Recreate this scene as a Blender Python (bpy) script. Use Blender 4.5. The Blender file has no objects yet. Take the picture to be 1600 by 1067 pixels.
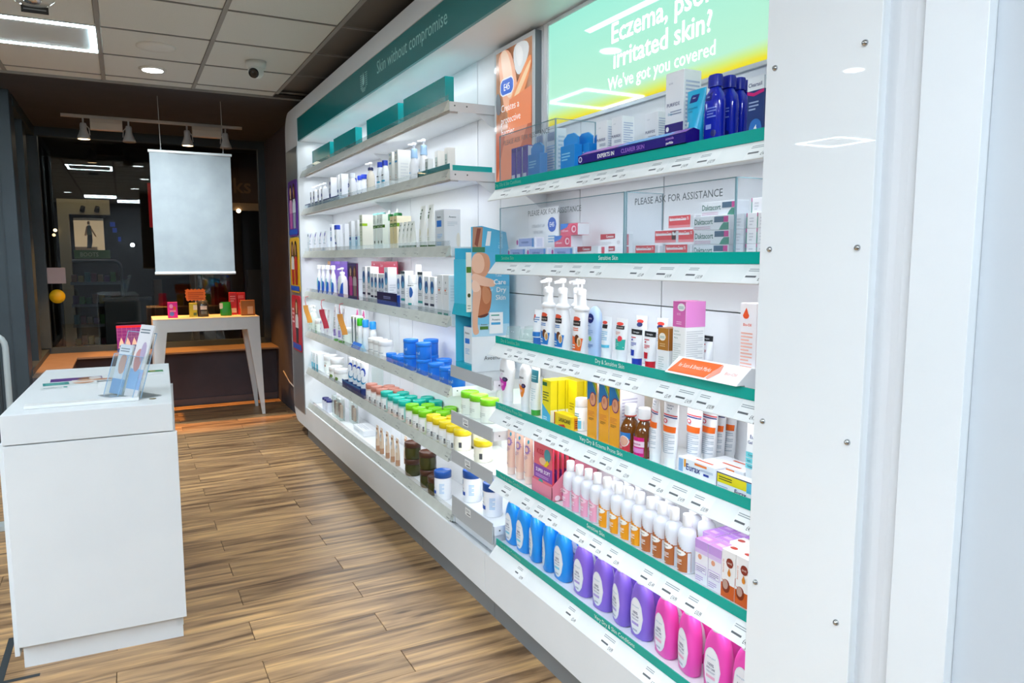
import bpy, math, random
from mathutils import Vector, Matrix
random.seed(7)
SC = bpy.context.scene
COL = SC.collection
PI = math.pi
# ------------------------------------------------------------------ camera, world, exposure, room lights
cam = bpy.data.cameras.new('camera'); camo = bpy.data.objects.new('camera', cam); COL.objects.link(camo)
cam.sensor_width = 36.0; cam.lens = 1150.65 * 36 / 1600; cam.clip_start = 0.05
def cam_matrix(yaw, pitch, roll, loc):
    c, s = math.cos(yaw), math.sin(yaw)
    f = Vector((s * math.cos(pitch), c * math.cos(pitch), -math.sin(pitch)))
    r = Vector((c, -s, 0)); d = f.cross(r)
    r2 = r * math.cos(roll) + d * math.sin(roll); d2 = d * math.cos(roll) - r * math.sin(roll)
    m = Matrix((( r2.x, -d2.x, -f.x, loc[0]), (r2.y, -d2.y, -f.y, loc[1]), (r2.z, -d2.z, -f.z, loc[2]), (0, 0, 0, 1)))
    return m
camo.matrix_world = cam_matrix(math.radians(27.656), math.radians(6.446), math.radians(.047), (0, 0, 1.55))
SC.camera = camo
w = bpy.data.worlds.new('night'); SC.world = w; w.use_nodes = True
w.node_tree.nodes['Background'].inputs[0].default_value = (.55, .65, .8, 1)
w.node_tree.nodes['Background'].inputs[1].default_value = .012
vs = SC.view_settings
vs.view_transform = 'Standard'; vs.look = 'None'; vs.exposure = 0.8; vs.gamma = 1; vs.use_curve_mapping = False
SC.cycles.max_bounces = 10; SC.cycles.transparent_max_bounces = 24; SC.cycles.sample_clamp_indirect = 6
def area(name, loc, sx, sy, power, col=(.93, .97, 1), rot=(0, 0, 0), spread=None):
    l = bpy.data.lights.new(name, 'AREA'); l.shape = 'RECTANGLE'; l.size = sx; l.size_y = sy
    l.energy = power; l.color = col
    if spread: l.spread = spread
    o = bpy.data.objects.new(name, l); COL.objects.link(o); o.location = loc; o.rotation_euler = rot
    return o
ZC = 2.84
COOL = (.92, .96, 1.0)
PANEL_LIGHTS = [(-.36, 5.195), (-.36, -.385), (-2.16, 1.475), (.24, -1.6), (-4.26, 5.815), (-4.26, 1.475), (-2.76, 2.715), (-3.96, -2.25)]  # some out-of-frame panels are added to raise the light level
DOWNLIGHTS = [(.245, 5.78), (.37, 3.93), (-1.95, 3.55), (-.9, .6), (-2.7, 5.8), (.4, -.9), (-2.7, 1.0), (.25, 2.0)]
for x, y in DOWNLIGHTS:
    o = area('downlight_lamp', (x, y, ZC - .025), .11, .11, 13 if y > 5 and x > 0 else 1.0 if x > 0 else 5, COOL, (math.radians(20), 0, 0) if y > 5 and x > 0 else (0, 0, 0), math.radians(110))
# under-shelf light bars of the wall unit (left bay, right bay, narrow middle bay)
for z, p in ((2.475, 2.2), (2.19, 1.9), (1.885, 1.75), (1.54, 1.7), (1.215, 1.7), (.885, 1.7), (.575, 1.7)):
    area('shelf_lamp', (1.385, 4.70, z), .03, 3.0, p * 1.0, (.92, .96, 1), (0, math.radians(-12), 0))
for z, p in ((2.475, .9), (1.775, .78), (1.485, .72), (1.155, .72), (.87, .72), (.585, .75)):
    area('shelf_lamp', (1.385, 1.97, z), .03, 1.36, p, (.92, .96, 1), (0, math.radians(-12), 0))
for z, p in ((1.0, .35), (.785, .35), (.6, .35)):
    area('shelf_lamp', (1.40, 2.92, z), .03, .38, p, (.92, .96, 1), (0, math.radians(-12), 0))

# ------------------------------------------------------------------ materials
MATS = {}
def lin(h):
    h = h.lstrip('#'); o = []
    for i in (0, 2, 4):
        c = int(h[i:i + 2], 16) / 255
        o.append(c / 12.92 if c <= .04045 else ((c + .055) / 1.055) ** 2.4)
    return (*o, 1)
def mat(h, rough=.4, metal=0, emit=0, coat=0):
    k = (h, rough, metal, emit, coat)
    if k in MATS: return MATS[k]
    m = bpy.data.materials.new('paint_' + h.lstrip('#')); m.use_nodes = True
    b = m.node_tree.nodes['Principled BSDF']
    b.inputs['Base Color'].default_value = lin(h); b.inputs['Roughness'].default_value = rough; b.inputs['Metallic'].default_value = metal
    if coat: b.inputs['Coat Weight'].default_value = coat; b.inputs['Coat Roughness'].default_value = .05
    if emit:
        b.inputs['Emission Color'].default_value = lin(h); b.inputs['Emission Strength'].default_value = emit
    MATS[k] = m
    return m
def nodes(name):
    m = bpy.data.materials.new(name); m.use_nodes = True
    return m, m.node_tree.nodes, m.node_tree.links, m.node_tree.nodes['Principled BSDF']
def clear(name, tint=(1, 1, 1, 1), refl=1.0, haze=0.0):
    m, n, l, b = nodes(name); n.remove(b)
    t = n.new('ShaderNodeBsdfTransparent'); t.inputs[0].default_value = tint
    g = n.new('ShaderNodeBsdfGlossy'); g.inputs['Roughness'].default_value = .01; g.inputs[0].default_value = (1, 1, 1, 1)
    ge = n.new('ShaderNodeNewGeometry'); dt = n.new('ShaderNodeVectorMath'); dt.operation = 'DOT_PRODUCT'
    l.new(ge.outputs['Incoming'], dt.inputs[0]); l.new(ge.outputs['Normal'], dt.inputs[1])
    def mth(op, a, b):
        q = n.new('ShaderNodeMath'); q.operation = op
        for i, v in enumerate((a, b)):
            if isinstance(v, (int, float)): q.inputs[i].default_value = v
            elif v is not None: l.new(v, q.inputs[i])
        return q.outputs[0]
    fr = mth('POWER', mth('SUBTRACT', 1.0, mth('ABSOLUTE', dt.outputs['Value'], None)), 5.0)
    mu = n.new('ShaderNodeMath'); mu.operation = 'MULTIPLY'; mu.inputs[1].default_value = refl; l.new(mth('ADD', mth('MULTIPLY', fr, .96), .04), mu.inputs[0])
    mx = n.new('ShaderNodeMixShader'); l.new(mu.outputs[0], mx.inputs[0]); l.new(t.outputs[0], mx.inputs[1]); l.new(g.outputs[0], mx.inputs[2])
    last = mx
    if haze:
        d = n.new('ShaderNodeBsdfDiffuse'); d.inputs[0].default_value = (.8, .85, .88, 1)
        mh = n.new('ShaderNodeMixShader'); mh.inputs[0].default_value = haze
        l.new(mx.outputs[0], mh.inputs[1]); l.new(d.outputs[0], mh.inputs[2]); last = mh
    l.new(last.outputs[0], n['Material Output'].inputs[0])
    return m
GLASS = clear('window_glass', (.95, .97, .97, 1), 1.0)
ACRYL = clear('clear_acrylic', (.97, .985, .985, 1), .9, .03)
CASE = clear('case_acrylic', (.93, .95, .965, 1), 1.0, .06)
def grained(name, c0, c1, scale, rough, bump=0.0, aniso=(1, 1, 1)):
    m, n, l, b = nodes(name)
    tc = n.new('ShaderNodeTexCoord'); mp = n.new('ShaderNodeMapping'); mp.inputs['Scale'].default_value = aniso
    no = n.new('ShaderNodeTexNoise'); no.inputs['Scale'].default_value = scale; no.inputs['Detail'].default_value = 6
    cr = n.new('ShaderNodeValToRGB'); cr.color_ramp.elements[0].color = lin(c0); cr.color_ramp.elements[1].color = lin(c1)
    cr.color_ramp.elements[0].position = .3; cr.color_ramp.elements[1].position = .7
    l.new(tc.outputs['Object'], mp.inputs[0]); l.new(mp.outputs[0], no.inputs['Vector']); l.new(no.outputs[0], cr.inputs[0]); l.new(cr.outputs[0], b.inputs['Base Color'])
    b.inputs['Roughness'].default_value = rough
    if bump:
        bp = n.new('ShaderNodeBump'); bp.inputs['Strength'].default_value = bump; bp.inputs['Distance'].default_value = .002
        l.new(no.outputs[0], bp.inputs['Height']); l.new(bp.outputs[0], b.inputs['Normal'])
    return m
LAM = grained('white_laminate', '#e6eaec', '#ebeef0', 3, .38)
LAMC = grained('counter_laminate', '#e2e7ea', '#e8ecee', 3, .45)
BACKP = grained('white_back_panel', '#eceef1', '#f0f1f4', 2, .4)
TILEM = grained('mineral_fibre_tile', '#cfd0cb', '#dadbd6', 220, .95, .4)
GRID = grained('ceiling_grid_metal', '#8d8b86', '#979590', 4, .6)
DARKC = grained('dark_plaster', '#34353a', '#393a3f', 6, .9)
SLATE = grained('slate_frame', '#2f3b43', '#354249', 5, .45)
TAUPE = grained('taupe_plaster', '#4a464d', '#504b52', 6, .85)
SILL = grained('sill_board', '#7d6a5a', '#867262', 8, .6)
LIP = grained('frosted_price_rail', '#c6c8bf', '#cfd1c8', 14, .22)
LIPW = grained('white_price_rail', '#e9eceb', '#eef0ef', 10, .3)
STRIP = mat('#00a596', .25); SIGNT = mat('#00777a', .3); BOXT = mat('#009ea0', .22)
MIRROR = mat('#a4abb0', .32, .7); CHROME = mat('#c9ced2', .18, 1.0)
SLOT = mat('#4a5054', .6); ALU = mat('#9aa0a4', .35, .8)
LED = mat('#e2f2ff', .5, 0, 180.0); LEDN = mat('#d8f5ff', .5, 0, 36.0); LEDW = mat('#fff6e8', .5, 0, 5)
def floor_mat():
    m, n, l, b = nodes('oak_plank')
    tc = n.new('ShaderNodeTexCoord'); oi = n.new('ShaderNodeObjectInfo')
    ad = n.new('ShaderNodeVectorMath'); ad.operation = 'ADD'
    cx = n.new('ShaderNodeCombineXYZ'); mu = n.new('ShaderNodeMath'); mu.operation = 'MULTIPLY'; mu.inputs[1].default_value = 37
    l.new(oi.outputs['Random'], mu.inputs[0]); l.new(mu.outputs[0], cx.inputs[0]); l.new(mu.outputs[0], cx.inputs[2])
    l.new(tc.outputs['Object'], ad.inputs[0]); l.new(cx.outputs[0], ad.inputs[1])
    mp = n.new('ShaderNodeMapping'); mp.inputs['Scale'].default_value = (1.1, 13, 1); l.new(ad.outputs[0], mp.inputs[0])
    no = n.new('ShaderNodeTexNoise'); no.inputs['Scale'].default_value = 1.6; no.inputs['Detail'].default_value = 5; no.inputs['Distortion'].default_value = .6
    l.new(mp.outputs[0], no.inputs['Vector'])
    cr = n.new('ShaderNodeValToRGB'); e = cr.color_ramp.elements
    e[0].position = .32; e[0].color = lin('#70543a'); e[1].position = .68; e[1].color = lin('#e0b47c')
    x = e.new(.5); x.color = lin('#b59068')
    l.new(no.outputs[0], cr.inputs[0])
    mp2 = n.new('ShaderNodeMapping'); mp2.inputs['Scale'].default_value = (6, 90, 1); l.new(ad.outputs[0], mp2.inputs[0])
    n2 = n.new('ShaderNodeTexNoise'); n2.inputs['Scale'].default_value = 1.0; n2.inputs['Detail'].default_value = 3; l.new(mp2.outputs[0], n2.inputs['Vector'])
    mx = n.new('ShaderNodeMix'); mx.data_type = 'RGBA'; mx.blend_type = 'MULTIPLY'; mx.inputs[0].default_value = .55
    l.new(cr.outputs[0], mx.inputs[6]); l.new(n2.outputs[0], mx.inputs[7])
    # knots
    mp3 = n.new('ShaderNodeMapping'); mp3.inputs['Scale'].default_value = (2.2, 7, 1); l.new(ad.outputs[0], mp3.inputs[0])
    vo = n.new('ShaderNodeTexVoronoi'); vo.inputs['Scale'].default_value = 1.0; l.new(mp3.outputs[0], vo.inputs['Vector'])
    kr = n.new('ShaderNodeValToRGB'); kr.color_ramp.elements[0].position = .03; kr.color_ramp.elements[0].color = (.22, .15, .1, 1); kr.color_ramp.elements[1].position = .11; kr.color_ramp.elements[1].color = (1, 1, 1, 1)
    l.new(vo.outputs['Distance'], kr.inputs[0])
    mk = n.new('ShaderNodeMix'); mk.data_type = 'RGBA'; mk.blend_type = 'MULTIPLY'; mk.inputs[0].default_value = .8
    l.new(mx.outputs[2], mk.inputs[6]); l.new(kr.outputs[0], mk.inputs[7])
    hs = n.new('ShaderNodeHueSaturation'); hs.inputs['Saturation'].default_value = 1.0
    mv = n.new('ShaderNodeMath'); mv.operation = 'MULTIPLY_ADD'; mv.inputs[1].default_value = .28; mv.inputs[2].default_value = 1.02
    l.new(oi.outputs['Random'], mv.inputs[0]); l.new(mv.outputs[0], hs.inputs['Value']); l.new(mk.outputs[2], hs.inputs['Color'])
    l.new(hs.outputs[0], b.inputs['Base Color']); b.inputs['Roughness'].default_value = .36
    return m
OAK = floor_mat()
def poster_mat(name, stops, scale=1.5, dist=2.0):
    m, n, l, b = nodes(name)
    tc = n.new('ShaderNodeTexCoord'); no = n.new('ShaderNodeTexNoise'); no.inputs['Scale'].default_value = scale; no.inputs['Distortion'].default_value = dist
    cr = n.new('ShaderNodeValToRGB')
    l.new(tc.outputs['Object'], no.inputs['Vector']); l.new(no.outputs[0], cr.inputs[0]); l.new(cr.outputs[0], b.inputs['Base Color'])
    e = cr.color_ramp.elements
    e[0].position, e[0].color = stops[0][0], lin(stops[0][1]); e[1].position, e[1].color = stops[-1][0], lin(stops[-1][1])
    for p, c in stops[1:-1]: x = e.new(p); x.color = lin(c)
    b.inputs['Roughness'].default_value = .2
    return m

# ------------------------------------------------------------------ mesh builder
TXT = {}
def text_geo(s, bold=False):
    k = (s, bold)
    if k in TXT: return TXT[k]
    c = bpy.data.curves.new('t', 'FONT'); c.body = s; c.resolution_u = 2; c.size = 1
    if bold: c.offset = .013
    o = bpy.data.objects.new('t', c)
    me = bpy.data.meshes.new_from_object(o)
    vs_ = [(v.co.x, v.co.y) for v in me.vertices]; fs = [tuple(p.vertices) for p in me.polygons]
    bpy.data.objects.remove(o); bpy.data.curves.remove(c); bpy.data.meshes.remove(me)
    x0 = min(v[0] for v in vs_); x1 = max(v[0] for v in vs_)
    vs_ = [(v[0] - x0, v[1]) for v in vs_]
    TXT[k] = (vs_, fs, x1 - x0)
    return TXT[k]
class MB:
    def __init__(s): s.v = []; s.f = []; s.m = []; s.mats = []; s.smooth = []
    def mi(s, m):
        if m not in s.mats: s.mats.append(m)
        return s.mats.index(m)
    def add(s, vs_, fs, m, smooth=False):
        b = len(s.v); i = s.mi(m); s.v += [tuple(v) for v in vs_]
        for f in fs: s.f.append(tuple(b + q for q in f)); s.m.append(i); s.smooth.append(smooth)
    def box(s, x0, x1, y0, y1, z0, z1, m, bev=0):
        if bev <= 0:
            s.add([(x0, y0, z0), (x1, y0, z0), (x1, y1, z0), (x0, y1, z0), (x0, y0, z1), (x1, y0, z1), (x1, y1, z1), (x0, y1, z1)],
                  [(3, 2, 1, 0), (4, 5, 6, 7), (0, 1, 5, 4), (1, 2, 6, 5), (2, 3, 7, 6), (3, 0, 4, 7)], m)
        else:
            b = bev; ring = lambda i, z: [(x0 + i, y0 + b, z), (x0 + b, y0 + i, z), (x1 - b, y0 + i, z), (x1 - i, y0 + b, z), (x1 - i, y1 - b, z), (x1 - b, y1 - i, z), (x0 + b, y1 - i, z), (x0 + i, y1 - b, z)]
            rs = [ring(b * .6, z0), ring(0, z0 + b * .6), ring(0, z1 - b * .6), ring(b * .6, z1)]
            s.rings(rs, m)
        return s
    def rings(s, rs, m, smooth=False, cap=True):
        n = len(rs[0]); vs_ = [p for r in rs for p in r]; fs = []
        for k in range(len(rs) - 1):
            for i in range(n):
                j = (i + 1) % n
                fs.append((k * n + i, k * n + j, (k + 1) * n + j, (k + 1) * n + i))
        s.add(vs_, fs, m, smooth)
        if cap:
            s.add(rs[0][::-1], [tuple(range(n))], m); s.add(rs[-1], [tuple(range(n))], m)
        return s
    def loft(s, secs, m, n=2.0, seg=20, cx=0, cy=0):
        rs = []
        for z, a, b in secs:
            r = []
            for i in range(seg):
                t = 2 * PI * i / seg; c, q = math.cos(t), math.sin(t)
                r.append((cx + a * abs(c) ** (2 / n) * (1 if c >= 0 else -1), cy + b * abs(q) ** (2 / n) * (1 if q >= 0 else -1), z))
            rs.append(r)
        return s.rings(rs, m, True)
    def lathe(s, prof, m, seg=20, cx=0, cy=0):
        return s.loft([(z, r, r) for r, z in prof], m, 2, seg, cx, cy)
    def tube(s, pts, r, m, seg=8):
        pts = [Vector(p) for p in pts]; rs = []
        for i, p in enumerate(pts):
            d = (pts[min(i + 1, len(pts) - 1)] - pts[max(i - 1, 0)]).normalized()
            u = d.orthogonal().normalized() if i == 0 else (u - d * u.dot(d)).normalized()
            w_ = d.cross(u)
            rs.append([tuple(p + u * r * math.cos(2 * PI * k / seg) + w_ * r * math.sin(2 * PI * k / seg)) for k in range(seg)])
        return s.rings(rs, m, True)
    def prism(s, poly, x0, x1, m, axis=0):
        def P(a, b, t): return (t, a, b) if axis == 0 else ((a, t, b) if axis == 1 else (a, b, t))
        n = len(poly); vs_ = [P(a, b, x0) for a, b in poly] + [P(a, b, x1) for a, b in poly]
        fs = [tuple(range(n))[::-1], tuple(range(n, 2 * n))] + [(i, (i + 1) % n, n + (i + 1) % n, n + i) for i in range(n)]
        s.add(vs_, fs, m); return s
    def xform(s, M):
        s.v = [tuple(M @ Vector(v)) for v in s.v]; return s
    def mesh(s, name):
        me = bpy.data.meshes.new(name); me.from_pydata(s.v, [], s.f)
        for m in s.mats: me.materials.append(m)
        me.polygons.foreach_set('material_index', s.m); me.polygons.foreach_set('use_smooth', s.smooth)
        me.update()
        import bmesh
        b = bmesh.new(); b.from_mesh(me); bmesh.ops.recalc_face_normals(b, faces=b.faces) if not getattr(s, 'keep', False) else None
        b.to_mesh(me); b.free()
        return me
def obj(name, me, parent=None, loc=None, label=None):
    if isinstance(me, MB): me = me.mesh(name)
    o = bpy.data.objects.new(name, me); COL.objects.link(o)
    if parent: o.parent = parent
    if loc is not None: o.location = loc
    if label: o['label'] = label
    return o
def tag(o, label, cat, group=None, kind=None):
    if label: o['label'] = label
    if cat: o['category'] = cat
    if group: o['group'] = group
    if kind: o['kind'] = kind
    return o
def thing(name, label, cat, loc=(0, 0, 0), rz=0, group=None):
    o = bpy.data.objects.new(name, None); COL.objects.link(o); o.empty_display_size = .05
    o.location = loc; o.rotation_euler = (0, 0, rz)
    return tag(o, label, cat, group)
def struct(name, mb): return tag(obj(name, mb), None, None, None, 'structure')

# flat print on a surface; pt(u, v, eps) -> point, (u, v) in 0..1 of a w x h face
class Print:
    def __init__(s, pt, w, h, nx=1): s.pt, s.w, s.h, s.nx, s.e = pt, w, h, nx, .0005; s.em = 0; s.mb = MB(); s.mb.keep = True
    def grid(s, u0, v0, u1, v1, m, f=None):
        nx = max(s.nx, 1); nz = 1 if s.nx <= 1 and f is None else 4
        if f is not None: nx = max(nx, 10)
        vs_ = []; fs = []
        for i in range(nx + 1):
            u = u0 + (u1 - u0) * i / nx
            a, b = (v0, v1) if f is None else f(i / nx)
            for j in range(nz + 1): vs_.append(s.pt(u, a + (b - a) * j / nz, s.e))
        for i in range(nx):
            for j in range(nz):
                q = i * (nz + 1) + j; fs.append((q, q + nz + 1, q + nz + 2, q + 1))
        s.mb.add(vs_, fs, m)
    def do(s, items):
        for it in items:
            k = it[0]; s.e += .00018
            if k == 'r': s.grid(it[1], it[2], it[3], it[4], mat(it[5], .35, 0, s.em))
            elif k == 'e':
                _, u, v, ru, rv, c = it
                q = lambda t, v=v, rv=rv: (v - rv * math.sqrt(max(0, 1 - (2 * t - 1) ** 2)), v + rv * math.sqrt(max(0, 1 - (2 * t - 1) ** 2)))
                s.grid(u - ru, 0, u + ru, 0, mat(c, .35, 0, s.em), q)
            elif k == 'p' and s.nx > 1:
                q = it[1]; u0 = min(a[0] for a in q); u1 = max(a[0] for a in q)
                def rng(t):
                    u = u0 + (u1 - u0) * min(max(t, .0005), .9995); vv = []
                    for (a, b), (c, d) in zip(q, q[1:] + q[:1]):
                        if (a - u) * (c - u) <= 0 and a != c: vv.append(b + (d - b) * (u - a) / (c - a))
                    return min(vv), max(vv)
                s.grid(u0, 0, u1, 0, mat(it[2], .35, 0, s.em), rng)
            elif k == 'p':
                s.mb.add([s.pt(u, v, s.e) for u, v in it[1]], [tuple(range(len(it[1])))], mat(it[2], .35, 0, s.em))
            elif k == 's':                              # soft-cornered patch
                q = it[1]
                for _ in range(2): q = [(a[0] * (1 - t) + b[0] * t, a[1] * (1 - t) + b[1] * t) for a, b in zip(q, q[1:] + q[:1]) for t in (.25, .75)]
                s.mb.add([s.pt(u, v, s.e) for u, v in q], [tuple(range(len(q)))], mat(it[2], .35, 0, s.em))
            elif k == 'l':                              # lines of fine print
                _, u0, v0, u1, v1, n, c = it
                st = (v1 - v0) / n
                for i in range(n):
                    e = u1 if i % 3 != n % 3 else u0 + (u1 - u0) * .7
                    s.grid(u0, v0 + i * st, e, v0 + (i + .45) * st, mat(c, .4))
            elif k in 'tTV':                            # text: t plain, T bold, V bold running upwards; size = cap height / face height, fitted to max width
                _, txt, u, v, sz, c, mw = it
                vs_, fs, W = text_geo(txt, k != 't')
                if k == 'V':
                    hs = sz * s.w / .72; ws = min(hs, mw * s.h / W)
                    s.mb.add([s.pt(u - y * hs / s.w, v + (x - W / 2) * ws / s.h, s.e) for x, y in vs_], fs, mat(c, .4, 0, s.em))
                else:
                    hs = sz * s.h / .72; ws = min(hs, mw * s.w / W)
                    s.mb.add([s.pt(u + (x - W / 2) * ws / s.w, v + y * hs / s.h, s.e) for x, y in vs_], fs, mat(c, .4, 0, s.em))
        return s
def interp(secs, z):
    if z <= secs[0][0]: return secs[0][1], secs[0][2]
    for (a, p, q), (b, r, t) in zip(secs, secs[1:]):
        if a <= z <= b:
            k = (z - a) / max(b - a, 1e-6); return p + (r - p) * k, q + (t - q) * k
    return secs[-1][1], secs[-1][2]
def curved_pt(secs, n, w, h, z0=0):
    def pt(u, v, e):
        z = z0 + v * h; hw, hd = interp(secs, z); x = (u - .5) * w
        x = max(-hw * .985, min(hw * .985, x)); t = abs(x / hw) if hw > 0 else 0
        return (x, -hd * max(0, 1 - t ** n) ** (1 / n) - e * 1.3, z)
    return pt
# ------------------------------------------------------------------ room shell
def slab(name, *a, m=LAM): mb = MB(); mb.box(*a, m); return struct(name, mb)
YB, XL, XR, YF = -3.0, -5.6, 1.66, 8.42
fl = slab('floor', XL, 2.0, YB, 8.6, -.06, -.0045, m=mat('#6b5339', .7))
mb = MB(); mb.box(-.4985, .4985, -.0862, .0862, -.0045, 0, OAK, .0012); plank_me = mb.mesh('plank')
rows = [2.58 - .1735 * k for k in range(12, 0, -1)] + [2.58 + .1735 * k for k in range(0, 34)]
for i, y in enumerate(rows):
    par = (i % 2 == 0)
    for x in ((-1.605, -.605, .395 + .0, 1.395) if not par else (-2.105, -1.105, -.105, .895)):
        p = obj('plank', plank_me, fl, (x + .5, y, 0))
        if x + .5 > 1.6: p.scale.x = .3; p.location.x = 1.545
# ceiling: slab, lay-in tiles, grid bars, plain dark margin before the window
ce = slab('ceiling', XL, 2.0, YB, 9.0, ZC + .035, ZC + .1, m=mat('#6a6866', .9))
TX = [-.06 + .6 * k for k in range(-9, 3)]; TY = [4.885 + .62 * k for k in range(-12, 3)]
mb = MB(); mb.box(-.287, .287, -.297, .297, .004, .02, TILEM, .004); tile_me = mb.mesh('ceiling_tile')
skip = {(round(x, 1), round(y, 1)) for x, y in PANEL_LIGHTS}
cells = []
for x in TX[:-1]:
    for y in TY[:-1]:
        cx, cy = x + .3, y + .31
        cells.append((cx, cy))
def is_light(cx, cy): return any(abs(cx - a) < .31 and abs(cy - b) < .32 for a, b in LIGHT_TILES)
LIGHT_TILES = []
for a, b in PANEL_LIGHTS:
    c = min(cells, key=lambda q: (q[0] - a) ** 2 + (q[1] - b) ** 2); LIGHT_TILES.append(c)
for cx, cy in cells:
    if not is_light(cx, cy): obj('ceiling_tile', tile_me, ce, (cx, cy, ZC))
mb = MB(); mb.box(-.287, .287, 0, .15, .004, .02, TILEM, .003); half = mb.mesh('ceiling_tile_cut')
for x in TX[:-1]: obj('ceiling_tile', half, ce, (x + .3, TY[-1] + .012, ZC))
mb = MB(); mb.box(-.012, .012, YB, 6.29, -.001, .012, GRID); bar = mb.mesh('grid_bar')
for x in TX: obj('grid_bar', bar, ce, (x, 0, ZC))
mb = MB(); mb.box(-5.46, 1.6, -.004, .004, .0005, .012, GRID); bar2 = mb.mesh('grid_cross_bar')
for y in TY: obj('grid_cross_bar', bar2, ce, (0, y, ZC))
mb = MB(); mb.box(XL, 1.7, 6.285, 6.305, ZC - .012, ZC + .03, GRID); obj('edge_trim', mb, ce)
mb = MB(); mb.box(1.13, 1.36, 6.17, 6.285, ZC - .002, ZC + .003, mat('#101214', .9)); obj('dark_gap_strip', mb, ce)  # flat dark strip paints in the shade of a missing-tile gap
mb = MB(); mb.box(XL, 1.7, 6.305, 9.0, ZC - .004, ZC + .03, DARKC); obj('plaster_margin', mb, ce)
slab('wall_left', XL - .1, XL, YB, 7.1, -.05, ZC + .1, m=mat('#77797d', .8))
slab('wall_back', XL, 2.0, YB - .1, YB, -.05, ZC + .1, m=mat('#77797d', .8))
slab('wall_right', XR, XR + .1, YB, 6.74, -.05, ZC + .1, m=mat('#77797d', .8))
slab('wall_right', 1.45, 1.62, 6.76, 9.0, -.05, ZC + .1, m=TAUPE)
slab('wall_front', -.75, 1.45, YF, 8.62, -.05, .575, m=TAUPE)
slab('wall_front', XL, -1.62, 6.95, 7.1, -.05, ZC, m=mat('#4a4f52', .6))
slab('wall_alcove', -.75, -.47, 7.12, YF, -.05, .575, m=TAUPE)
# sill board and window in front
mb = MB(); mb.prism([(-.45, 7.12), (-.75, 7.12), (-.75, 8.80), (1.45, 8.80), (1.45, 8.25), (-.45, 8.25)], .575, .592, SILL, 2); struct('trim_1', mb)
mb = MB(); mb.box(-.46, 1.45, YF - .012, YF - .001, .0, .07, mat('#5d5456', .7)); struct('baseboard_front', mb)
w1 = MB(); w1.box(-.75, 1.45, 8.72, 8.80, .592, .65, SLATE); w1.box(-.75, 1.45, 8.70, 8.80, ZC - .09, ZC, SLATE)
w1.box(-.76, -.69, 8.70, 8.80, .65, ZC - .09, SLATE); w1.box(1.38, 1.45, 8.70, 8.80, .65, ZC - .09, SLATE); w1 = struct('window_1', w1)
mb = MB(); mb.box(-.69, 1.38, 8.755, 8.763, .65, ZC - .09, GLASS); obj('pane', mb, w1)
w2 = MB(); w2.box(-.79, -.71, 7.12, 8.70, .592, .64, SLATE); w2.box(-.79, -.71, 7.12, 8.70, ZC - .09, ZC, SLATE)
w2.box(-.79, -.72, 7.12, 7.24, .64, ZC - .09, SLATE); w2.box(-.79, -.72, 7.78, 8.02, .64, ZC - .09, SLATE); w2.box(-.79, -.74, 8.10, 8.14, .64, ZC - .09, mat('#171b1e', .5)); w2 = struct('window_2', w2)
mb = MB(); mb.box(-.757, -.749, 7.24, 8.70, .64, ZC - .09, GLASS); obj('pane', mb, w2)
mb = MB(); mb.box(-1.60, -.715, 6.93, 7.12, -.05, ZC, SLATE, .004); mb.box(-.81, -.806, 6.922, 6.94, 0, ZC, mat('#39434a', .5)); struct('trim_2', mb)
# right-hand end walls beyond the unit
mb = MB(); q = [(1.318, .955)]
for k in range(9): t = k / 8 * PI / 2; q.append((1.318 + .05 * (1 - math.cos(t)) * .8, .955 - .078 * math.sin(t)))
q += [(1.60, .877), (1.60, .962), (1.318, .962)]
mb.prism(q, 0, ZC, grained('column_paint', '#dfe0e2', '#e3e4e6', 2, .5), 2); struct('trim_3', mb)
mb = MB(); mb.box(1.295, 1.62, .7625, .8757, 0, ZC, LAM, .001); struct('wall_end', mb)
mb = MB(); mb.box(1.318, 1.64, .62, .7615, 0, ZC, grained('end_wall_paint', '#c6ccd2', '#cbd1d6', 2, .6)); struct('wall_end', mb)
mb = MB(); mb.box(1.306, 1.3175, .963, .972, 0, ZC, mat('#d9d2c6', .5)); struct('trim_4', mb)

# ------------------------------------------------------------------ ceiling fittings
ORD = ['first', 'second', 'third', 'fourth', 'fifth', 'sixth', 'seventh', 'eighth', 'ninth', 'tenth', 'eleventh', 'twelfth']
mb = MB(); o_, i_ = .285, .258
for a in ((-o_, o_, -o_, -i_), (-o_, o_, i_, o_), (-o_, -i_, -i_, i_), (i_, o_, -i_, i_)): mb.box(a[0], a[1], a[2], a[3], -.002, .006, LED)
led_me = mb.mesh('light_bar'); led_near = led_me.copy(); led_near.materials[0] = LEDN
mb = MB(); mb.box(-i_, i_, -i_, i_, .002, .012, mat('#cfd6d8', .6)); dif_me = mb.mesh('diffuser')
for k, (cx, cy) in enumerate(LIGHT_TILES):
    t = thing('ceiling_panel_light', 'square ceiling light with glowing white edge beside round downlight' if k == 0 else 'unseen square ceiling light with glowing edge, out of frame', 'ceiling light', (cx, cy, ZC), 0, None if k == 0 else 'ceiling lights out of frame')
    obj('light_bar', led_near if cy > 5 else led_me, t); obj('diffuser', dif_me, t)
mb = MB(); mb.lathe([(.05, -.012), (.078, -.012), (.088, -.004), (.088, .004), (.05, .004)], mat('#d8d6d0', .4), 28); dr = mb.mesh('trim_ring')
mb = MB(); mb.lathe([(.0, -.0135), (.066, -.0135), (.066, -.010), (0, -.010)], mat('#f4fdff', .5, 0, 12), 24); dd = mb.mesh('lens')
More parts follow.
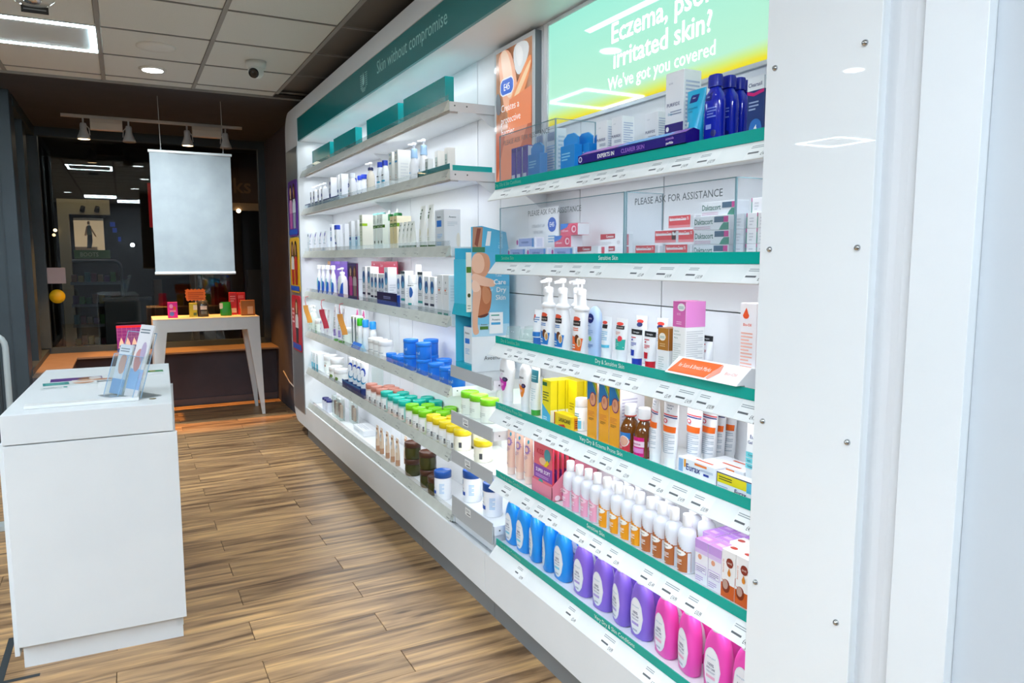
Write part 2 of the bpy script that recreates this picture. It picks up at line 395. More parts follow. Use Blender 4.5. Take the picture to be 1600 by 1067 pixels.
for k, (x, y) in enumerate(DOWNLIGHTS):
    t = thing('downlight', 'lit round downlight in front of the dark window margin' if k == 0 else 'lit round downlight in the ceiling above the frame', 'downlight', (x, y, ZC + .004), 0, None if k == 0 else 'downlights above the frame')
    obj('trim_ring', dr, t); obj('lens', dd, t)
t = thing('ceiling_speaker', 'round unlit grille fitting in the ceiling behind the lit downlight', 'speaker', (.245, 5.18, ZC + .004))
mb = MB(); mb.lathe([(.062, -.010), (.10, -.010), (.112, -.003), (.112, .004), (.062, .004)], mat('#d9d7cf', .4), 32); obj('rim', mb, t)
mb = MB(); mb.lathe([(0, -.002), (.062, -.005), (.062, .003), (0, .003)], mat('#4f4d47', .6), 24)
for r in (.02, .035, .05): mb.lathe([(r, -.007), (r + .006, -.008), (r + .008, -.003), (r, -.003)], mat('#c4c1b6', .4), 24)
obj('grille', mb, t)
t = thing('security_camera', 'white dome camera with dark lens hanging from a ceiling tile', 'security camera', (.845, 5.26, ZC + .004))
mb = MB(); mb.lathe([(.0, -.05), (.058, -.045), (.066, -.02), (.066, .0), (0, 0)], mat('#d9d8d0', .35), 24); obj('base', mb, t)
mb = MB(); mb.lathe([(0, .05), (.03, .045), (.045, .025), (.05, 0), (.045, -.025), (.03, -.042), (0, -.05)], mat('#dfded6', .3), 20); mb.xform(Matrix.Translation((-.005, -.012, -.062))); obj('eye_ball', mb, t)
mb = MB(); mb.lathe([(0, 0), (.03, .0), (.033, .012), (.02, .014), (0, .01)], mat('#0c0d0f', .1), 20); mb.xform(Matrix.Translation((-.022, -.045, -.082)) @ Matrix.Rotation(math.radians(115), 4, Vector((.9, -.4, 0)))); obj('lens', mb, t, label='black camera lens')
t = thing('emergency_light', 'clear domed fitting with small dark plate at top edge of photo', 'emergency light', (-.335, 4.50, ZC + .004))
mb = MB(); mb.lathe([(.10, 0), (.10, -.012), (.07, -.03), (0, -.034)][::-1], ACRYL, 24); obj('dome', mb, t)
mb = MB(); mb.lathe([(0, -.028), (.035, -.026), (.045, -.004), (0, -.002)], CHROME, 16); obj('reflector', mb, t)
mb = MB(); mb.box(-.06, .06, .12, .124, -.045, -.01, mat('#26282a', .5)); mb.box(-.05, .05, .1195, .12, -.03, -.024, mat('#8b8f91', .5)); obj('plate', mb, t)

# warm track lights over the window
tr = thing('spot_track', 'thin white ceiling track above the four window spotlights', 'light track', (.335, 7.83, ZC))
mb = MB(); mb.box(-.765, .765, -.015, .015, -.03, -.004, mat('#cfc8c0', .5)); obj('rail', mb, tr)
WARM = (1.0, .43, .09)
def spot(x, lit, block, n):
    t = thing('spotlight', n, 'spotlight', (x, 7.83, ZC - .03))
    m = mat('#c9c7c3', .4)
    mb = MB(); mb.lathe([(.0, -.178), (.034, -.175), (.05, -.185), (.056, -.19), (.05, -.165), (.036, -.13), (.028, -.10), (.028, -.06), (.022, -.045), (0, -.043)], m, 20); obj('shade', mb, t)
    mb = MB(); mb.lathe([(0, -.188), (.045, -.188), (.045, -.184), (0, -.184)], mat('#ffd9a0', .4, 0, 7 if lit else 0) if lit else mat('#8c8a86', .3), 18); obj('bulb', mb, t, label='glowing warm bulb' if lit else None)
    mb = MB(); mb.tube([(.0, 0, 0), (0, 0, -.045)], .008, m); s = 1 if block > x else -1
    mb.tube([(.02 * s, 0, -.06), (.045 * s, 0, -.09), (.05 * s, 0, -.15)], .004, m); obj('arm', mb, t)
    if lit:
        l = bpy.data.lights.new('warm_spot', 'SPOT'); l.energy = 165; l.color = WARM; l.spot_size = math.radians(56); l.spot_blend = .3; l.shadow_soft_size = .04
        o = bpy.data.objects.new('warm_spot', l); COL.objects.link(o); o.location = (x, 7.83, ZC - .23); o.rotation_euler = (math.radians(9), 0, 0)
spot(-.26, 1, 0, 'lit white track spotlight, leftmost of the four above the window')
spot(.105, 0, 0, 'unlit white track spotlight, second from left above the window')
spot(.60, 1, 9, 'lit white track spotlight, third from left above the window')
spot(.945, 0, 0, 'unlit white track spotlight, rightmost of four, above the hanging banner')
for x, n in ((-.075, 'pale boxy track transformer between the two left spotlights'), (.775, 'pale boxy track transformer between the two right spotlights')):
    mb = MB(); mb.box(-.13, .13, -.03, .03, -.13, -.065, mat('#d8c6b0', .5), .004); mb.box(-.13, .13, -.03, .03, -.065, -.03, mat('#c9b8a4', .5)); tag(obj('track_transformer', mb, None, (x, 7.83, ZC)), n, 'light fitting')
# hanging banner
t = thing('hanging_banner', 'blank pale blue fabric banner hanging on two wires before the window', 'banner', (.53, 6.66, 0))
mb = MB(); n = 14; vs_ = []; fs = []
for i in range(n + 1):
    for j in range(9):
        vs_.append((-.305 + .61 * i / n, .006 * math.sin(i * .9 + j * .35) + (.018 * (1 - j / 8)), 1.435 + (2.40 - 1.435) * j / 8))
for i in range(n):
    for j in range(8): q = i * 9 + j; fs.append((q, q + 9, q + 10, q + 1))
b2 = [(x, y + .003, z) for x, y, z in vs_]; N = len(vs_)
mb.add(vs_ + b2, fs + [tuple(N + k for k in f[::-1]) for f in fs], grained('banner_cloth', '#8f9aa0', '#99a4a9', 8, .85, .3), True); obj('cloth', mb, t)
mb = MB(); mb.tube([(-.315, 0, 2.405), (.315, 0, 2.405)], .012, mat('#d5dbdd', .4)); obj('top_bar', mb, t)
mb = MB(); mb.tube([(-.31, .018, 1.43), (.31, .018, 1.43)], .013, mat('#d5dbdd', .4)); obj('bottom_bar', mb, t)
for x in (-.22, .25):
    mb = MB(); mb.tube([(x, 0, 2.415), (x - .005, 0, ZC - .004)], .0022, mat('#a9a5a0', .4), 6); mb.lathe([(0, 2.41), (.007, 2.412), (.005, 2.435), (0, 2.436)], ALU, 10, x, 0); obj('wire', mb, t)

# ------------------------------------------------------------------ white counter and what lies on it
CT = .983
ct = thing('display_counter', 'white laminate service counter with plain front and recessed plinth', 'counter', (-.145, 3.17, 0), math.radians(-2.2))
mb = MB(); mb.box(-.285, .285, 0, 1.235, .872, CT, LAMC, .003); obj('worktop', mb, ct)
mb = MB(); mb.box(-.282, .297, 0, .022, .095, .868, LAMC, .0015); obj('front_panel', mb, ct)
mb = MB(); mb.box(-.30, -.284, .03, 1.235, .05, .868, LAMC); obj('side_panel', mb, ct)
mb = MB(); mb.box(.262, .284, .03, 1.235, .05, .868, LAMC); obj('side_panel', mb, ct)
mb = MB(); mb.box(.266, .30, 1.20, 1.235, .02, CT - .112, LAMC); obj('rear_gable', mb, ct)
mb = MB(); mb.box(-.283, .262, .024, .05, .095, .87, mat('#cfd3d4', .6)); obj('carcass', mb, ct)
mb = MB(); mb.box(-.272, .282, .03, 1.20, 0, .095, LAMC); obj('plinth', mb, ct)
mb = MB(); mb.lathe([(0, .0), (.012, .0), (.014, .0012), (0, .0014)], mat('#8b7a52', .4), 14); obj('cable_hole', mb, ct, (.215, .13, CT), 'small brass coloured cable hole')
mb = MB(); mb.box(-.205, .185, .085, .135, 0, .012, mat('#f1f3f3', .3), .002); tag(obj('white_tray', mb, None, (-.16, 3.19, CT + .001)), 'low white strip lying along the front edge of counter', 'tray')
tp = MB(); tp.box(-.50, -.475, 3.02, 3.5, .0005, .0012, mat('#2b3236', .6)); tp.box(-.475, -.36, 3.12, 3.14, .0005, .0012, mat('#2b3236', .6)); tag(obj('floor_tape', tp), 'dark tape corner stuck on floor at counter foot', 'tape')
def leaflet(loc, rz, w, h, base, prints, label, grp=None, th=.003):
    mb = MB(); mb.box(-w / 2, w / 2, -h / 2, h / 2, 0, th, mat('#e9ecec', .4))
    P = Print(lambda u, v, e: ((u - .5) * w, (v - .5) * h, th + e), w, h); P.do([('r', 0, 0, 1, 1, base)] + prints)
    o = obj('leaflet', mb, None, loc); o.rotation_euler = (0, 0, rz); obj('cover_print', P.mb, o); tag(o, label, 'leaflet', grp); return o
SK = ['#c98f6b', '#e0b394', '#8a5a3c', '#5d3a28']
leaflet((-.245, 3.86, CT + .001), .10, .21, .10, '#dfe4e4', [('r', 0, .2, .48, 1, '#17908f'), ('l', .05, .3, .4, .9, 6, '#7fd0cc'), ('e', .75, .5, .2, .4, SK[0])], 'teal and white leaflet lying nearest the front of the pile on counter')
leaflet((-.225, 3.98, CT + .001), .05, .21, .10, '#5b2a86', [('e', .72, .5, .2, .42, SK[2]), ('e', .86, .5, .13, .4, '#dcd6d2')], 'purple leaflet behind the teal leaflet on counter')
leaflet((-.15, 3.90, CT + .0045), .08, .18, .055, '#e2ddd8', [('e', .3, .5, .2, .4, SK[1]), ('e', .68, .5, .24, .42, SK[0])], 'leaflet with skin toned photos on top of the counter pile')
leaflet((-.30, 3.755, CT + .001), .04, .10, .05, '#dfe6e6', [('l', .1, .2, .8, .8, 3, '#9fb4b8'), ('r', .86, .2, 1, .8, '#23a09e')], 'small white slip in front of the teal leaflet')
leaflet((-.035, 3.95, CT + .001), .5, .16, .07, '#d9d4d0', [('e', .3, .5, .2, .4, '#b98a6c'), ('e', .75, .5, .15, .3, '#3a3230')], 'pale leaflet lying behind the clear leaflet holder')
mb = MB(); mb.box(-.035, .035, -.03, .03, 0, .012, mat('#e6e9e9', .4)); o = tag(obj('boxed_card', mb, None, (.11, 4.02, CT + .001)), 'small green topped box at back corner of counter', 'box')
P = Print(lambda u, v, e: ((u - .5) * .07, (v - .5) * .06, .012 + e), .07, .06); P.do([('r', 0, 0, 1, 1, '#1f8f4d'), ('r', .15, .3, .5, .8, '#c9b25c')]); obj('lid', P.mb, o)
# clear leaflet holder: two pockets, standing across the counter
hd = thing('leaflet_holder', 'clear acrylic leaflet holder with two leaning pockets on counter', 'leaflet holder', (-.02, 3.40, CT), math.radians(-62))
def pocket(x0, x1):
    mb = MB(); t = .003
    tilt = lambda z: .32 * z
    for (ya, h) in ((0, .26), (-.035, .17)):
        mb.add([(x0, ya, .004), (x1, ya, .004), (x1, ya + tilt(h), h), (x0, ya + tilt(h), h), (x0, ya + t, .004), (x1, ya + t, .004), (x1, ya + t + tilt(h), h), (x0, ya + t + tilt(h), h)],
               [(3, 2, 1, 0), (4, 5, 6, 7), (0, 1, 5, 4), (1, 2, 6, 5), (2, 3, 7, 6), (3, 0, 4, 7)], ACRYL)
    for xx in (x0, x1 - t): mb.prism([(-.035, .004), (0, .004), (tilt(.20) , .20), (tilt(.17) - .035, .17)], xx, xx + t, ACRYL)
    mb.box(x0, x1, -.06, .09, 0, .004, ACRYL)
    return mb
for k, (a, b) in enumerate(((-.11, -.002), (.002, .11))): obj('pocket', pocket(a, b), hd)
mb = MB(); e = mat('#8fb4d6', .2)
for x in (-.11, 0, .11):
    mb.tube([(x, -.036, .004), (x, .0183, .17)], .0015, e, 6); mb.tube([(x, 0, .004), (x, .083, .26)], .0015, e, 6)
mb.tube([(-.11, .083, .26), (.11, .083, .26)], .0018, e, 6); mb.tube([(-.11, .0183, .17), (.11, .0183, .17)], .0015, e, 6); obj('edge', mb, hd)
def standing_leaflet(x, y, h, base, prints, label):
    w = .099; mb = MB(); P = Print(lambda u, v, e: ((u - .5) * w, -.001 - e, v * h), w, h)
    mb.box(-w / 2, w / 2, 0, .004, 0, h, mat('#eef0f0', .5)); P.do([('r', 0, 0, 1, 1, base)] + prints)
    M = Matrix.Translation((x, y, .008)) @ Matrix.Rotation(math.atan(-.32), 4, 'X')
    o = obj('standing_leaflet', mb); q = obj('cover_print', P.mb, o)
    o.matrix_world = Matrix.Translation((-.02, 3.40, CT)) @ Matrix.Rotation(math.radians(-62), 4, 'Z') @ M
    tag(o, label, 'leaflet')
standing_leaflet(-.056, -.015, .21, '#d3dce4', [('r', 0, 0, 1, .3, '#7fa6cf'), ('e', .5, .6, .3, .2, '#caa79a'), ('l', .1, .85, .8, .95, 2, '#7f8c96')], 'pale leaflet standing in the left pocket of the leaflet holder')
standing_leaflet(.056, -.012, .30, '#e4e2e4', [('r', 0, .1, 1, .38, '#8fb6e0'), ('e', .4, .5, .28, .16, '#c7908c'), ('e', .65, .62, .2, .14, '#b9a9c4'), ('l', .1, .88, .8, .96, 2, '#6d7a84')], 'taller pink and blue leaflet in the right pocket of the holder')
# anti-theft gate at the left edge
gt = thing('security_gate', 'pale rounded tubular security gate at left edge by the counter', 'security gate', (-.60, 5.0, 0))
mb = MB(); m = mat('#c9d3d5', .3, .3)
mb.tube([(-.02, 0, 0), (-.02, 0, 1.05)] + [(-.07 + .05 * math.cos(t), 0, 1.05 + .07 * math.sin(t)) for t in [PI / 8 * k for k in range(1, 5)]] + [(-.40, 0, 1.12)] + [(-.40 - .05 * math.sin(t), 0, 1.05 + .07 * math.cos(t)) for t in [PI / 8 * k for k in range(1, 5)]] + [(-.45, 0, 0)], .016, m, 10); obj('frame', mb, gt)
mb = MB(); mb.tube([(-.055, 0, .03), (-.055, 0, 1.04), (-.09, 0, 1.08), (-.38, 0, 1.08), (-.415, 0, 1.04), (-.415, 0, .03)], .007, mat('#2a3034', .4), 8); obj('inner_loop', mb, gt)
mb = MB(); mb.box(-.48, .01, -.05, .05, 0, .03, m, .004); obj('foot', mb, gt)

# ------------------------------------------------------------------ white table in the window
tb = thing('display_table', 'tall white table with tapered legs in front of the window', 'table', (.685, 7.83, 0))
W2, D2, H2 = .475, .235, .985
m = grained('table_lacquer', '#dfe3e4', '#e6e9ea', 3, .45)
mb = MB(); mb.box(-W2, W2, -D2, D2, H2 - .012, H2, grained('table_top', '#d9d2c9', '#e0d9d0', 3, .5), .001); obj('tabletop', mb, tb)
mb = MB(); mb.box(-W2 + .0, W2, -D2, -D2 + .03, H2 - .125, H2 - .0125, m); mb.box(-W2, W2, D2 - .03, D2, H2 - .125, H2 - .0125, m); mb.box(-W2, -W2 + .03, -D2 + .03, D2 - .03, H2 - .125, H2 - .0125, m); mb.box(W2 - .03, W2, -D2 + .03, D2 - .03, H2 - .125, H2 - .0125, m); obj('apron', mb, tb)
for sx in (-1, 1):
    for sy in (-1, 1):
        mb = MB(); o1 = (W2 * sx, D2 * sy)
        def ring(t, z, ex=0): return [(o1[0] + ex * sx, o1[1], z), (o1[0] + ex * sx - t * sx, o1[1], z), (o1[0] + ex * sx - t * sx, o1[1] - t * .8 * sy, z), (o1[0] + ex * sx, o1[1] - t * .8 * sy, z)]
        mb.rings([ring(.028, 0, .022), ring(.115, H2 - .125, 0)], m); obj('leg', mb, tb)
def small_box(name, loc, w, d, h, c, prints, label, cat='box', rz=0, side=None):
    mb = MB(); mb.box(-w / 2, w / 2, -d / 2, d / 2, 0, h, mat(side or c, .4), .001)
    P = Print(lambda u, v, e: ((u - .5) * w, -d / 2 - e, v * h), w, h); P.do(prints); mb.keep = True
    b = len(mb.v); off = P.mb
    for v, f in ((off.v, off.f),):
        base = len(mb.v); mb.v += v
        for k, q in enumerate(f): mb.f.append(tuple(base + i for i in q)); mb.m.append(mb.mi(off.mats[off.m[k]])); mb.smooth.append(False)
    o = obj(name, mb, None, loc); o.rotation_euler = (0, 0, rz); return tag(o, label, cat)
TZ = H2 + .0005
small_box('candy_box', (.39, 7.75, TZ), .085, .05, .15, '#d617a0', [('e', .35, .75, .2, .13, '#e8a0d8'), ('e', .7, .6, .15, .15, '#e0602a'), ('e', .4, .25, .25, .14, '#5a78d0'), ('l', .2, .4, .8, .52, 2, '#f3c6e6')], 'bright pink box at left end of the window table')
small_box('yellow_carton', (.575, 7.80, TZ), .07, .05, .135, '#b8b52a', [('r', .5, .5, 1, .85, '#d7d9c8'), ('r', .5, .1, .9, .3, '#4a6a3a')], 'yellow carton beside the dark jar on window table')
t = thing('storage_jar', 'dark glass jar with white label on window table', 'jar', (.665, 7.80, TZ))
mb = MB(); mb.lathe([(0, 0), (.05, 0), (.052, .01), (.052, .12), (.045, .14), (0, .141)], mat('#32383a', .12), 20); obj('body', mb, t)
mb = MB(); mb.lathe([(0, .141), (.044, .141), (.042, .155), (0, .158)], mat('#55585a', .4), 18); obj('lid', mb, t)
P = Print(lambda u, v, e: (.053 * math.sin((u - .5) * 1.6), -.053 * math.cos((u - .5) * 1.6) - e, .02 + v * .1), .08, .1, 6); P.do([('r', .15, .5, .9, .85, '#cfd2d2'), ('r', .2, .05, .9, .35, '#5d6a6a')]); obj('label', P.mb, t)
t = thing('price_card', 'orange jagged card on a stand above the dark jar', 'sign', (.61, 7.90, TZ))
pts = []
for i in range(11): pts.append((-.085 + .017 * i, .145 if i % 2 else .158))
for i in range(7): pts.append((.085 if i % 2 else .096, .16 + .016 * i))
for i in range(11): pts.append((.085 - .017 * i, .27 if i % 2 else .256))
for i in range(6): pts.append((-.085 if i % 2 else -.096, .256 - .016 * i))
mb = MB(); mb.prism(pts, -.0015, .0015, mat('#e0762a', .5), 1); obj('card', mb, t)
P = Print(lambda u, v, e: ((u - .5) * .18, -.0016 - e, .15 + v * .11), .18, .11); P.do([('l', .12, .15, .9, .85, 4, '#b44d14')]); obj('lettering', P.mb, t)
mb = MB(); mb.box(-.04, .04, -.03, .03, 0, .006, mat('#d8d8d4', .4)); mb.tube([(0, .006, .004), (0, .006, .16)], .004, mat('#c9c9c6', .3), 8); obj('stand', mb, t)
t = thing('gift_bag', 'green pouch with white tag beside the red cartons on table', 'bag', (.875, 7.80, TZ))
mb = MB(); mb.loft([(0, .052, .03), (.02, .056, .034), (.08, .05, .026), (.125, .046, .008), (.135, .05, .003)], mat('#178a2b', .35), 2.6, 16); obj('pouch', mb, t)
mb = MB(); mb.box(-.06, -.03, -.022, -.019, .07, .125, mat('#d9dcd2', .5)); obj('tag', mb, t, label='white paper tag')
mb = MB(); mb.box(-.055, .035, -.025, .025, 0, .1, mat('#c41f2c', .4)); 
small_box('red_carton', (.955, 7.90, TZ), .07, .05, .225, '#c8202e', [('l', .1, .6, .8, .9, 3, '#e89a9a'), ('r', .1, .1, .9, .3, '#e8cfcf')], 'tall red carton, left of the two on window table')
small_box('red_carton', (1.035, 7.905, TZ), .075, .05, .222, '#d0222c', [('p', [(.2, .55), (.8, .6), (.75, .3), (.5, .15), (.25, .3)], '#d9b8b4'), ('l', .1, .75, .8, .9, 2, '#e88a8a')], 'tall red carton with pale shield, right of the two on table')
small_box('brown_carton', (1.075, 7.76, TZ), .13, .07, .15, '#a5692c', [('r', .45, .1, .85, .6, '#c9a888'), ('r', .0, .0, 1, .08, '#7a4a1c')], 'brown carton at right end of window table')
small_box('washing_box', (.03, 8.57, .5925), .27, .09, .27, '#7a2aa0', [('r', 0, .93, 1, 1, '#e02a3a'), ('r', 0, 0, 1, .13, '#2a4fb0')] + [('r', .02 + .16 * k, .45, .03 + .16 * k, .93, '#a876c8') for k in range(6)] + [('r', 0, .58 + .13 * k, 1, .59 + .13 * k, '#a876c8') for k in range(3)] + [('p', [(.05 + .22 * k, .16), (.24 + .22 * k, .16), (.22 + .22 * k, .36), (.15 + .22 * k, .56), (.08 + .22 * k, .36)], '#e2ddea') for k in range(4)] + [('r', .08 + .22 * k, .17, .21 + .22 * k, .27, '#2a4fb0') for k in range(4)], 'purple box with white capsules standing on the left window sill')
small_box('wash_carton', (1.19, 8.60, .5925), .075, .06, .26, '#b01f33', [('r', 0, 0, 1, .1, '#2440a0'), ('r', .1, .12, .9, .5, '#cfc6c8'), ('r', .25, .12, .8, .3, '#20222a'), ('e', .5, .65, .25, .12, '#cfa9a0')], 'red carton on the window sill right of the table')
t = MB(); pts = [(1.445, 8.0, .36), (1.43, 7.6, .30), (1.425, 7.3, .285), (1.42, 7.0, .285), (1.42, 6.8, .28)]; t.tube(pts, .006, mat('#c9c4bd', .4)); tag(obj('cable', t), 'pale cable hanging low on wall behind the shelving unit', 'cable')
# stickers on the pane
mb = MB(); mb.box(-.695 + .0, -.53, 8.752, 8.754, 1.30, 1.46, mat('#b9aeb2', .6)); tag(obj('window_sticker', mb), 'square pale sticker on the window glass', 'sticker')
mb = MB(); mb.lathe([(0, 0), (.07, 0), (.07, .002), (0, .002)], mat('#d6b514', .5), 28); mb.xform(Matrix.Translation((-.615, 8.754, 1.17)) @ Matrix.Rotation(PI / 2, 4, 'X')); tag(obj('window_sticker', mb), 'round yellow sticker on the window glass', 'sticker')
# ------------------------------------------------------------------ the mall and the shop opposite, seen dimly through the glass
slab('ground', -7, 9, 8.82, 18, -.1, -.02, m=mat('#3a3633', .25))
slab('ceiling_mall', -7, 9, 9.0, 18, 3.3, 3.4, m=mat('#26262a', .8))
sf = thing('shopfront', 'dim shop opposite with cream portal, seen through the window', 'shopfront', (0, 13, 0))
dk = mat('#141312', .8)
mb = MB(); mb.box(-6, 8, 2.2, 2.4, 0, 3.4, dk); obj('rear_wall', mb, sf)
cr = mat('#b8ad8c', .7)
mb = MB(); mb.box(-.84, -.15, 0, .2, 2.22, 2.44, cr); obj('portal_head', mb, sf)
mb = MB(); mb.box(-.84, -.70, 0, .2, 0, 2.22, cr); obj('portal_jamb', mb, sf)
mb = MB(); mb.box(-.66, -.18, .02, .06, 1.55, 1.68, mat('#3f6b1a', .5)); b = obj('sign_band', mb, sf, None, 'green sign band')
P = Print(lambda u, v, e: (-.66 + u * .48, .02 - e, 1.55 + v * .13), .48, .13); P.do([('T', 'BOOTS', .42, .25, .5, '#a8b98a', .5)]); obj('lettering', P.mb, b)
mb = MB(); mb.box(1.35, 2.6, 0, .2, 2.34, 2.46, mat('#8a745a', .7)); obj('soffit', mb, sf)
mb = MB(); mb.box(1.2, 2.7, .25, .35, 2.46, 3.3, mat('#3a2418', .7)); b = obj('fascia', mb, sf)
P = Print(lambda u, v, e: (1.2 + u * 1.5, .25 - e, 2.46 + v * .84), 1.5, .84); P.do([('T', 'ks', .42, .22, .30, '#6a4a26', .3)]); obj('lettering', P.mb, b)
for k, (x0, x1, z1, c) in enumerate(((.98, 1.08, 1.62, '#6a5236'), (1.16, 1.34, 1.5, '#5d4a33'), (.42, .54, 1.2, '#4f4130'), (1.9, 2.3, 1.35, '#4a4238'))):
    mb = MB(); mb.box(x0, x1, .5, .8, 0, z1, mat(c, .7)); obj('display_column', mb, sf)
for x, z, c, e, r in ((.134, 1.76, '#e8f2ff', 8, .03), (1.72, 2.33, '#ffd9a8', 4, .035), (-.90, 1.9, '#ffd9a0', 1.2, .022), (-.88, 1.97, '#ffe6c0', 1.2, .025)):
    mb = MB(); mb.lathe([(0, -.01), (r, -.01), (r, .01), (0, .01)], mat(c, .4, 0, e), 16); o = obj('lamp', mb, sf, (x, -.02, z)); o.rotation_euler = (PI / 2, 0, 0)
mb = MB(); mb.box(.40, .47, .3, .34, 2.05, 2.75, mat('#8a0c12', .4, 0, .25)); obj('red_light', mb, sf)
for q in ((-.16, 2.05, .07), (-.13, 1.96, .06), (-.06, 1.82, .04)):
    mb = MB(); mb.box(q[0], q[0] + q[2], .3, .32, q[1], q[1] + .07, mat('#1438a0', .4, 0, .12)); obj('blue_light', mb, sf)
for q in ((-.50, 2.33), (-.31, 2.33)):
    mb = MB(); mb.lathe([(0, 0), (.03, 0), (.035, -.08), (0, -.08)], mat('#2a2824', .5), 12); o = obj('spotlight', mb, sf, (q[0], -.04, q[1])); o.rotation_euler = (.6, 0, .4)
# lit poster of a standing figure
t = thing('poster_lightbox', 'softly lit poster of a standing figure in the shop opposite', 'poster', (-.45, 13.2, 1.70))
mb = MB(); mb.box(-.20, .20, 0, .04, -.04, .47, mat('#a58f70', .5, 0, .5)); obj('panel', mb, t)
P = Print(lambda u, v, e: ((u - .5) * .4, -e, -.04 + v * .51), .4, .51)
P.do([('r', 0, .93, 1, 1, '#f2e6cc'), ('r', 0, 0, .75, .14, '#c2a582'), ('p', [(.40, .10), (.55, .10), (.60, .30), (.60, .52), (.44, .52), (.42, .3)], '#1c222c'), ('p', [(.42, .5), (.60, .5), (.58, .76), (.52, .80), (.44, .76)], '#4c5a40'), ('p', [(.34, .48), (.40, .46), (.46, .74), (.42, .76)], '#b98a5a'), ('p', [(.58, .72), (.74, .46), (.70, .44), (.56, .66)], '#b98a5a'), ('e', .50, .855, .05, .055, '#b08460')])
obj('print', P.mb, t)
# grey shelving in the shop opposite
t = thing('metal_shelving', 'grey round-cornered shelving with goods in the dim shop opposite', 'shelves', (-.40, 12.45, 0))
g = mat('#596066', .4, .2)
mb = MB(); mb.tube([(.36, 0, 0), (.36, 0, 1.42)] + [(.36 - .10 * (1 - math.cos(a)), 0, 1.42 + .10 * math.sin(a)) for a in [PI / 8 * k for k in range(1, 5)]] + [(-.26, 0, 1.52)], .02, g); obj('frame', mb, t)
for k, z in enumerate((.25, .55, .85, 1.17)):
    mb = MB(); mb.box(-.30, .35, -.05, .35, z, z + .04, g); obj('shelf', mb, t)
cols = ['#2f6a3a', '#7a4a28', '#8a7a2a', '#2a6a70', '#6a2a3a', '#8a6a50', '#5a3a6a', '#3a7a2a']
for k, z in enumerate((.29, .59, .89, 1.21)):
    for i in range(7):
        mb = MB(); h = .09 + .05 * ((i * 7 + k * 3) % 4) / 3; mb.box(-.035, .035, -.03, .03, 0, h, mat(cols[(i + k * 3) % 8], .5), .004)
        cn = ['green', 'brown', 'olive', 'teal', 'maroon', 'tan', 'violet', 'bright green'][(i + k * 3) % 8]
        tag(obj('packet', mb, None, (-.65 + .083 * i, 12.48, z + .0005)), 'dim %s packet, %s from left, %s shelf of the shop opposite' % (cn, ORD[i], ['lowest', 'second lowest', 'second highest', 'highest'][k]), 'packet', 'packets in the shop opposite')
mb = MB(); mb.box(-.30, .28, -.2, .2, 0, 1.0, mat('#222a2e', .4), .01); mb.box(-.31, .29, -.21, .21, 1.0, 1.03, mat('#39464c', .3)); tag(obj('shop_counter', mb, None, (.03, 11.6, -.02)), 'dark low counter in the dim mall behind the window', 'counter')
area('opposite_shop_lamp', (-.4, 12.2, 3.2), .8, .4, 3.2, (1, .88, .68)); area('opposite_shop_lamp', (1.7, 12.4, 3.1), 1.0, .4, 1.8, (1, .7, .42))

# ------------------------------------------------------------------ the white wall unit
UN = thing('wall_unit', 'long white wall shelving unit with teal header band and rounded far end', 'shelving unit', (1.3, 3.8, 0))
def up(name, mb, label=None, parent=UN):
    mb.xform(Matrix.Translation((-1.3, -3.8, 0))); return obj(name, mb, parent, None, label)
Y0, YE, YJ = .962, 6.73, 6.245
def rounded(y0, y1, z0, z1, r, n=7):
    p = [(y0, z0)]
    p += [(y1 - r + r * math.sin(a), z0 + r - r * math.cos(a)) for a in [PI / 2 * k / n for k in range(n + 1)]]
    p += [(y1 - r + r * math.cos(a), z1 - r + r * math.sin(a)) for a in [PI / 2 * k / n for k in range(n + 1)]]
    p += [(y0, z1)]
    return p
mb = MB(); mb.prism(rounded(YJ, YE, .118, 2.78, .17), 1.30, 1.62, LAM); up('end_jamb', mb)
mb = MB(); mb.box(1.30, 1.62, Y0, YJ, 2.677, 2.78, LAM, .002); up('header_band', mb)
mb = MB(); mb.box(1.305, 1.32, Y0, 6.57, 2.497, 2.677, SIGNT, .001); hs = up('header_sign', mb, 'teal header board')
mb = MB(); mb.box(1.32, 1.60, Y0, YJ, 2.497, 2.52, LAM); up('soffit', mb)
P = Print(lambda u, v, e: (1.305 - e - 1.3, 6.6 - u * 5.6 - 3.8, 2.497 + v * .18), 5.6, .18)
ty = lambda y: (6.6 - y) / 5.6
P.do([('t', 'Skin without compromise', ty(3.60), .40, .39, '#a4dedb', .236)])
P.do([('r', ty(4.43), .30 + .065 * i, ty(4.385), .325 + .065 * i, '#a4dedb') for i in range(7)] + [('r', ty(4.33), .30 + .065 * i, ty(4.285), .325 + .065 * i, '#a4dedb') for i in range(7)] + [('r', ty(4.41 - .012 * i), .24 - .045 * i, ty(4.305 + .012 * i), .262 - .045 * i, '#a4dedb') for i in range(3)] + [('p', [(ty(4.358), .76), (ty(4.378), .55), (ty(4.375), .40), (ty(4.358), .33), (ty(4.341), .40), (ty(4.338), .55)], '#a4dedb')])
obj('lettering', P.mb, hs)
for a, b in ((Y0, 2.733), (2.737, YJ)):
    mb = MB(); mb.box(1.30, 1.32, a, b, .118, .300, LAM, .0015); up('base_panel', mb)
for a, b in ((Y0, 2.02), (2.023, 2.73), (2.733, 3.6), (3.603, 6.4)):
    mb = MB(); mb.box(1.345, 1.36, a, b, 0, .118, mat('#7f8487', .35)); up('kick_board', mb)
mb = MB(); mb.box(1.36, 1.62, Y0, 6.5, .0, .118, mat('#3a3d40', .8)); mb.box(1.32, 1.60, Y0, YJ, .118, .284, LAM); up('plinth_box', mb)
mb = MB(); mb.box(1.595, 1.62, Y0, YJ, .3, 2.5, mat('#8d9296', .7)); up('backing', mb)
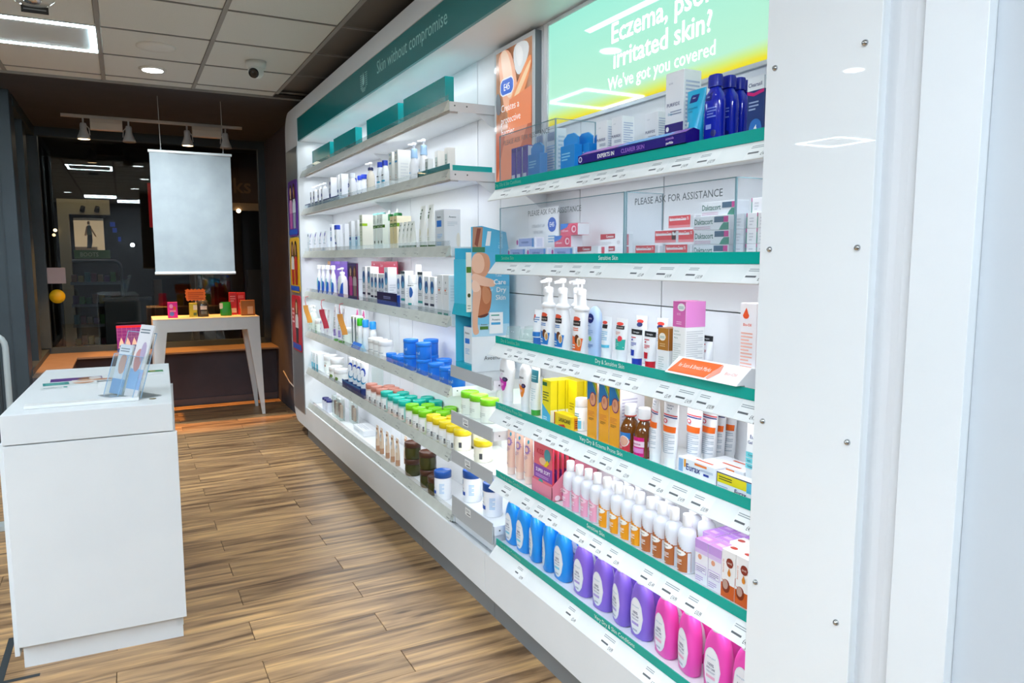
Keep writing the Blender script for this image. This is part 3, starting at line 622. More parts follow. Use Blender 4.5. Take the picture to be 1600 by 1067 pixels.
seams = [1.262, 1.93, 2.43, 2.72, 3.11, 3.355, 4.33, 4.585, 4.78, 5.90, 6.245]
for a, b in zip(seams, seams[1:]):
    for z0, z1 in ((.3, 1.39), (1.394, 2.497)):
        mb = MB(); mb.box(1.57, 1.596, a + .003, b - .003, z0, z1, BACKP); up('back_panel', mb)
mb = MB(); mb.box(1.30, 1.60, Y0, 1.248, .30, 2.497, LAM); up('near_post', mb)
mb = MB(); mb.box(1.283, 1.292, .952, 1.2335, .0, 2.80, mat('#eef1f2', .015), .001); cp = up('cover_panel', mb, 'glossy white acrylic cover panel held by chrome studs')
for y, z in ((1.208, 1.962), (1.204, 1.569), (1.205, 1.177), (1.208, .789), (.974 + .012, 1.96), (.98, 1.57), (.98, 1.178), (.985, .791)):
    mb = MB(); mb.lathe([(0, .007), (.004, .006), (.0065, .002), (.0068, 0), (0, 0)], CHROME, 16); o = obj('stud', mb, cp, (1.283 - 1.3, y - 3.8, z), 'chrome stud'); o.rotation_euler = (0, -PI / 2, 0)
mb = MB(); mb.box(1.294, 1.2995, 6.25, 6.69, .235, 2.46, MIRROR); up('mirror_panel', mb, 'narrow mirror strip on the far jamb')
# three posters on the far jamb
def jamb_poster(z0, z1, bg, prints, label):
    w, h = .36, z1 - z0
    mb = MB(); n = 5; r = .04
    pts = [(6.26 + r - r * math.cos(a), z0 + r - r * math.sin(a)) for a in [PI / 2 * k / n for k in range(n + 1)]] + [(6.26 + w - r + r * math.sin(a), z0 + r - r * math.cos(a)) for a in [PI / 2 * k / n for k in range(n + 1)]] + [(6.26 + w - r + r * math.cos(a), z1 - r + r * math.sin(a)) for a in [PI / 2 * k / n for k in range(n + 1)]] + [(6.26 + r - r * math.sin(a), z1 - r + r * math.cos(a)) for a in [PI / 2 * k / n for k in range(n + 1)]]
    mb.prism(pts, 1.287, 1.2935, mat(bg, .3))
    P = Print(lambda u, v, e: (1.287 - e, 6.26 + w - u * w, z0 + v * h), w, h); P.do(prints)
    o = obj('poster', mb); obj('print', P.mb, o); tag(o, label, 'poster')
FIG = lambda x, s, hair, skin, top, low: [('p', [(x - .13, .14), (x + .13, .14), (x + .15, .45), (x - .15, .45)], low), ('p', [(x - .17, .42), (x + .17, .42), (x + .15, .72), (x - .15, .72)], top), ('e', x, .82, .14, .12, hair), ('p', [(x - .15, .8), (x + .15, .8), (x + .17, .6), (x + .1, .66), (x - .1, .66), (x - .17, .6)], hair), ('e', x, .80, .085, .08, skin), ('r', x - .05, .68, x + .05, .74, skin)]
jamb_poster(1.737, 2.20, '#5a2a8c', FIG(.3, 1, '#3a2418', '#c99a7c', '#c98ab0', '#b05a9a') + FIG(.68, 1, '#2a1a14', '#9a6a4c', '#c3ccd2', '#8a93a0') + [('r', .03, .03, .97, .12, '#1c4fae')], 'purple poster of two people on far jamb, topmost of three')
jamb_poster(1.262, 1.725, '#d8a61c', FIG(.3, 1, '#2e1c14', '#b07a58', '#d8d0c8', '#b02a24') + FIG(.68, 1, '#241610', '#a06a48', '#b83028', '#9a2420') + [('r', .03, .03, .97, .12, '#1c4fae')], 'yellow poster of two people on far jamb, middle of three')
jamb_poster(.76, 1.236, '#c22038', FIG(.55, 1, '#5a3a24', '#cfa58a', '#d3d0cc', '#2a2c34') + [('r', .03, .03, .97, .13, '#1c4fae'), ('l', .05, .5, .3, .8, 4, '#e8b0b8')], 'red poster of one person on far jamb, lowest of three')

# ------------------------------------------------------------------ shelves
XS = 1.335
SH = dict(T=1.835, S=1.548, A=1.218, B=.944, C=.655, D=.358, H=2.24, S2=1.935, S3=1.59, S4=1.265, S5=.935, S6=.625, S7=.325, g1=1.045, g2=.83, g3=.645, g4=.42)
def ticket(kind, price=None, seed=0):
    w = .075; rnd = random.Random(seed)
    if kind == 'R': p0, p1 = Vector((-.001, 0, -.016)), Vector((-.036, 0, -.058))
    elif kind == 'L': p0, p1 = Vector((-.0075, 0, .012)), Vector((-.026, 0, -.030))
    else: p0, p1 = Vector((0, 0, .02)), Vector((0, 0, -.02))
    n = Vector((p1.z - p0.z, 0, -(p1.x - p0.x))).normalized(); h = (p1 - p0).length
    if n.x > 0: n = -n
    P = Print(lambda u, v, e: tuple(p1 + (p0 - p1) * v + n * (e + .0006) + Vector((0, (.5 - u) * w, 0))), w, h)
    base = [('r', 0, .06, 1, .98, '#f1f2f1')] if kind != 'L' else []
    dk = '#5a5e62' if kind != 'L' else '#84857f'
    base += [('l', .06, .66, .5 + rnd.random() * .35, .86, 2, '#9aa0a4' if kind != 'L' else '#9c9d96'), ('r', .06, .32, .06 + .3 + rnd.random() * .2, .42, dk)]
    if price: base += [('t', price, .8, .16, .22, '#2a2c30', .3)]
    else: base += [('r', .66, .2, .9, .33, dk)]
    P.do(base); return P.mb.mesh('price_ticket')
TK = {('R', i): ticket('R', p, i) for i, p in enumerate(['£4.99', '£10.99', '£14.99', '£5.49', '£3.99', '£12.99', '£1.99', '£8.49'])}
TK.update({('L', i): ticket('L', None, i) for i in range(4)})
def shelf(key, kind, y0, y1, label, strips=(), tickets=(), card=None):
    z = SH[key]; t = thing('shelf', label, 'shelf', (XS, 0, z))
    xb = 1.568 - XS
    mb = MB(); mb.box(.004, xb, y0, y1, -.022, -.0008, LAM, .001); obj('board', mb, t)
    if key not in ('D', 'S7', 'g4'):
        mb = MB(); mb.box(.012, .05, y0 + .02, y1 - .02, -.034, -.0225, LAM); obj('light_housing', mb, t)
        for yy in ((y0 + .006, y1 - .006) if y1 - y0 < 1.6 else (y0 + .006, (y0 + y1) / 2, y1 - .006)):
            mb = MB(); mb.prism([(xb - .11, -.0225), (xb, -.0225), (xb, -.085), (xb - .025, -.08)], yy - .002, yy + .002, LAM, 1); obj('bracket', mb, t)
    if kind == 'R':
        mb = MB(); mb.box(-.002, .001, y0, y1, -.012, .017, STRIP, .0005); s = obj('label_strip', mb, t, None, 'teal label strip')
        mb = MB(); mb.prism([(0, -.013), (.004, -.013), (.004, -.03), (-.034, -.060), (-.037, -.0575)], y0, y1, LIPW, 1); obj('price_rail', mb, t)
        mb = MB(); mb.box(.0015, .003, y0 + .01, y1 - .01, -.012, .0172, ACRYL); obj('product_stop', mb, t)
        for txt, yc, fade in strips:
            P = Print(lambda u, v, e: (-.002 - e, yc + .25 - u * .5, -.012 + v * .029), .5, .029)
            P.do([('t', txt, .5, .30, .48, '#d9f2ec' if not fade else '#6fc0a4', .9)]); obj('lettering', P.mb, s)
    else:
        mb = MB(); mb.prism([(-.004, .018), (-.001, .018), (.004, -.02), (.004, -.024), (-.024, -.034), (-.027, -.0325)], y0, y1, LIP, 1); obj('price_rail', mb, t)
        mb = MB(); mb.prism([(-.004, .0182), (-.001, .0182), (.000, .042), (-.002, .042)], y0 + .005, y1 - .005, ACRYL, 1); obj('product_stop', mb, t)
        mb = MB(); mb.box(.0, xb, y0 - .0045, y0 - .0005, -.03, .012, LAM, .0005)
        b = obj('end_plate', mb, t)
        for xx in (.025, .085):
            q = MB(); q.lathe([(0, 0), (.0035, 0), (.003, .002), (0, .0025)], mat('#50565a', .4), 10); o = obj('bolt', q, b, (xx, y0 - .0045, -.005)); o.rotation_euler = (PI / 2, 0, 0)
    for i, y in enumerate(tickets):
        obj('price_ticket', TK[(kind, i % (8 if kind == 'R' else 4))], t, (0, y, 0))
    if card: card(t)
    return t
rt = lambda n, o=0: [1.30 + o + (1.36 / n) * (i + .4 * ((i * 5) % 3 - 1) * .5) for i in range(n)]
YR = (1.25, 2.69)
shelf('T', 'R', *YR, 'topmost right-hand shelf with face wash bottles under the lit sign', [('Dry, Oily & Skin Conditions', 2.58, 1)], rt(11))
shelf('S', 'R', *YR, 'second right-hand shelf with cream cartons behind clear cases', [('Sensitive Skin', 1.90, 0), ('Sensitive Skin', 2.58, 1)], rt(9))
shelf('A', 'R', *YR, 'third right-hand shelf with white pump bottles and tubes', [('Dry & Sensitive Skin', 1.885, 0), ('Dry & Sensitive Skin', 2.56, 1)], rt(13))
shelf('B', 'R', *YR, 'fourth right-hand shelf with yellow cartons and brown bottles', [('Very Dry & Eczema Prone Skin', 1.93, 0), ('Dry & Eczema Prone Skin', 2.56, 1)], rt(12))
shelf('C', 'R', *YR, 'fifth right-hand shelf with white-capped pink, orange and brown bottles', [('Sensitive Skin', 1.95, 0), ('Hands & Skin Conditions', 2.55, 1)], rt(11))
shelf('D', 'R', *YR, 'lowest right-hand shelf with blue, lilac and pink lotion bottles', [('Very Dry & Skin Conditions', 1.84, 0), ('Dry & Skin Conditions', 2.56, 1)], rt(5))
lt = lambda n, o=0: [3.25 + o + (2.9 / n) * (i + .25 * ((i * 5) % 3 - 1)) for i in range(n)]
YL = (3.155, 6.235)
for k, (key, lab, n) in enumerate((('H', 'top left-hand shelf carrying four teal boxes', 0), ('S2', 'second left-hand shelf with white pump bottles and blue caps', 9), ('S3', 'third left-hand shelf with green banded tubes and cartons', 12), ('S4', 'fourth left-hand shelf with blue oval cartons', 12), ('S5', 'fifth left-hand shelf with bright blue tubs', 9), ('S6', 'sixth left-hand shelf with rows of pastel lidded jars', 9), ('S7', 'lowest left-hand shelf with brown jars', 8))):
    shelf(key, 'L', *YL, lab, (), lt(n) if n else ())
# narrow shelves between the two bays
def gap_shelf(key, label, h, tk):
    z = SH[key]; t = thing('shelf', label, 'shelf', (XS, 0, z))
    mb = MB(); mb.box(-.005, .233, 2.705, 3.14, -.02, -.0008, LAM, .001); obj('board', mb, t)
    mb = MB(); mb.prism([(-.012, .014), (-.009, .014), (-.006, .014 - h), (-.014, .014 - h - .004)], 2.705, 3.14, mat('#b3b8bb', .3), 1); obj('price_rail', mb, t)
    mb = MB(); mb.box(-.005, .233, 2.700, 2.7045, -.04, .0, LAM); b = obj('end_plate', mb, t)
    q = MB(); q.lathe([(0, 0), (.0035, 0), (.003, .002), (0, .0025)], mat('#50565a', .4), 10); o = obj('bolt', q, b, (.02, 2.70, -.02)); o.rotation_euler = (PI / 2, 0, 0)
    for y in tk:
        P = Print(lambda u, v, e: (-.0145 - e, y + .03 - u * .06, -.03 + v * .035), .06, .035); P.do([('r', 0, 0, 1, 1, '#eceeed'), ('l', .1, .5, .8, .85, 2, '#8f9498'), ('r', .3, .15, .9, .32, '#5f6468')]); obj('price_ticket', P.mb, t)
gap_shelf('g1', 'narrow grey-lipped shelf carrying the teal cardboard display', .05, [])
gap_shelf('g2', 'narrow grey-lipped shelf carrying lime lidded jars', .055, [2.97])
gap_shelf('g3', 'narrow grey-lipped shelf carrying yellow lidded jars', .055, [2.95])
gap_shelf('g4', 'narrow riser shelf carrying the blue lidded tubs', .09, [2.95])
mb = MB(); mb.box(.0, .225, 2.71, 3.13, .302, .3985, mat('#dfe3e8', .3)); mb.xform(Matrix.Translation((1.335, 0, 0))); up('riser_box', mb)

# ------------------------------------------------------------------ signs on the back wall
def gradient_sign(name, stops, emit):
    m, n, l, b = nodes(name)
    tc = n.new('ShaderNodeTexCoord'); sp = n.new('ShaderNodeSeparateXYZ'); cr = n.new('ShaderNodeValToRGB'); no = n.new('ShaderNodeTexNoise'); no.inputs['Scale'].default_value = 2.2
    l.new(tc.outputs['Generated'], sp.inputs[0]); l.new(tc.outputs['Generated'], no.inputs['Vector'])
    ad = n.new('ShaderNodeMath'); ad.operation = 'MULTIPLY_ADD'; ad.inputs[1].default_value = .10; l.new(no.outputs[0], ad.inputs[0]); l.new(sp.outputs['Z'], ad.inputs[2]); l.new(ad.outputs[0], cr.inputs[0])
    e = cr.color_ramp.elements; e[0].position, e[0].color = stops[0][0], lin(stops[0][1]); e[1].position, e[1].color = stops[-1][0], lin(stops[-1][1])
    for p, c in stops[1:-1]: x = e.new(p); x.color = lin(c)
    b.inputs['Base Color'].default_value = (.03, .05, .05, 1); l.new(cr.outputs[0], b.inputs['Emission Color']); b.inputs['Emission Strength'].default_value = emit; b.inputs['Roughness'].default_value = .03
    return m
SG = gradient_sign('backlit_skin_sign', [(0, '#f4e000'), (.07, '#f2e400'), (.12, '#d6f27a'), (.2, '#bdf6d8'), (1, '#a0f0da')], .54)
sg = thing('lightbox_sign', 'large backlit mint sign reading Eczema psoriasis irritated skin', 'sign', (1.57, 1.953, 2.08))
mb = MB(); mb.box(-.008, -.001, -.703, .703, 0, .395, SG); obj('face', mb, sg)
mb = MB(); fr = mat('#d5dadd', .3, .3)
for a in ((-.714, -.703, -.012, .407), (.703, .714, -.012, .407)): mb.box(-.013, -.0005, a[0], a[1], a[2], a[3], fr)
mb.box(-.013, -.0005, -.703, .703, -.012, 0, fr); mb.box(-.013, -.0005, -.703, .703, .395, .407, fr); obj('frame', mb, sg)
P = Print(lambda u, v, e: (-.0085 - e, .703 - u * 1.406, v * .395), 1.406, .395)
sy = lambda y: (2.656 - y) / 1.406; sz = lambda z: (z - 2.08) / .395
Wt = '#ffffff'
P.do([('T', 'Eczema, psoriasis,', sy(1.88), sz(2.300), .175, Wt, .70), ('T', 'irritated skin?', sy(1.962), sz(2.212), .165, Wt, .44), ('t', "We've got you covered", sy(1.97), sz(2.141), .115, Wt, .385)])
for m_ in P.mb.mats: pass
P.mb.mats = [mat(Wt, .3, 0, 1.0)]; P.mb.m = [0] * len(P.mb.m); obj('lettering', P.mb, sg)
pf = thing('framed_poster', 'portrait poster of bare arms with a blue badge in slim frame', 'poster', (1.57, 2.915, 1.86))
mb = MB(); mb.box(-.030, -.001, -.185, .185, 0, .62, mat('#7b858b', .3, .4)); mb.box(-.034, -.030, -.185, .185, 0, .62, mat('#e3e8ec', .1), .001); obj('frame', mb, pf)
mb = MB(); mb.box(-.0352, -.0342, -.165, .165, .02, .60, poster_mat('skin_photo', [(.25, '#7a4428'), (.45, '#d98a5a'), (.6, '#f2c3a0'), (.8, '#fbe9dc')], 3.2, 1.2)); obj('photo', mb, pf)
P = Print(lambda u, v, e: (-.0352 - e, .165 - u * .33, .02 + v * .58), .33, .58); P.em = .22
V = lambda v: .42 + .58 * v
P.do([('s', [(u, V(v)) for u, v in q], c) for q, c in (([(.05, 1), (.42, 1), (.62, .55), (.60, .30), (.30, .12), (.12, .6)], '#f0b08a'), ([(.12, 1), (.34, 1), (.52, .58), (.46, .35), (.30, .4), (.2, .7)], '#fad7be'), ([(.45, 1), (.88, 1), (.96, .82), (.62, .52)], '#dfe2e4'), ([(.55, .97), (.7, .97), (.8, .8), (.66, .66)], '#f6f8f9'), ([(.98, .86), (1, .62), (.58, .12), (.30, .10), (.42, .34)], '#ee9455'), ([(.98, .76), (.98, .66), (.62, .32), (.46, .32)], '#fccf9f'), ([(0, .5), (.14, .45), (.16, .2), (0, .2)], '#6b6f76'))])
P.do([('p', [(0, .0), (1, .0), (1, .40), (0, .40)], '#b5532c'), ('p', [(0, .0), (.4, .0), (.9, .40), (.3, .40)], '#d9805a'), ('p', [(.4, .62), (1, .66), (1, .40), (.35, .40)], '#e8824a')])
B = lambda v: v + .285
P.do([('p', [(u, B(v)) for u, v in [(.20, .375), (.46, .375), (.51, .395), (.53, .42), (.53, .46), (.51, .485), (.46, .505), (.20, .505), (.15, .485), (.13, .46), (.13, .42), (.15, .395)]], '#e9f0fa'), ('p', [(u, B(v)) for u, v in [(.21, .385), (.45, .385), (.49, .40), (.51, .42), (.51, .46), (.49, .48), (.45, .495), (.21, .495), (.17, .48), (.15, .46), (.15, .42), (.17, .40)]], '#1f5fd0'), ('T', 'E45', .33, B(.415), .05, '#ffffff', .28), ('t', 'Creates a', .42, .545, .055, '#ffffff', .66), ('t', 'protective', .44, .455, .055, '#ffffff', .66), ('t', 'barrier', .36, .365, .055, '#ffffff', .48)])
obj('print', P.mb, pf)
# small white advert behind the second shelf
q = thing('shelf_advert', 'small white advert card with blue badge behind the second right shelf', 'sign', (1.52, 2.62, 1.548))
mb = MB(); mb.box(-.004, 0, -.12, .12, 0, .205, mat('#f6f7f9', .3)); obj('card', mb, q)
P = Print(lambda u, v, e: (-.004 - e, .12 - u * .24, v * .205), .24, .205); P.do([('t', 'STRAIGHT UP', .34, .62, .06, '#8f96a0', .45), ('t', 'SKINCARE', .34, .50, .06, '#a9b0b8', .45), ('e', .8, .66, .14, .14, '#2a62c8'), ('T', 'E45', .8, .62, .09, '#ffffff', .22), ('l', .68, .32, .92, .48, 3, '#8fb6d8'), ('l', .2, .18, .6, .24, 1, '#9aa0a8')]); obj('print', P.mb, q)
# clear security cases
def case(name, label, x0, y0, y1, z0, z1, text, ret=None, xr=None):
    t = thing(name, label, 'acrylic case', (x0, y1, z0))
    h = z1 - z0; L = y1 - y0; D = (xr or 1.50) - x0
    mb = MB(); mb.box(0, .003, -L, 0, 0, h, CASE); obj('front_pane', mb, t)
    mb = MB(); mb.box(.003, D, -L, -L + .003, 0, h, CASE); obj('side_pane', mb, t)
    e = mat('#7fa0aa', .15); mb = MB()
    for a in ((0, .003, -L, 0, h, h + .0022), (.003, D, -L, -L + .003, h, h + .0022)): mb.box(*a, e)
    for a in ((-.001, .003, -L - .001, -L + .004), (0, .003, -.003, .0005)): mb.box(a[0], a[1], a[2], a[3], 0, h, e)
    mb.box(D - .003, D, -L, -L + .003, 0, h, e); obj('edge', mb, t)
    P = Print(lambda u, v, e: (-.0005 - e, -u * L, v * h), L, h); P.do([('t', text, .5, .79, .10, '#565e62', .86)]); obj('lettering', P.mb, t, None, 'etched grey lettering')
Zs = SH['S'] + .0005
case('security_case', 'clear acrylic case over red and green cartons, right of the two', 1.352, 1.383, 1.838, Zs, 1.748, 'PLEASE ASK FOR ASSISTANCE', xr=1.47)
case('security_case', 'clear acrylic case over lilac cartons, left of two on second shelf', 1.352, 1.845, 2.685, Zs, 1.748, 'PLEASE ASK FOR ASSISTANCE', xr=1.50)
case('security_case', 'clear acrylic case over violet cartons on the topmost right shelf', 1.352, 2.253, 2.686, SH['T'] + .0005, 2.031, 'PLEASE ASK FOR ASSISTANCE', xr=1.52)
# four teal boxes on the top shelf
for i, (a, b) in enumerate(((6.04, 5.47), (5.36, 4.80), (4.55, 3.96), (3.87, 3.29))):
    mb = MB(); mb.box(0, .045, b, a, 0, .155, BOXT, .001); o = tag(obj('teal_box', mb, None, (1.372, 0, SH['H'] + .0003)), ['leftmost', 'second from left', 'third from left', 'rightmost'][i] + ' of four long teal boxes on the top left shelf', 'box', 'teal boxes on the top shelf')
# ------------------------------------------------------------------ product builders: each returns [(part, mesh, label)], first entry first
def merge(mb, P):
    base = len(mb.v); mb.v += P.mb.v
    for k, q in enumerate(P.mb.f): mb.f.append(tuple(base + i for i in q)); mb.m.append(mb.mi(P.mb.mats[P.mb.m[k]])); mb.smooth.append(False)
    mb.keep = True
def carton(w, d, h, c, front=(), side=(), top=(), sidec=None):
    mb = MB(); mb.box(-w / 2, w / 2, -d / 2, d / 2, 0, h, mat(c, .35), .0008)
    ln = [('r', 0, .985, 1, .99, '#b9bcc0')]
    for pts, ww, hh, it in ((lambda u, v, e: ((u - .5) * w, -d / 2 - e, v * h), w, h, list(front)),
                            (lambda u, v, e: (w / 2 + e, (u - .5) * d, v * h), d, h, ([('r', .015, .005, .985, .995, sidec)] if sidec else []) + list(side)),
                            (lambda u, v, e: ((u - .5) * w, (v - .5) * d, h + e), w, d, list(top) + [('r', .02, .86, .98, .88, '#c3c6c9')])):
        if it: P = Print(pts, ww, hh); P.do(it); merge(mb, P)
    return [('carton', mb.mesh('carton'), None)]
def body(part, secs, c, n=2.0, prints=(), lw=None, z0=None, z1=None, rough=.3, seg=20, lname='label'):
    mb = MB(); mb.loft(secs, c if not isinstance(c, str) else mat(c, rough), n, seg); out = [(part, mb.mesh(part), None)]
    if prints:
        z0 = secs[0][0] + .004 if z0 is None else z0; z1 = secs[-1][0] if z1 is None else z1
        lw = lw or 2 * max(s[1] for s in secs); P = Print(curved_pt(secs, n, lw, z1 - z0, z0), lw, z1 - z0, 8); P.do(prints); out.append((lname, P.mb.mesh(lname), None))
    return out
def cap(part, secs, c, n=2.0, rough=.35, seg=18):
    mb = MB(); mb.loft(secs, mat(c, rough), n, seg); return [(part, mb.mesh(part), None)]
def pump(z, r, c, collar=None, s=1.0):
    mb = MB(); mb.lathe([(r, z), (r, z + .016 * s), (r * .62, z + .02 * s), (0, z + .0205 * s)], mat(collar or c, .35), 18)
    out = [('collar', mb.mesh('collar'), None)]
    mb = MB(); m = mat(c, .35)
    mb.lathe([(.0045, z + .019 * s), (.0045, z + .034 * s), (.011, z + .036 * s), (.0125, z + .046 * s), (.010, z + .05 * s), (0, z + .0505 * s)], m, 14)
    zz = z + .041 * s; mb.rings([[(-.006, -.006, zz - .005), (.006, -.006, zz - .005), (.006, -.006, zz + .006), (-.006, -.006, zz + .006)], [(-.004, -.036 * s, zz - .008), (.004, -.036 * s, zz - .008), (.004, -.036 * s, zz), (-.004, -.036 * s, zz)]], m)
    out.append(('pump_head', mb.mesh('pump_head'), None)); return out
def tube(w, h, c, capc, caph, prints=(), d=None, rough=.3, capn=2.0):
    d = d or w * .62; a = d / 2 * .95
    secs = [(caph, a * 1.05, a * .98), (caph + .006, a * 1.12, a), (caph + (h - caph) * .35, a + (w / 2 - a) * .5, a * .85), (caph + (h - caph) * .7, w / 2 * .95, a * .52), (h - .008, w / 2, .0022), (h, w / 2, .0018)]
    return body('tube', secs, c, 2.2, prints, w * .96, caph + .004, h - .002, rough) + cap('cap', [(0, a * .98, a * .95), (caph, a * 1.02, a * .96)], capc, capn)
def jar(r, h, c, lidc, lidf=.3, prints=(), lab=None, rough=.3, bulge=0):
    hb = h * (1 - lidf); secs = [(0, r * .93, r * .93), (.003, r * .97, r * .97), (hb * .5, r * (.97 + bulge), r * (.97 + bulge)), (hb, r * .96, r * .96)]
    out = body('pot', secs, c, 2, prints, r * 1.9, .004, hb - .002, rough, 24)
    mb = MB(); z = hb; mb.lathe([(r * .9, z + .0005), (r, z + .001), (r, h - .005), (r * .96, h - .001), (r * .86, h - .0005), (r * .85, h - .0025), (0, h - .0025)], mat(lidc, .3), 28)
    out.append(('lid', mb.mesh('lid'), None)); return out
def cyl_bottle(r, h, c, capc, caph, capr, prints, shoulder=.80, rough=.28, z1=None, up=None):
    hb = h - caph
    secs = [(0, r * .94, r * .94), (.004, r, r), (hb * shoulder, r, r), (hb * (shoulder + (1 - shoulder) * .55), r * .88, r * .88), (hb * .985, capr * .8, capr * .8), (hb, capr * .8, capr * .8)]
    out = body('bottle', secs, c, 2, prints, 2 * r * .98, .004, z1 or hb * shoulder, rough, 24)
    if up: out[0][1].name = 'bottle'
    return out + cap('cap', [(hb, capr, capr), (h - .003, capr, capr), (h, capr * .9, capr * .9)], capc)
def oval(w, d, h, prof, c, n=2.4, prints=(), z0=None, z1=None, lw=None, rough=.3):
    return body('bottle', [(z * h, k * w, k * d if len(q) == 0 else q[0] * d) for z, k, *q in prof], c, n, prints, lw, z0, z1, rough, 24)
G = '#9aa1a8'; DK = '#3c4650'
LOT = [(0, .40, .42), (.02, .465, .47), (.30, .50, .5), (.55, .49, .5), (.72, .43, .47), (.84, .33, .42), (.91, .24, .36), (.93, .21, .33), (1, .21, .33)]
def lotion(c, dark, pill):
    w, d, h = .094, .054, .190
    pr = [('e', .5, .40, .34, .345, '#f0f1f5'), ('e', .5, .40, .325, .33, '#dcdff0' if dark else '#dcdff0'), ('e', .5, .40, .318, .325, '#f2f3f6'), ('t', 'derma guard', .5, .57, .03, '#7fa8c4', .34), ('T', '100%', .5, .44, .05, '#1c2a66', .30), ('T', 'BODY CARE', .5, .385, .035, '#1c2a66', .34), ('r', .32, .345, .68, .352, '#8f98b0'), ('r', .34, .33, .66, .336, '#8f98b0'), ('r', .32, .235, .68, .285, pill), ('l', .38, .12, .62, .16, 2, '#6f7a98'), ('p', [(.44, .80), (.5, .76), (.5, .78)], '#ffffff')]
    return oval(w, d, h * .93, [(z / .93, *k) for z, *k in LOT[:-1]], c, 2.5, pr[:-1], .004, h * .93, w) + cap('cap', [(h * .93, .021, .019), (h, .0215, .0195)], '#f4f6f8')
def white_cap(c, patch, txt, txt2, tc='#26303a'):
    r, h = .0265, .168
    pr = [('p', [], c)] if 0 else []
    P0 = [('r', 0, 0, 1, .62, c), ('p', [], c)][:1]
    pr = [('r', .0, .0, 1.0, .52, c)] + [('r', .125 * k, .50, .125 * (k + 1), .52 + .30 * (1 - math.sin((k + .5) / 8 * PI / 2)) ** .8, c) for k in range(8)]
    pr += [('e', .48, .48, .40, .075, patch), ('T', txt, .45, .47, .042, tc, .5), ('T', txt2, .40, .415, .030, tc, .35), ('l', .25, .20, .7, .33, 4, '#ffffff'), ('r', .1, .05, .5, .07, '#f2f2f2')]
    return cyl_bottle(r, h, '#e3e6ee', '#f4f5f7', .034, .0145, pr, .80, z1=(h - .034) * .9)
def oval_c(w, d, h, foot, dark=False, strip=True):
    f = [('r', 0, 0, 1, 1, '#dfe2e4'), ('e', .5, .72, .40, .17, '#2f7fb4'), ('e', .5, .74, .34, .13, '#1c4f8e'), ('e', .55, .66, .2, .08, '#5fb0d8'), ('l', .15, .42, .8, .50, 2, '#7f878f'), ('r', .04, .24, .96, .30, foot), ('l', .1, .06, .8, .16, 2, '#b3b8bc')]
    if dark: f += [('r', 0, .93, 1, 1, '#34464c')]
    return carton(w, d, h, '#f3f4f6', f, [('l', .15, .35, .85, .6, 4, '#d6d9de')])
CUP = clear('cup_plastic', (.9, .95, .92, 1), .8, .12)
AMBER = mat('#6e3d0c', .08, 0, 0, .5)
HPUMP = lambda w, h, c, capc, pr, n=2.0, d=None, s=1.0, r=.014, collar=None: oval(w, d or w, h - .055 * s, [(0, .46), (.03, .5), (.62, .5), (.80, .46), (.93, .30), (.97, .22), (1, .22)], c, n, pr, .006, (h - .055 * s) * .9) + pump(h - .055 * s, r, capc, collar, s)
def taper(col, w, h, txt):
    d = w * .55
    pr = [('t', 'bimax', .5, .70, .07, '#1c1c22', .72), ('t', txt, .5, .64, .03, col, .5)] + [('p', [(.16, .58), (.5, .52), (.84, .58), (.78, .40), (.64, .27), (.5, .23), (.36, .27), (.22, .40)], col), ('e', .72, .53, .16, .055, '#241a3c'), ('e', .72, .53, .09, .03, '#5a4a80'), ('l', .32, .36, .62, .44, 3, '#f6d3ea')]
    # subdivided poly so that it follows the bottle
    secs = [(0, w * .30, d * .36), (.02, w * .31, d * .38), (.04 + .02, w * .30, d * .40), (h * .55, w * .44, d * .5), (h * .75, w * .5, d * .5), (h * .9, w * .44, d * .45), (h * .98, w * .28, d * .3), (h, w * .2, d * .2)]
    return body('bottle', secs[1:], '#f1f2f5', 2.3, pr, w, .02, h * .96) + cap('cap', [(0, w * .29, d * .36), (.0195, w * .30, d * .375)], '#e9ebef', 2.3)
S = {}
def style(k, nm, cat, desc, fn): S[k] = (nm, cat, desc, fn)
for c, k, pill, d in (('#1c93e8', 'sky', '#7fd0e8', 'sky blue'), ('#8a6ad6', 'lilac', '#b6a3e0', 'lilac'), ('#f050b8', 'pink', '#f3b3d0', 'bright pink')):
    style('lotion_' + k, 'lotion_bottle', 'bottle', d + ' oval lotion bottle', lambda c=c, pill=pill: lotion(c, 1, pill))
    style('lotion_' + k + '_back', 'lotion_bottle', 'bottle', 'rear ' + d + ' oval lotion bottle', lambda c=c, pill=pill: lotion(c, 1, pill))
style('peach_tube', 'cream_tube', 'tube', 'peach tube with violet ring', lambda: tube(.06, .198, '#f4cbb8', '#f1d8cc', .03, [('e', .62, .84, .14, .05, '#3f9fb8'), ('e', .5, .64, .36, .10, '#a57fc4'), ('e', .5, .64, .22, .062, '#f4cbb8'), ('l', .2, .40, .7, .50, 3, '#b894b0'), ('V', 'sun lotion', .3, .30, .14, '#8a7a94', .3), ('r', .15, .07, .6, .085, '#b894b0')] + [('e', .5 + .42 * math.cos(a), .64 + .118 * math.sin(a), .03, .01, '#a57fc4') for a in [PI / 6 * k for k in range(12)]], .036))
for k, c, pt_, t1, t2, d in (('pink', '#f3a8c4', '#f7d0de', 'sensitive', 'care', 'pink'), ('orange', '#f5a01c', '#f4f2ea', 'soft', 'care', 'orange'), ('brown', '#b96a3a', '#f6f3ef', 'cleanse', 'ed', 'brown')):
    for b in ('', '_back'):
        style(k + '_bottle' + b, 'wash_bottle', 'bottle', ('rear ' if b else '') + 'white-capped %s and white bottle' % d, lambda c=c, pt_=pt_, t1=t1, t2=t2: white_cap(c, pt_, t1, t2))
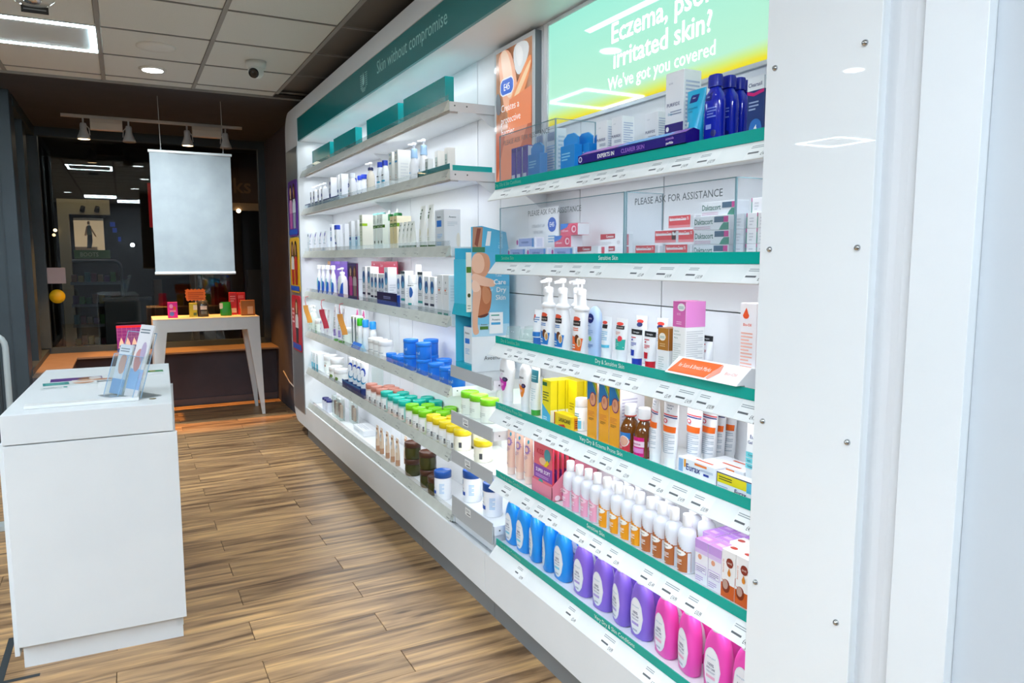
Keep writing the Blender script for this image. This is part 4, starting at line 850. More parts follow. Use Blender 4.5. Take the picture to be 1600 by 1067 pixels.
style('lilac_carton', 'tall_carton', 'carton', 'lilac-topped carton', lambda: carton(.050, .052, .122, '#f2eef4', [('r', 0, .80, 1, 1, '#c79be0'), ('r', 0, .70, 1, .80, '#dcc3ec'), ('e', .4, .62, .15, .06, '#e3a080'), ('r', .06, .26, .92, .44, '#b88fd4'), ('r', .08, .27, .90, .43, '#f2eef4'), ('l', .14, .29, .84, .41, 3, '#8a6aa8'), ('l', .1, .06, .7, .2, 3, '#c3aad4')], [('r', 0, 0, 1, 1, '#e9dcf2')], [('r', 0, 0, 1, 1, '#b87fdc'), ('r', .2, .3, .7, .6, '#d6b0ec')]))
style('orange_carton', 'tall_carton', 'carton', 'orange and white oil carton', lambda: carton(.049, .052, .130, '#f7f4f2', [('r', 0, 0, 1, .36, '#d9601c'), ('p', [(.0, .36), (.25, .34), (.6, .42), (1, .38), (1, .30), (0, .30)], '#f7f4f2'), ('e', .38, .25, .30, .14, '#8f3414'), ('e', .34, .28, .2, .1, '#c9a090'), ('e', .62, .76, .26, .10, '#8a2c1c'), ('T', 'SAVE', .62, .735, .04, '#f6e6d8', .34), ('e', .60, .54, .12, .06, '#e08a2a'), ('p', [(.50, .56), (.70, .56), (.60, .66)], '#e08a2a'), ('V', 'Recovery Oil', .22, .66, .10, '#d98a6a', .48)], [('r', 0, 0, 1, .5, '#d9601c')], [('e', .35, .5, .25, .16, '#b03a28'), ('r', .6, .2, .95, .3, '#e2d6d0')]))
style('taper_magenta', 'cream_bottle', 'bottle', 'white tapered bottle with magenta shield', lambda: taper('#c81aa8', .095, .20, 'cream'))
style('taper_orange', 'cream_bottle', 'bottle', 'white tapered bottle with orange shield', lambda: taper('#ef8a2a', .07, .19, 'care'))
style('teal_tube', 'cream_tube', 'tube', 'white tube with teal block and green foot', lambda: tube(.062, .195, '#eef2f3', '#3aa03a', .022, [('r', .08, .62, .95, .90, '#2f7f90'), ('l', .2, .70, .8, .8, 2, '#9fd0d6'), ('l', .3, .2, .8, .5, 6, '#c3d6da'), ('T', 'ir', .16, .10, .06, '#1c2428', .3)], .04))
style('yellow_carton', 'tall_carton', 'carton', 'bright yellow and blue carton', lambda: carton(.06, .03, .156, '#f2e21c', [('p', [(0, 0), (1, 0), (1, .18), (0, .42)], '#4fb8e0'), ('l', .1, .5, .8, .75, 4, '#5a6a2a'), ('r', .05, .86, .6, .95, '#2a7a4a'), ('l', .15, .05, .6, .14, 2, '#eaf6fa')], [('r', 0, 0, 1, .3, '#f2f0dc')], [('r', 0, 0, 1, 1, '#f6e83a')]))
style('yellow_carton_tall', 'tall_carton', 'carton', 'rear yellow carton', lambda: carton(.06, .03, .158, '#f0dc18', [('r', 0, 0, 1, .12, '#3f8a8f'), ('l', .2, .3, .7, .5, 3, '#b89a1c')], [('r', 0, 0, 1, .1, '#3f8a8f')]))
style('red_yellow_carton', 'small_carton', 'carton', 'low yellow and red carton lettered in black', lambda: carton(.115, .04, .05, '#f5d21c', [('r', 0, 0, .05, 1, '#b02a1c'), ('p', [(.1, 0), (.75, 0), (.6, .32), (.3, .2)], '#c0201c'), ('T', 'LANACANE', .62, .46, .30, '#1c1a14', .66)], [('r', .3, .1, .8, .9, '#d98a1c'), ('l', .4, .2, .7, .8, 4, '#8a1c14')], [('r', 0, .6, 1, .7, '#e6bc10')]))
style('mini_tube', 'cream_tube', 'tube', 'small white and aqua tube', lambda: cyl_bottle(.024, .115, '#f3f6f7', '#f4f6f7', .03, .023, [('r', 0, .05, 1, .42, '#6fc4de'), ('l', .2, .5, .8, .8, 3, '#5fa0b0'), ('r', .1, .5, .9, .53, '#5fbf8a')], .97))
style('amber_carton', 'tall_carton', 'carton', 'orange and blue carton with round skin picture', lambda: carton(.055, .10, .196, '#f3a92a', [('p', [(0, .66), (1, .80), (1, 1), (0, 1)], '#1c78b8'), ('p', [(.5, 1), (1, 1), (1, .80)], '#e6cf1c'), ('p', [(.5, 1), (.72, 1), (1, .86), (1, .82)], '#5fae4a'), ('e', .62, .70, .36, .125, '#7a2466'), ('e', .62, .70, .30, .105, '#e0a07a'), ('e', .56, .72, .12, .05, '#cf7f5c'), ('l', .15, .40, .8, .50, 4, '#d98a3a'), ('l', .2, .33, .75, .38, 3, '#7a5a2a')], [('l', .1, .08, .7, .85, 14, '#c9c3d6')], [('r', .0, .0, 1, 1, '#f2f2f0')], '#f0eef4'))
def brown_bottle(lab, top):
    pr = [('r', 0, .04, 1, .92, lab), ('r', 0, .62, 1, .92, top), ('e', .62, .52, .28, .26, '#f2e9e4'), ('e', .62, .52, .24, .23, '#e0a890'), ('l', .1, .16, .55, .28, 2, '#f7d6d0'), ('T', 'lotion', .3, .44, .08, '#fff4f0', .3)] if top != lab else [('r', 0, .04, 1, .92, lab), ('r', 0, .48, 1, .74, '#f2d9e6'), ('T', 'calamine', .5, .56, .11, '#b0186a', .7), ('r', .1, .2, .9, .42, '#e88fd0')]
    r = .031; h = .152; hb = .122
    secs = [(0, r * .94, r * .94), (.004, r, r), (.075, r, r), (.098, r * .72, r * .72), (.108, r * .46, r * .46), (hb, r * .44, r * .44)]
    mb = MB(); mb.lathe([(r * .58, hb - .004), (r * .60, h - .002), (r * .54, h), (0, h)], mat('#f1f2f4', .4), 20)
    ring = MB(); ring.lathe([(r * .5, hb - .009), (r * .62, hb - .008), (r * .62, hb - .0045), (r * .5, hb - .0045)], mat('#c04030', .4), 18)
    return body('bottle', secs, AMBER, 2, pr, 2 * r * .98, .003, .07, .08, 24) + [('cap', mb.mesh('cap'), 'white screw cap'), ('seal_ring', ring.mesh('seal_ring'), None)]
style('brown_glass_red', 'medicine_bottle', 'bottle', 'brown glass bottle with red and blue label', lambda: brown_bottle('#d8404a', '#2a78c0'))
style('brown_glass_pink', 'medicine_bottle', 'bottle', 'brown glass bottle with pink label', lambda: brown_bottle('#d6187a', '#d6187a'))
style('cream_tube', 'cream_tube', 'tube', 'white tube with orange block and red and navy stripes', lambda: tube(.064, .20, '#f1f2f5', '#f4f5f7', .034, [('T', 'AQUEOUS', .5, .90, .026, '#2f4f7a', .6), ('T', 'Cream BP', .45, .85, .026, '#2f4f7a', .6), ('T', '100 g', .42, .80, .022, '#2f4f7a', .3), ('r', 0, .735, 1, .755, '#d42a3c'), ('r', 0, .70, 1, .72, '#1c2a78'), ('e', .3, .63, .16, .042, '#d42a3c'), ('e', .3, .63, .10, .026, '#f1f2f5'), ('T', 'p', .3, .615, .03, '#d42a3c', .12), ('r', .0, .44, 1, .55, '#ee6a1c'), ('l', .1, .06, .9, .42, 10, '#b9c3ce')], .038))
style('itch_carton', 'long_carton', 'carton', 'low white carton lettered in navy with orange bar', lambda: carton(.150, .038, .045, '#f0f2f7', [('r', .02, .1, .14, .9, '#8fb4dc'), ('r', .17, .45, .22, .95, '#f2a01c'), ('T', 'Eurax', .42, .32, .42, '#24337a', .38), ('r', .46, .78, .78, .92, '#f0803a'), ('r', .70, .30, .84, .44, '#1c3a9a'), ('l', .62, .55, .95, .7, 2, '#a8b8d0')], [], [('r', .35, .40, .80, .62, '#e0603a')]))
style('itch_carton_yellow', 'long_carton', 'carton', 'low white carton with yellow and blue panel', lambda: carton(.140, .030, .046, '#eef1f6', [('r', 0, .94, 1, 1, '#16245c'), ('r', 0, 0, .015, 1, '#16245c'), ('r', .02, .42, .76, .93, '#f2e01c'), ('r', .76, .35, 1, .93, '#5fc4e0'), ('l', .06, .6, .4, .86, 2, '#3a4a2a'), ('T', 'Eurax', .62, .06, .28, '#1c2a66', .34), ('l', .05, .1, .3, .3, 2, '#8fb0d8')], [], []))
style('itch_gel', 'tall_carton', 'carton', 'tall white carton with aqua tags', lambda: carton(.058, .04, .182, '#eef1f3', [('T', 'Eurax', .48, .78, .055, '#24337a', .8), ('T', 'Gel', .22, .70, .045, '#24337a', .4), ('r', 0, .50, .72, .58, '#6fd0da'), ('r', 0, .42, .42, .49, '#6fd0da'), ('r', 0, .34, .55, .41, '#6fd0da'), ('T', 'Cooling', .36, .525, .032, '#1c3a5a', .6), ('T', 'Itch', .2, .44, .03, '#1c3a5a', .36), ('T', 'Relief', .28, .36, .03, '#1c3a5a', .48), ('e', .68, .24, .16, .052, '#2fae9e'), ('e', .68, .24, .10, .032, '#eef1f3'), ('l', .05, .06, .8, .13, 3, '#8fa8c4')]))
style('clear_cup', 'plastic_cup', 'cup', 'small clear plastic cup turned upside down', lambda: body('cup', [(0, .036, .036), (.003, .036, .036), (.05, .028, .028), (.053, .026, .026)], CUP, 2))
style('short_tube', 'cream_tube', 'tube', 'white tube with blue base left of the pump bottles', lambda: tube(.058, .135, '#f0f2f5', '#2f6ab8', .03, [('e', .2, .76, .2, .08, '#e2583a'), ('r', 0, .60, .3, .68, '#2a2224'), ('l', .35, .55, .9, .8, 3, '#5a86b8'), ('r', 0, .0, 1, .18, '#2f7ac4')], .044))
def cocoa(c, band, plain=False):
    h = .262; w = .074; d = .046
    prof = [(0, .45), (.02, .5), (.30, .5), (.55, .46), (.70, .40), (.735, .40), (.74, .46), (.79, .47), (.80, .40), (.83, .30), (1, .28)]
    hb = h - .056
    pr = [] if plain else [('e', .46, .66, .32, .045, '#e2583a'), ('r', .16, .53, .80, .63, '#2a2224'), ('T', 'COCOA BUTTER', .48, .565, .026, '#e9e2da', .54), ('l', .22, .44, .7, .51, 2, c), ('p', [(.06, .34), (.94, .30), (.88, .06), (.14, .06)], c), ('e', .62, .28, .17, .085, '#6a3a1c'), ('e', .76, .23, .12, .09, '#f1dcc0'), ('e', .78, .22, .08, .065, '#c9955c'), ('l', .2, .1, .5, .2, 2, '#dfe6f2')]
    return oval(w, d, hb, [(z, k, k) for z, k in prof], '#f3f4f6', 2.3, pr, .004, hb * .9) + pump(hb, .0175, '#f5f6f8', None, 1.05)
style('pump_blue', 'pump_bottle', 'bottle', 'white pump bottle with blue label and cocoa pods', lambda: cocoa('#2f7fcc', 0))
style('pump_orange', 'pump_bottle', 'bottle', 'white pump bottle with orange label', lambda: cocoa('#ef6a28', 0))
style('pump_plain', 'pump_bottle', 'bottle', 'white pump bottle standing behind the other pump bottles', lambda: cocoa('#2f7fcc', 0, True))
style('pale_blue_bottle', 'lotion_bottle', 'bottle', 'pale blue bottle with navy disc', lambda: oval(.062, .036, .172, [(0, .42), (.02, .46), (.3, .46), (.7, .5), (.86, .46), (.95, .33), (1, .14)], '#b6cdf0', 2.3, [('e', .46, .78, .30, .10, '#14246e'), ('T', 'NIVEA', .46, .765, .03, '#ffffff', .46), ('r', .1, .62, .5, .63, '#5a7ac4'), ('l', .1, .45, .7, .56, 3, '#8fb0dc'), ('e', .45, .36, .15, .05, '#7fc85a'), ('l', .1, .18, .7, .26, 3, '#6f94cc')], .006, .168))
style('slim_tube', 'cream_tube', 'tube', 'slim white tube with red and black mark and aqua foot line', lambda: tube(.054, .142, '#eef2f7', '#eef1f5', .032, [('e', .4, .84, .28, .05, '#e2483a'), ('r', .2, .66, .75, .78, '#2a2224'), ('l', .15, .30, .8, .6, 5, '#8fc0dc'), ('r', .1, .06, .9, .15, '#5fc0e0')], .036))
style('teal_band_tube', 'cream_tube', 'tube', 'white tube with teal lower band', lambda: tube(.062, .142, '#f1f3f5', '#f3f4f6', .032, [('e', .42, .86, .32, .05, '#e2483a'), ('r', .12, .70, .85, .81, '#2a2224'), ('T', 'COCOA BUTTER', .48, .735, .03, '#e9e2da', .6), ('l', .15, .54, .6, .64, 3, '#e09a8a'), ('r', 0, .08, 1, .40, '#2fae9e'), ('e', .62, .42, .18, .085, '#e0404a'), ('l', .12, .16, .6, .3, 3, '#8fd8cc')], .038))
style('lean_tube', 'cream_tube', 'tube', 'white tube standing behind the front tubes', lambda: tube(.058, .150, '#f1f2f5', '#f3f4f6', .03, [('e', .45, .86, .32, .05, '#e2483a'), ('e', .45, .77, .28, .06, '#24306a'), ('l', .2, .4, .8, .6, 4, '#c3c9d2')], .036))
def hand_tube(c, c2):
    return tube(.056, .118, '#f0f1f4', c, .026, [('r', 0, .80, 1, .98, '#14161c'), ('T', 'Norwegian', .5, .86, .055, '#e6e6ea', .8), ('l', .1, .68, .6, .75, 1, '#c02a3a'), ('r', .2, .58, .35, .64, c2), ('l', .1, .4, .7, .54, 3, c2), ('r', .05, .05, .62, .26, c2)], .034)
style('blue_foot_tube', 'cream_tube', 'tube', 'black-topped hand cream tube with blue foot', lambda: hand_tube('#1c3ab0', '#1c3ab0'))
style('red_foot_tube', 'cream_tube', 'tube', 'black-topped hand cream tube with red foot', lambda: hand_tube('#c8182c', '#c8182c'))
style('red_hand_tube', 'cream_tube', 'tube', 'small black-topped tube with crimson foot right of pink carton', lambda: hand_tube('#c8182c', '#a01428'))
style('gold_carton', 'tall_carton', 'carton', 'small white carton with gold top', lambda: carton(.047, .045, .132, '#f3f4f5', [('r', 0, .52, 1, 1, '#b07424'), ('e', .42, .81, .32, .085, '#efe9dc'), ('l', .2, .78, .64, .84, 2, '#7fa8a0'), ('l', .2, .60, .7, .69, 2, '#dcb880'), ('l', .1, .1, .6, .4, 6, '#cfd6d6')], [('r', 0, .52, 1, 1, '#a8681c')], [('r', 0, 0, 1, 1, '#a8681c')]))
style('pink_top_carton', 'tall_carton', 'carton', 'tall carton with pink top half', lambda: carton(.053, .07, .212, '#f1f3f2', [('r', 0, .665, 1, 1, '#d66ab0'), ('e', .65, .925, .30, .05, '#f2f4f2'), ('l', .45, .905, .85, .945, 2, '#7fb0a8'), ('t', 'SOS', .46, .82, .03, '#f3d0e4', .5), ('l', .3, .70, .7, .75, 2, '#f0c0dc'), ('t', 'Solution', .35, .60, .022, '#5a8a7a', .6), ('t', 'for Stretch', .40, .555, .022, '#5a8a7a', .72), ('t', 'Marks', .30, .51, .022, '#5a8a7a', .5), ('l', .1, .2, .7, .46, 9, '#d3d9d6')], [('r', .0, .665, 1, 1, '#e28ad0'), ('l', .05, .1, .9, .63, 18, '#d3d6d8')], [('r', .02, .02, .98, .98, '#c45aa0')]))
style('oil_carton', 'tall_carton', 'carton', 'tall white carton with orange drop', lambda: carton(.056, .055, .218, '#f1eef1', [('e', .36, .855, .19, .036, '#ee5a2c'), ('p', [(.20, .87), (.52, .87), (.38, .95)], '#ee5a2c'), ('T', 'Bio-Oil', .46, .735, .032, '#ee5a2c', .72), ('l', .1, .05, .8, .68, 16, '#f2b8a8')], [('r', .0, .0, 1, 1, '#f3e3e2'), ('l', .08, .05, .9, .95, 20, '#eda79a')]))
def wedge():
    mb = MB(); m = mat('#f3f3f5', .3); mb.prism([(-.05, .019), (-.02, .019), (-.02, 0), (.03, 0), (.03, .055), (.0, .06)], -.135, .135, m)
    a, b = Vector((-.05, .019)), Vector((.0, .06))
    P = Print(lambda u, v, e: ((u - .5) * .27, a.x + (b.x - a.x) * v - e, a.y + (b.y - a.y) * v + e * .7), .27, .065)
    P.do([('p', [(.02, .10), (.56, .10), (.66, .92), (.08, .92)], '#ef6a1c'), ('p', [(.585, .10), (.62, .06), (.70, .5), (.67, .92), (.60, .5)], '#f0a08a'), ('t', 'for Scars & Stretch Marks', .34, .44, .22, '#fff2e6', .46), ('t', 'Bio-Oil', .84, .44, .16, '#f2b0a0', .2)])
    merge(mb, P); return [('wedge', mb.mesh('wedge'), None)]
style('orange_wedge', 'sloping_sign', 'sign', 'sloping white shelf sign with orange panel reading Scars', wedge)
style('green_carton', 'long_carton', 'carton', 'long white carton with green lettering', lambda: carton(.135, .04, .0372, '#f1f2f4', [('T', 'Daktacort', .30, .42, .40, '#1c6a5a', .52), ('r', .60, .52, .86, .92, '#2f5a78'), ('r', .86, .52, .98, .92, '#d0288a'), ('p', [(.74, 0), (1, 0), (1, .48), (.86, .48), (.8, .3)], '#2f8f78'), ('l', .04, .08, .5, .32, 2, '#dcb0c4')], [('r', .02, .02, .98, .98, '#e9eaee')]))
style('white_end_carton', 'long_carton', 'carton', 'end-on white carton with green edge', lambda: carton(.034, .13, .0372, '#efeff3', [('r', 0, 0, .07, 1, '#2f8f78'), ('l', .3, .2, .7, .8, 3, '#d3d3da'), ('r', .0, .75, .07, 1, '#d0288a')]))
style('red_carton', 'long_carton', 'carton', 'long white and red carton', lambda: carton(.108, .042, .041, '#f3f0f2', [('r', 0, .12, .86, .96, '#e8343e'), ('r', 0, .12, .86, .30, '#f08a90'), ('l', .04, .62, .7, .84, 1, '#fbe6e6'), ('T', 'Hydrocortisone Cream 1%', .42, .64, .22, '#ffffff', .76), ('r', .88, .1, .98, .9, '#d9dade')], [('r', .1, .1, .5, .9, '#d6d7dc')]))
style('crimson_carton', 'long_carton', 'carton', 'long white carton with crimson flash', lambda: carton(.125, .042, .041, '#f3f2f3', [('p', [(0, .55), (.68, .62), (.68, 1), (0, 1)], '#b8142c'), ('T', 'Canesten', .44, .70, .20, '#ffffff', .34), ('l', .06, .12, .5, .4, 3, '#c9c3c6'), ('e', .84, .3, .08, .16, '#d9d3d6')], [('r', .3, .05, .6, .95, '#d03a50')]))
style('lilac_flash_carton', 'long_carton', 'carton', 'long pale carton with lilac flash', lambda: carton(.15, .042, .041, '#eceef6', [('r', .14, .15, .85, .9, '#a9b8ea'), ('e', .06, .55, .05, .25, '#c02a9a'), ('T', 'eumovate', .48, .45, .25, '#2a5a9a', .6), ('r', .86, .1, .96, .9, '#5a9ae0')], [('r', .2, .1, .8, .9, '#d3dcf0')]))
style('swirl_carton', 'long_carton', 'carton', 'pink and blue carton with swirl', lambda: carton(.115, .05, .042, '#e85070', [('p', [(0, .45), (.4, .7), (.5, 1), (0, 1)], '#2a78d0'), ('e', .78, .5, .2, .42, '#d8305a'), ('e', .80, .5, .14, .3, '#f6c9d2'), ('e', .82, .5, .08, .18, '#d8305a'), ('T', 'cold sore', .28, .3, .2, '#fde6ea', .4)], [('r', .02, .02, .98, .98, '#ece9ee')], [('r', 0, 0, 1, 1, '#f0eef2')]))
style('violet_edge_carton', 'slim_carton', 'carton', 'slim violet-edged carton standing in the clear case', lambda: carton(.034, .085, .15, '#5a3ab0', [('r', .1, .1, .9, .3, '#e9e6f4'), ('r', .1, .88, .9, .96, '#3a2090')], [('r', .05, .02, .95, .98, '#eceaf6'), ('l', .2, .2, .8, .8, 5, '#9a90c8')]))
style('barcode_carton', 'slim_carton', 'carton', 'white carton showing blue barcodes', lambda: carton(.075, .04, .19, '#eaf2fa', [('l', .1, .1, .9, .72, 12, '#9cc4ea')] + [('r', .14 + .07 * k, .78, .17 + .07 * k, .94, '#2a64b0') for k in range(10)], [('l', .15, .1, .85, .9, 10, '#b8d0e6')]))
style('blue_hang_carton', 'hang_carton', 'carton', 'sky blue carton with hanging tab', lambda: (lambda mb: [('carton', mb.mesh('carton'), None)])((lambda mb: (mb.box(-.045, .045, -.016, .016, 0, .10, mat('#1c8ad8', .3), .001), mb.prism([(-.045, .10), (.045, .10), (.045, .125), (.02, .14), (-.02, .14), (-.045, .125)], -.003, .003, mat('#1f92e0', .3), 1), merge(mb, Print(lambda u, v, e: ((u - .5) * .09, -.016 - e, v * .1), .09, .1).do([('l', .1, .5, .7, .8, 3, '#8fd0f4'), ('r', 0, 0, 1, .12, '#0f6ab4')])), mb)[-1])(MB())))
def puri(w, d, h, foot, big=False):
    return carton(w, d, h, '#f0f2f6', [('r', 0, 0, 1, .40 if big else .30, foot), ('t', 'PURIFIDE', .45, .60, .055 if not big else .042, '#24246a', .8), ('t', 'acne', .3, .86, .03, '#aeb3c0', .3), ('l', .3, .50, .9, .56, 2, '#9aa4ba'), ('t', 'Daily', .3, .5, .028, '#3a9ab8', .3) if big else ('r', 0, 0, 0, 0, foot), ('e', .16, .34, .09, .03, '#ffffff'), ('l', .4, .24, .9, .32, 2, '#c9c9ea')], [('l', .1, .25, .9, .9, 14, '#b9c3dc')], [])
style('navy_foot_carton', 'tall_carton', 'carton', 'white carton with navy foot', lambda: puri(.058, .045, .157, '#2a1c78'))
style('sky_foot_carton', 'tall_carton', 'carton', 'white carton with sky blue foot', lambda: puri(.062, .04, .15, '#6fbce8'))
style('tall_navy_carton', 'tall_carton', 'carton', 'tall white cleanser carton with violet-navy foot', lambda: puri(.078, .062, .236, '#2c1478', True))
style('cyan_tube', 'cream_tube', 'tube', 'cyan face wash tube with navy badge', lambda: tube(.074, .165, '#1fb4e0', '#0a3a8c', .012, [('p', [(.28, .92), (.72, .92), (.66, .78), (.22, .78)], '#14247a'), ('T', 'clear', .46, .85, .03, '#e6eefc', .3), ('T', 'EXFOLIATING', .46, .66, .03, '#0c5a8a', .66), ('T', 'WASH', .36, .60, .03, '#0c5a8a', .4), ('r', .1, .34, .35, .44, '#dff2fa'), ('e', .5, .22, .2, .06, '#1c3a9a')], .042))
style('cobalt_bottle', 'face_wash_bottle', 'bottle', 'cobalt blue face wash bottle', lambda: oval(.062, .034, .155, [(0, .44), (.02, .5), (.75, .5), (.88, .44), (.95, .3), (1, .26)], mat('#1428b4', .12, 0, 0, .4), 3.0, [('p', [(.2, .93), (.62, .93), (.56, .80), (.14, .80)], '#0c1a80'), ('T', 'clear', .38, .85, .03, '#b8c8f6', .3), ('V', 'BLACKHEAD', .14, .40, .12, '#9fb4f2', .5), ('l', .35, .5, .85, .7, 4, '#6f86e0'), ('r', .3, .30, .62, .38, '#8aa0ea'), ('e', .74, .22, .14, .06, '#0a1670')], .004, .15) + cap('cap', [(.155, .020, .014), (.180, .020, .014), (.186, .018, .012)], '#10209c', 3))
style('navy_magenta_carton', 'tall_carton', 'carton', 'navy carton with magenta foot and white top', lambda: carton(.055, .035, .157, '#1c3a7a', [('r', 0, .80, 1, 1, '#eaf0f6'), ('T', 'Clearasil', .46, .86, .06, '#16326e', .84), ('p', [(0, .80), (.4, .76), (1, .80), (1, .75), (.4, .71), (0, .75)], '#d01c7a'), ('l', .12, .50, .7, .66, 3, '#9fb4dc'), ('e', .55, .22, .38, .14, '#2f78c8'), ('T', '4', .55, .18, .09, '#ffffff', .3), ('r', 0, 0, 1, .08, '#d01c7a')], [('r', 0, 0, 1, .1, '#d01c7a'), ('r', 0, .8, 1, 1, '#eaf0f6')]))
def slogan():
    mb = MB(); L = .52; mb.prism([(-.028, .018), (-.01, .018), (-.01, 0), (.02, 0), (.02, .054), (.0, .058), (-.028, .043)], -L / 2, L / 2, mat('#24127a', .25))
    P = Print(lambda u, v, e: ((u - .5) * L, -.028 - e, .018 + v * .025), L, .025); P.do([('T', 'EXPERTS IN', .30, .25, .5, '#ffffff', .22), ('T', 'CLEARER SKIN', .56, .25, .5, '#9a6ad8', .27), ('T', 'acnecide', .88, .62, .28, '#b07ae0', .14), ('T', 'purifide', .88, .15, .28, '#ffffff', .14), ('e', .03, .5, .02, .36, '#dfe0f4'), ('e', .03, .5, .014, .25, '#24127a')]); merge(mb, P)
    P = Print(lambda u, v, e: ((u - .5) * L, -.028 + .028 * v - e * .7, .043 + .015 * v + e), L, .0375); P.do([('p', [(.02, .1), (.40, .1), (.44, .9), (.02, .9)], '#a03ab8'), ('p', [(.40, .1), (.98, .1), (.98, .9), (.44, .9)], '#2a8ae0'), ('p', [(.86, .1), (1, .1), (1, .9), (.88, .9)], '#7a2ab0'), ('l', .2, .35, .5, .65, 1, '#d6a0e0'), ('l', .55, .35, .8, .65, 1, '#a0d0f4')]); merge(mb, P)
    return [('bar', mb.mesh('bar'), None)]
style('slogan_bar', 'sloping_sign', 'sign', 'violet sloping shelf sign reading experts in clearer skin', slogan)
# ---- left bay styles
WB = '#f1f3f6'
style('white_pump', 'pump_bottle', 'bottle', 'white pump bottle', lambda: HPUMP(.052, .205, WB, '#f2f4f7', [('e', .5, .55, .3, .09, '#2a3f9a'), ('l', .2, .2, .8, .4, 4, '#b8cbd6')]))
style('white_mini', 'small_bottle', 'bottle', 'small white carton in the blue edged tray', lambda: carton(.045, .04, .13, WB, [('e', .5, .62, .34, .10, '#2a3f9a'), ('l', .15, .15, .85, .45, 5, '#a8c0cc')]))
style('navy_dot_carton', 'tall_carton', 'carton', 'white carton with navy stripe', lambda: carton(.055, .05, .195, WB, [('r', 0, 0, .14, .6, '#1c2f80'), ('e', .6, .78, .3, .07, '#24408a'), ('e', .55, .34, .34, .08, '#24408a'), ('l', .2, .45, .9, .62, 4, '#9ab4c8')]))
style('white_dot_carton', 'tall_carton', 'carton', 'white carton with one blue dot', lambda: carton(.05, .05, .205, WB, [('e', .5, .45, .34, .06, '#24408a'), ('l', .2, .2, .8, .36, 4, '#8fb4c4')]))
style('blue_cap_bottle', 'lotion_bottle', 'bottle', 'rear white bottle with round blue cap', lambda: oval(.058, .045, .148, [(0, .46), (.02, .5), (.75, .5), (.9, .36), (1, .28)], WB, 2.2, [('e', .55, .3, .2, .12, '#1c3a8a')], .004, .14) + cap('cap', [(.148, .021, .021), (.172, .022, .022), (.178, .019, .019)], '#1440c8'))
style('white_jumbo', 'lotion_bottle', 'bottle', 'large white bottle with navy oval label', lambda: oval(.072, .05, .14, [(0, .44), (.02, .5), (.8, .5), (.92, .42), (1, .3)], WB, 2.6, [('e', .48, .68, .26, .11, '#2a4aa0'), ('T', 'E45', .48, .65, .06, '#ffffff', .3), ('l', .3, .36, .7, .46, 2, '#6fb8cc'), ('r', .3, .14, .7, .18, '#d86a6a')], .004, .135) + cap('cap', [(.14, .024, .02), (.172, .024, .02)], '#e3eaf4', 2.4))
style('cream_pump', 'pump_bottle', 'bottle', 'cream pump bottle with navy collar', lambda: HPUMP(.052, .212, '#ece3d3', '#f2f2f0', [('r', .1, .22, .5, .36, '#181a20'), ('l', .1, .4, .6, .5, 2, '#8a8478')], collar='#141c4a', r=.017))
style('blue_cap_lotion', 'lotion_bottle', 'bottle', 'aqua striped white bottle with blue cap', lambda: oval(.058, .04, .155, [(0, .46), (.02, .5), (.78, .5), (.92, .36), (1, .3)], '#eaf0f3', 2.4, [('r', .2, .64, .8, .68, '#24282c'), ('r', .05, .40, .95, .46, '#2fa6d0'), ('l', .1, .1, .9, .34, 4, '#8fc4d8')], .004, .15) + cap('cap', [(.155, .019, .017), (.185, .019, .017)], '#1c3cb0'))
style('blue_strip_carton', 'tall_carton', 'carton', 'tall white carton with blue strip', lambda: carton(.056, .075, .205, '#eef0ec', [('r', .05, .0, .95, .97, '#dfe3df'), ('r', .1, .68, .8, .73, '#2f9ad0'), ('r', .3, .92, .6, .95, '#2f9ad0'), ('l', .15, .78, .7, .86, 2, '#a8a49c'), ('l', .3, .2, .6, .4, 3, '#d0b8a8')], [('l', .2, .3, .8, .7, 5, '#dfe2e2')]))
style('aqua_collar_pump', 'pump_bottle', 'bottle', 'white pump bottle with pale blue collar', lambda: oval(.056, .05, .14, [(0, .46), (.03, .5), (.75, .5), (.92, .36), (1, .26)], WB, 2.0, [('l', .15, .55, .4, .66, 2, '#3a4a5a'), ('r', .1, .42, .6, .48, '#4fb0e0'), ('e', .3, .2, .14, .06, '#e8a060')], .004, .135) + cap('neck', [(.14, .019, .019), (.17, .017, .017)], '#a9cdf0') + pump(.17, .0165, '#f4f5f7', '#a9cdf0'))
style('beige_carton', 'slim_carton', 'carton', 'beige carton with grey-green window', lambda: carton(.045, .04, .150, '#ece8e0', [('r', .2, .2, .8, .8, '#b8c4bc'), ('l', .3, .3, .7, .7, 4, '#8f9c94')]))
style('aqua_tag_carton', 'slim_carton', 'carton', 'small white carton with grey panel before the pump bottle', lambda: carton(.04, .03, .105, '#eef1f1', [('r', .15, .15, .85, .85, '#b9c4c0'), ('l', .25, .3, .75, .7, 3, '#8a9894')]))
style('grey_mini_carton', 'small_carton', 'carton', 'small greyish carton', lambda: carton(.055, .04, .165, '#dfe4e8', [('r', .1, .84, .9, .95, '#5a6a80'), ('l', .15, .2, .85, .6, 5, '#a0b0bc')]))
style('oval_mini_tube', 'cream_tube', 'tube', 'small white tube with violet oval', lambda: tube(.06, .165, '#eef0f6', '#dfe6ee', .03, [('e', .45, .84, .28, .12, '#4a4ab8'), ('r', .1, .3, .9, .32, '#5a6a78'), ('l', .15, .35, .8, .6, 4, '#a0c0d0')], .04))
style('blue_oval_carton', 'tall_carton', 'carton', 'white carton with blue block', lambda: carton(.055, .08, .215, WB, [('r', .1, .42, .9, .56, '#2a5aa8'), ('e', .5, .84, .3, .07, '#1c3a8a'), ('l', .2, .6, .8, .76, 3, '#5fa0b8')]))
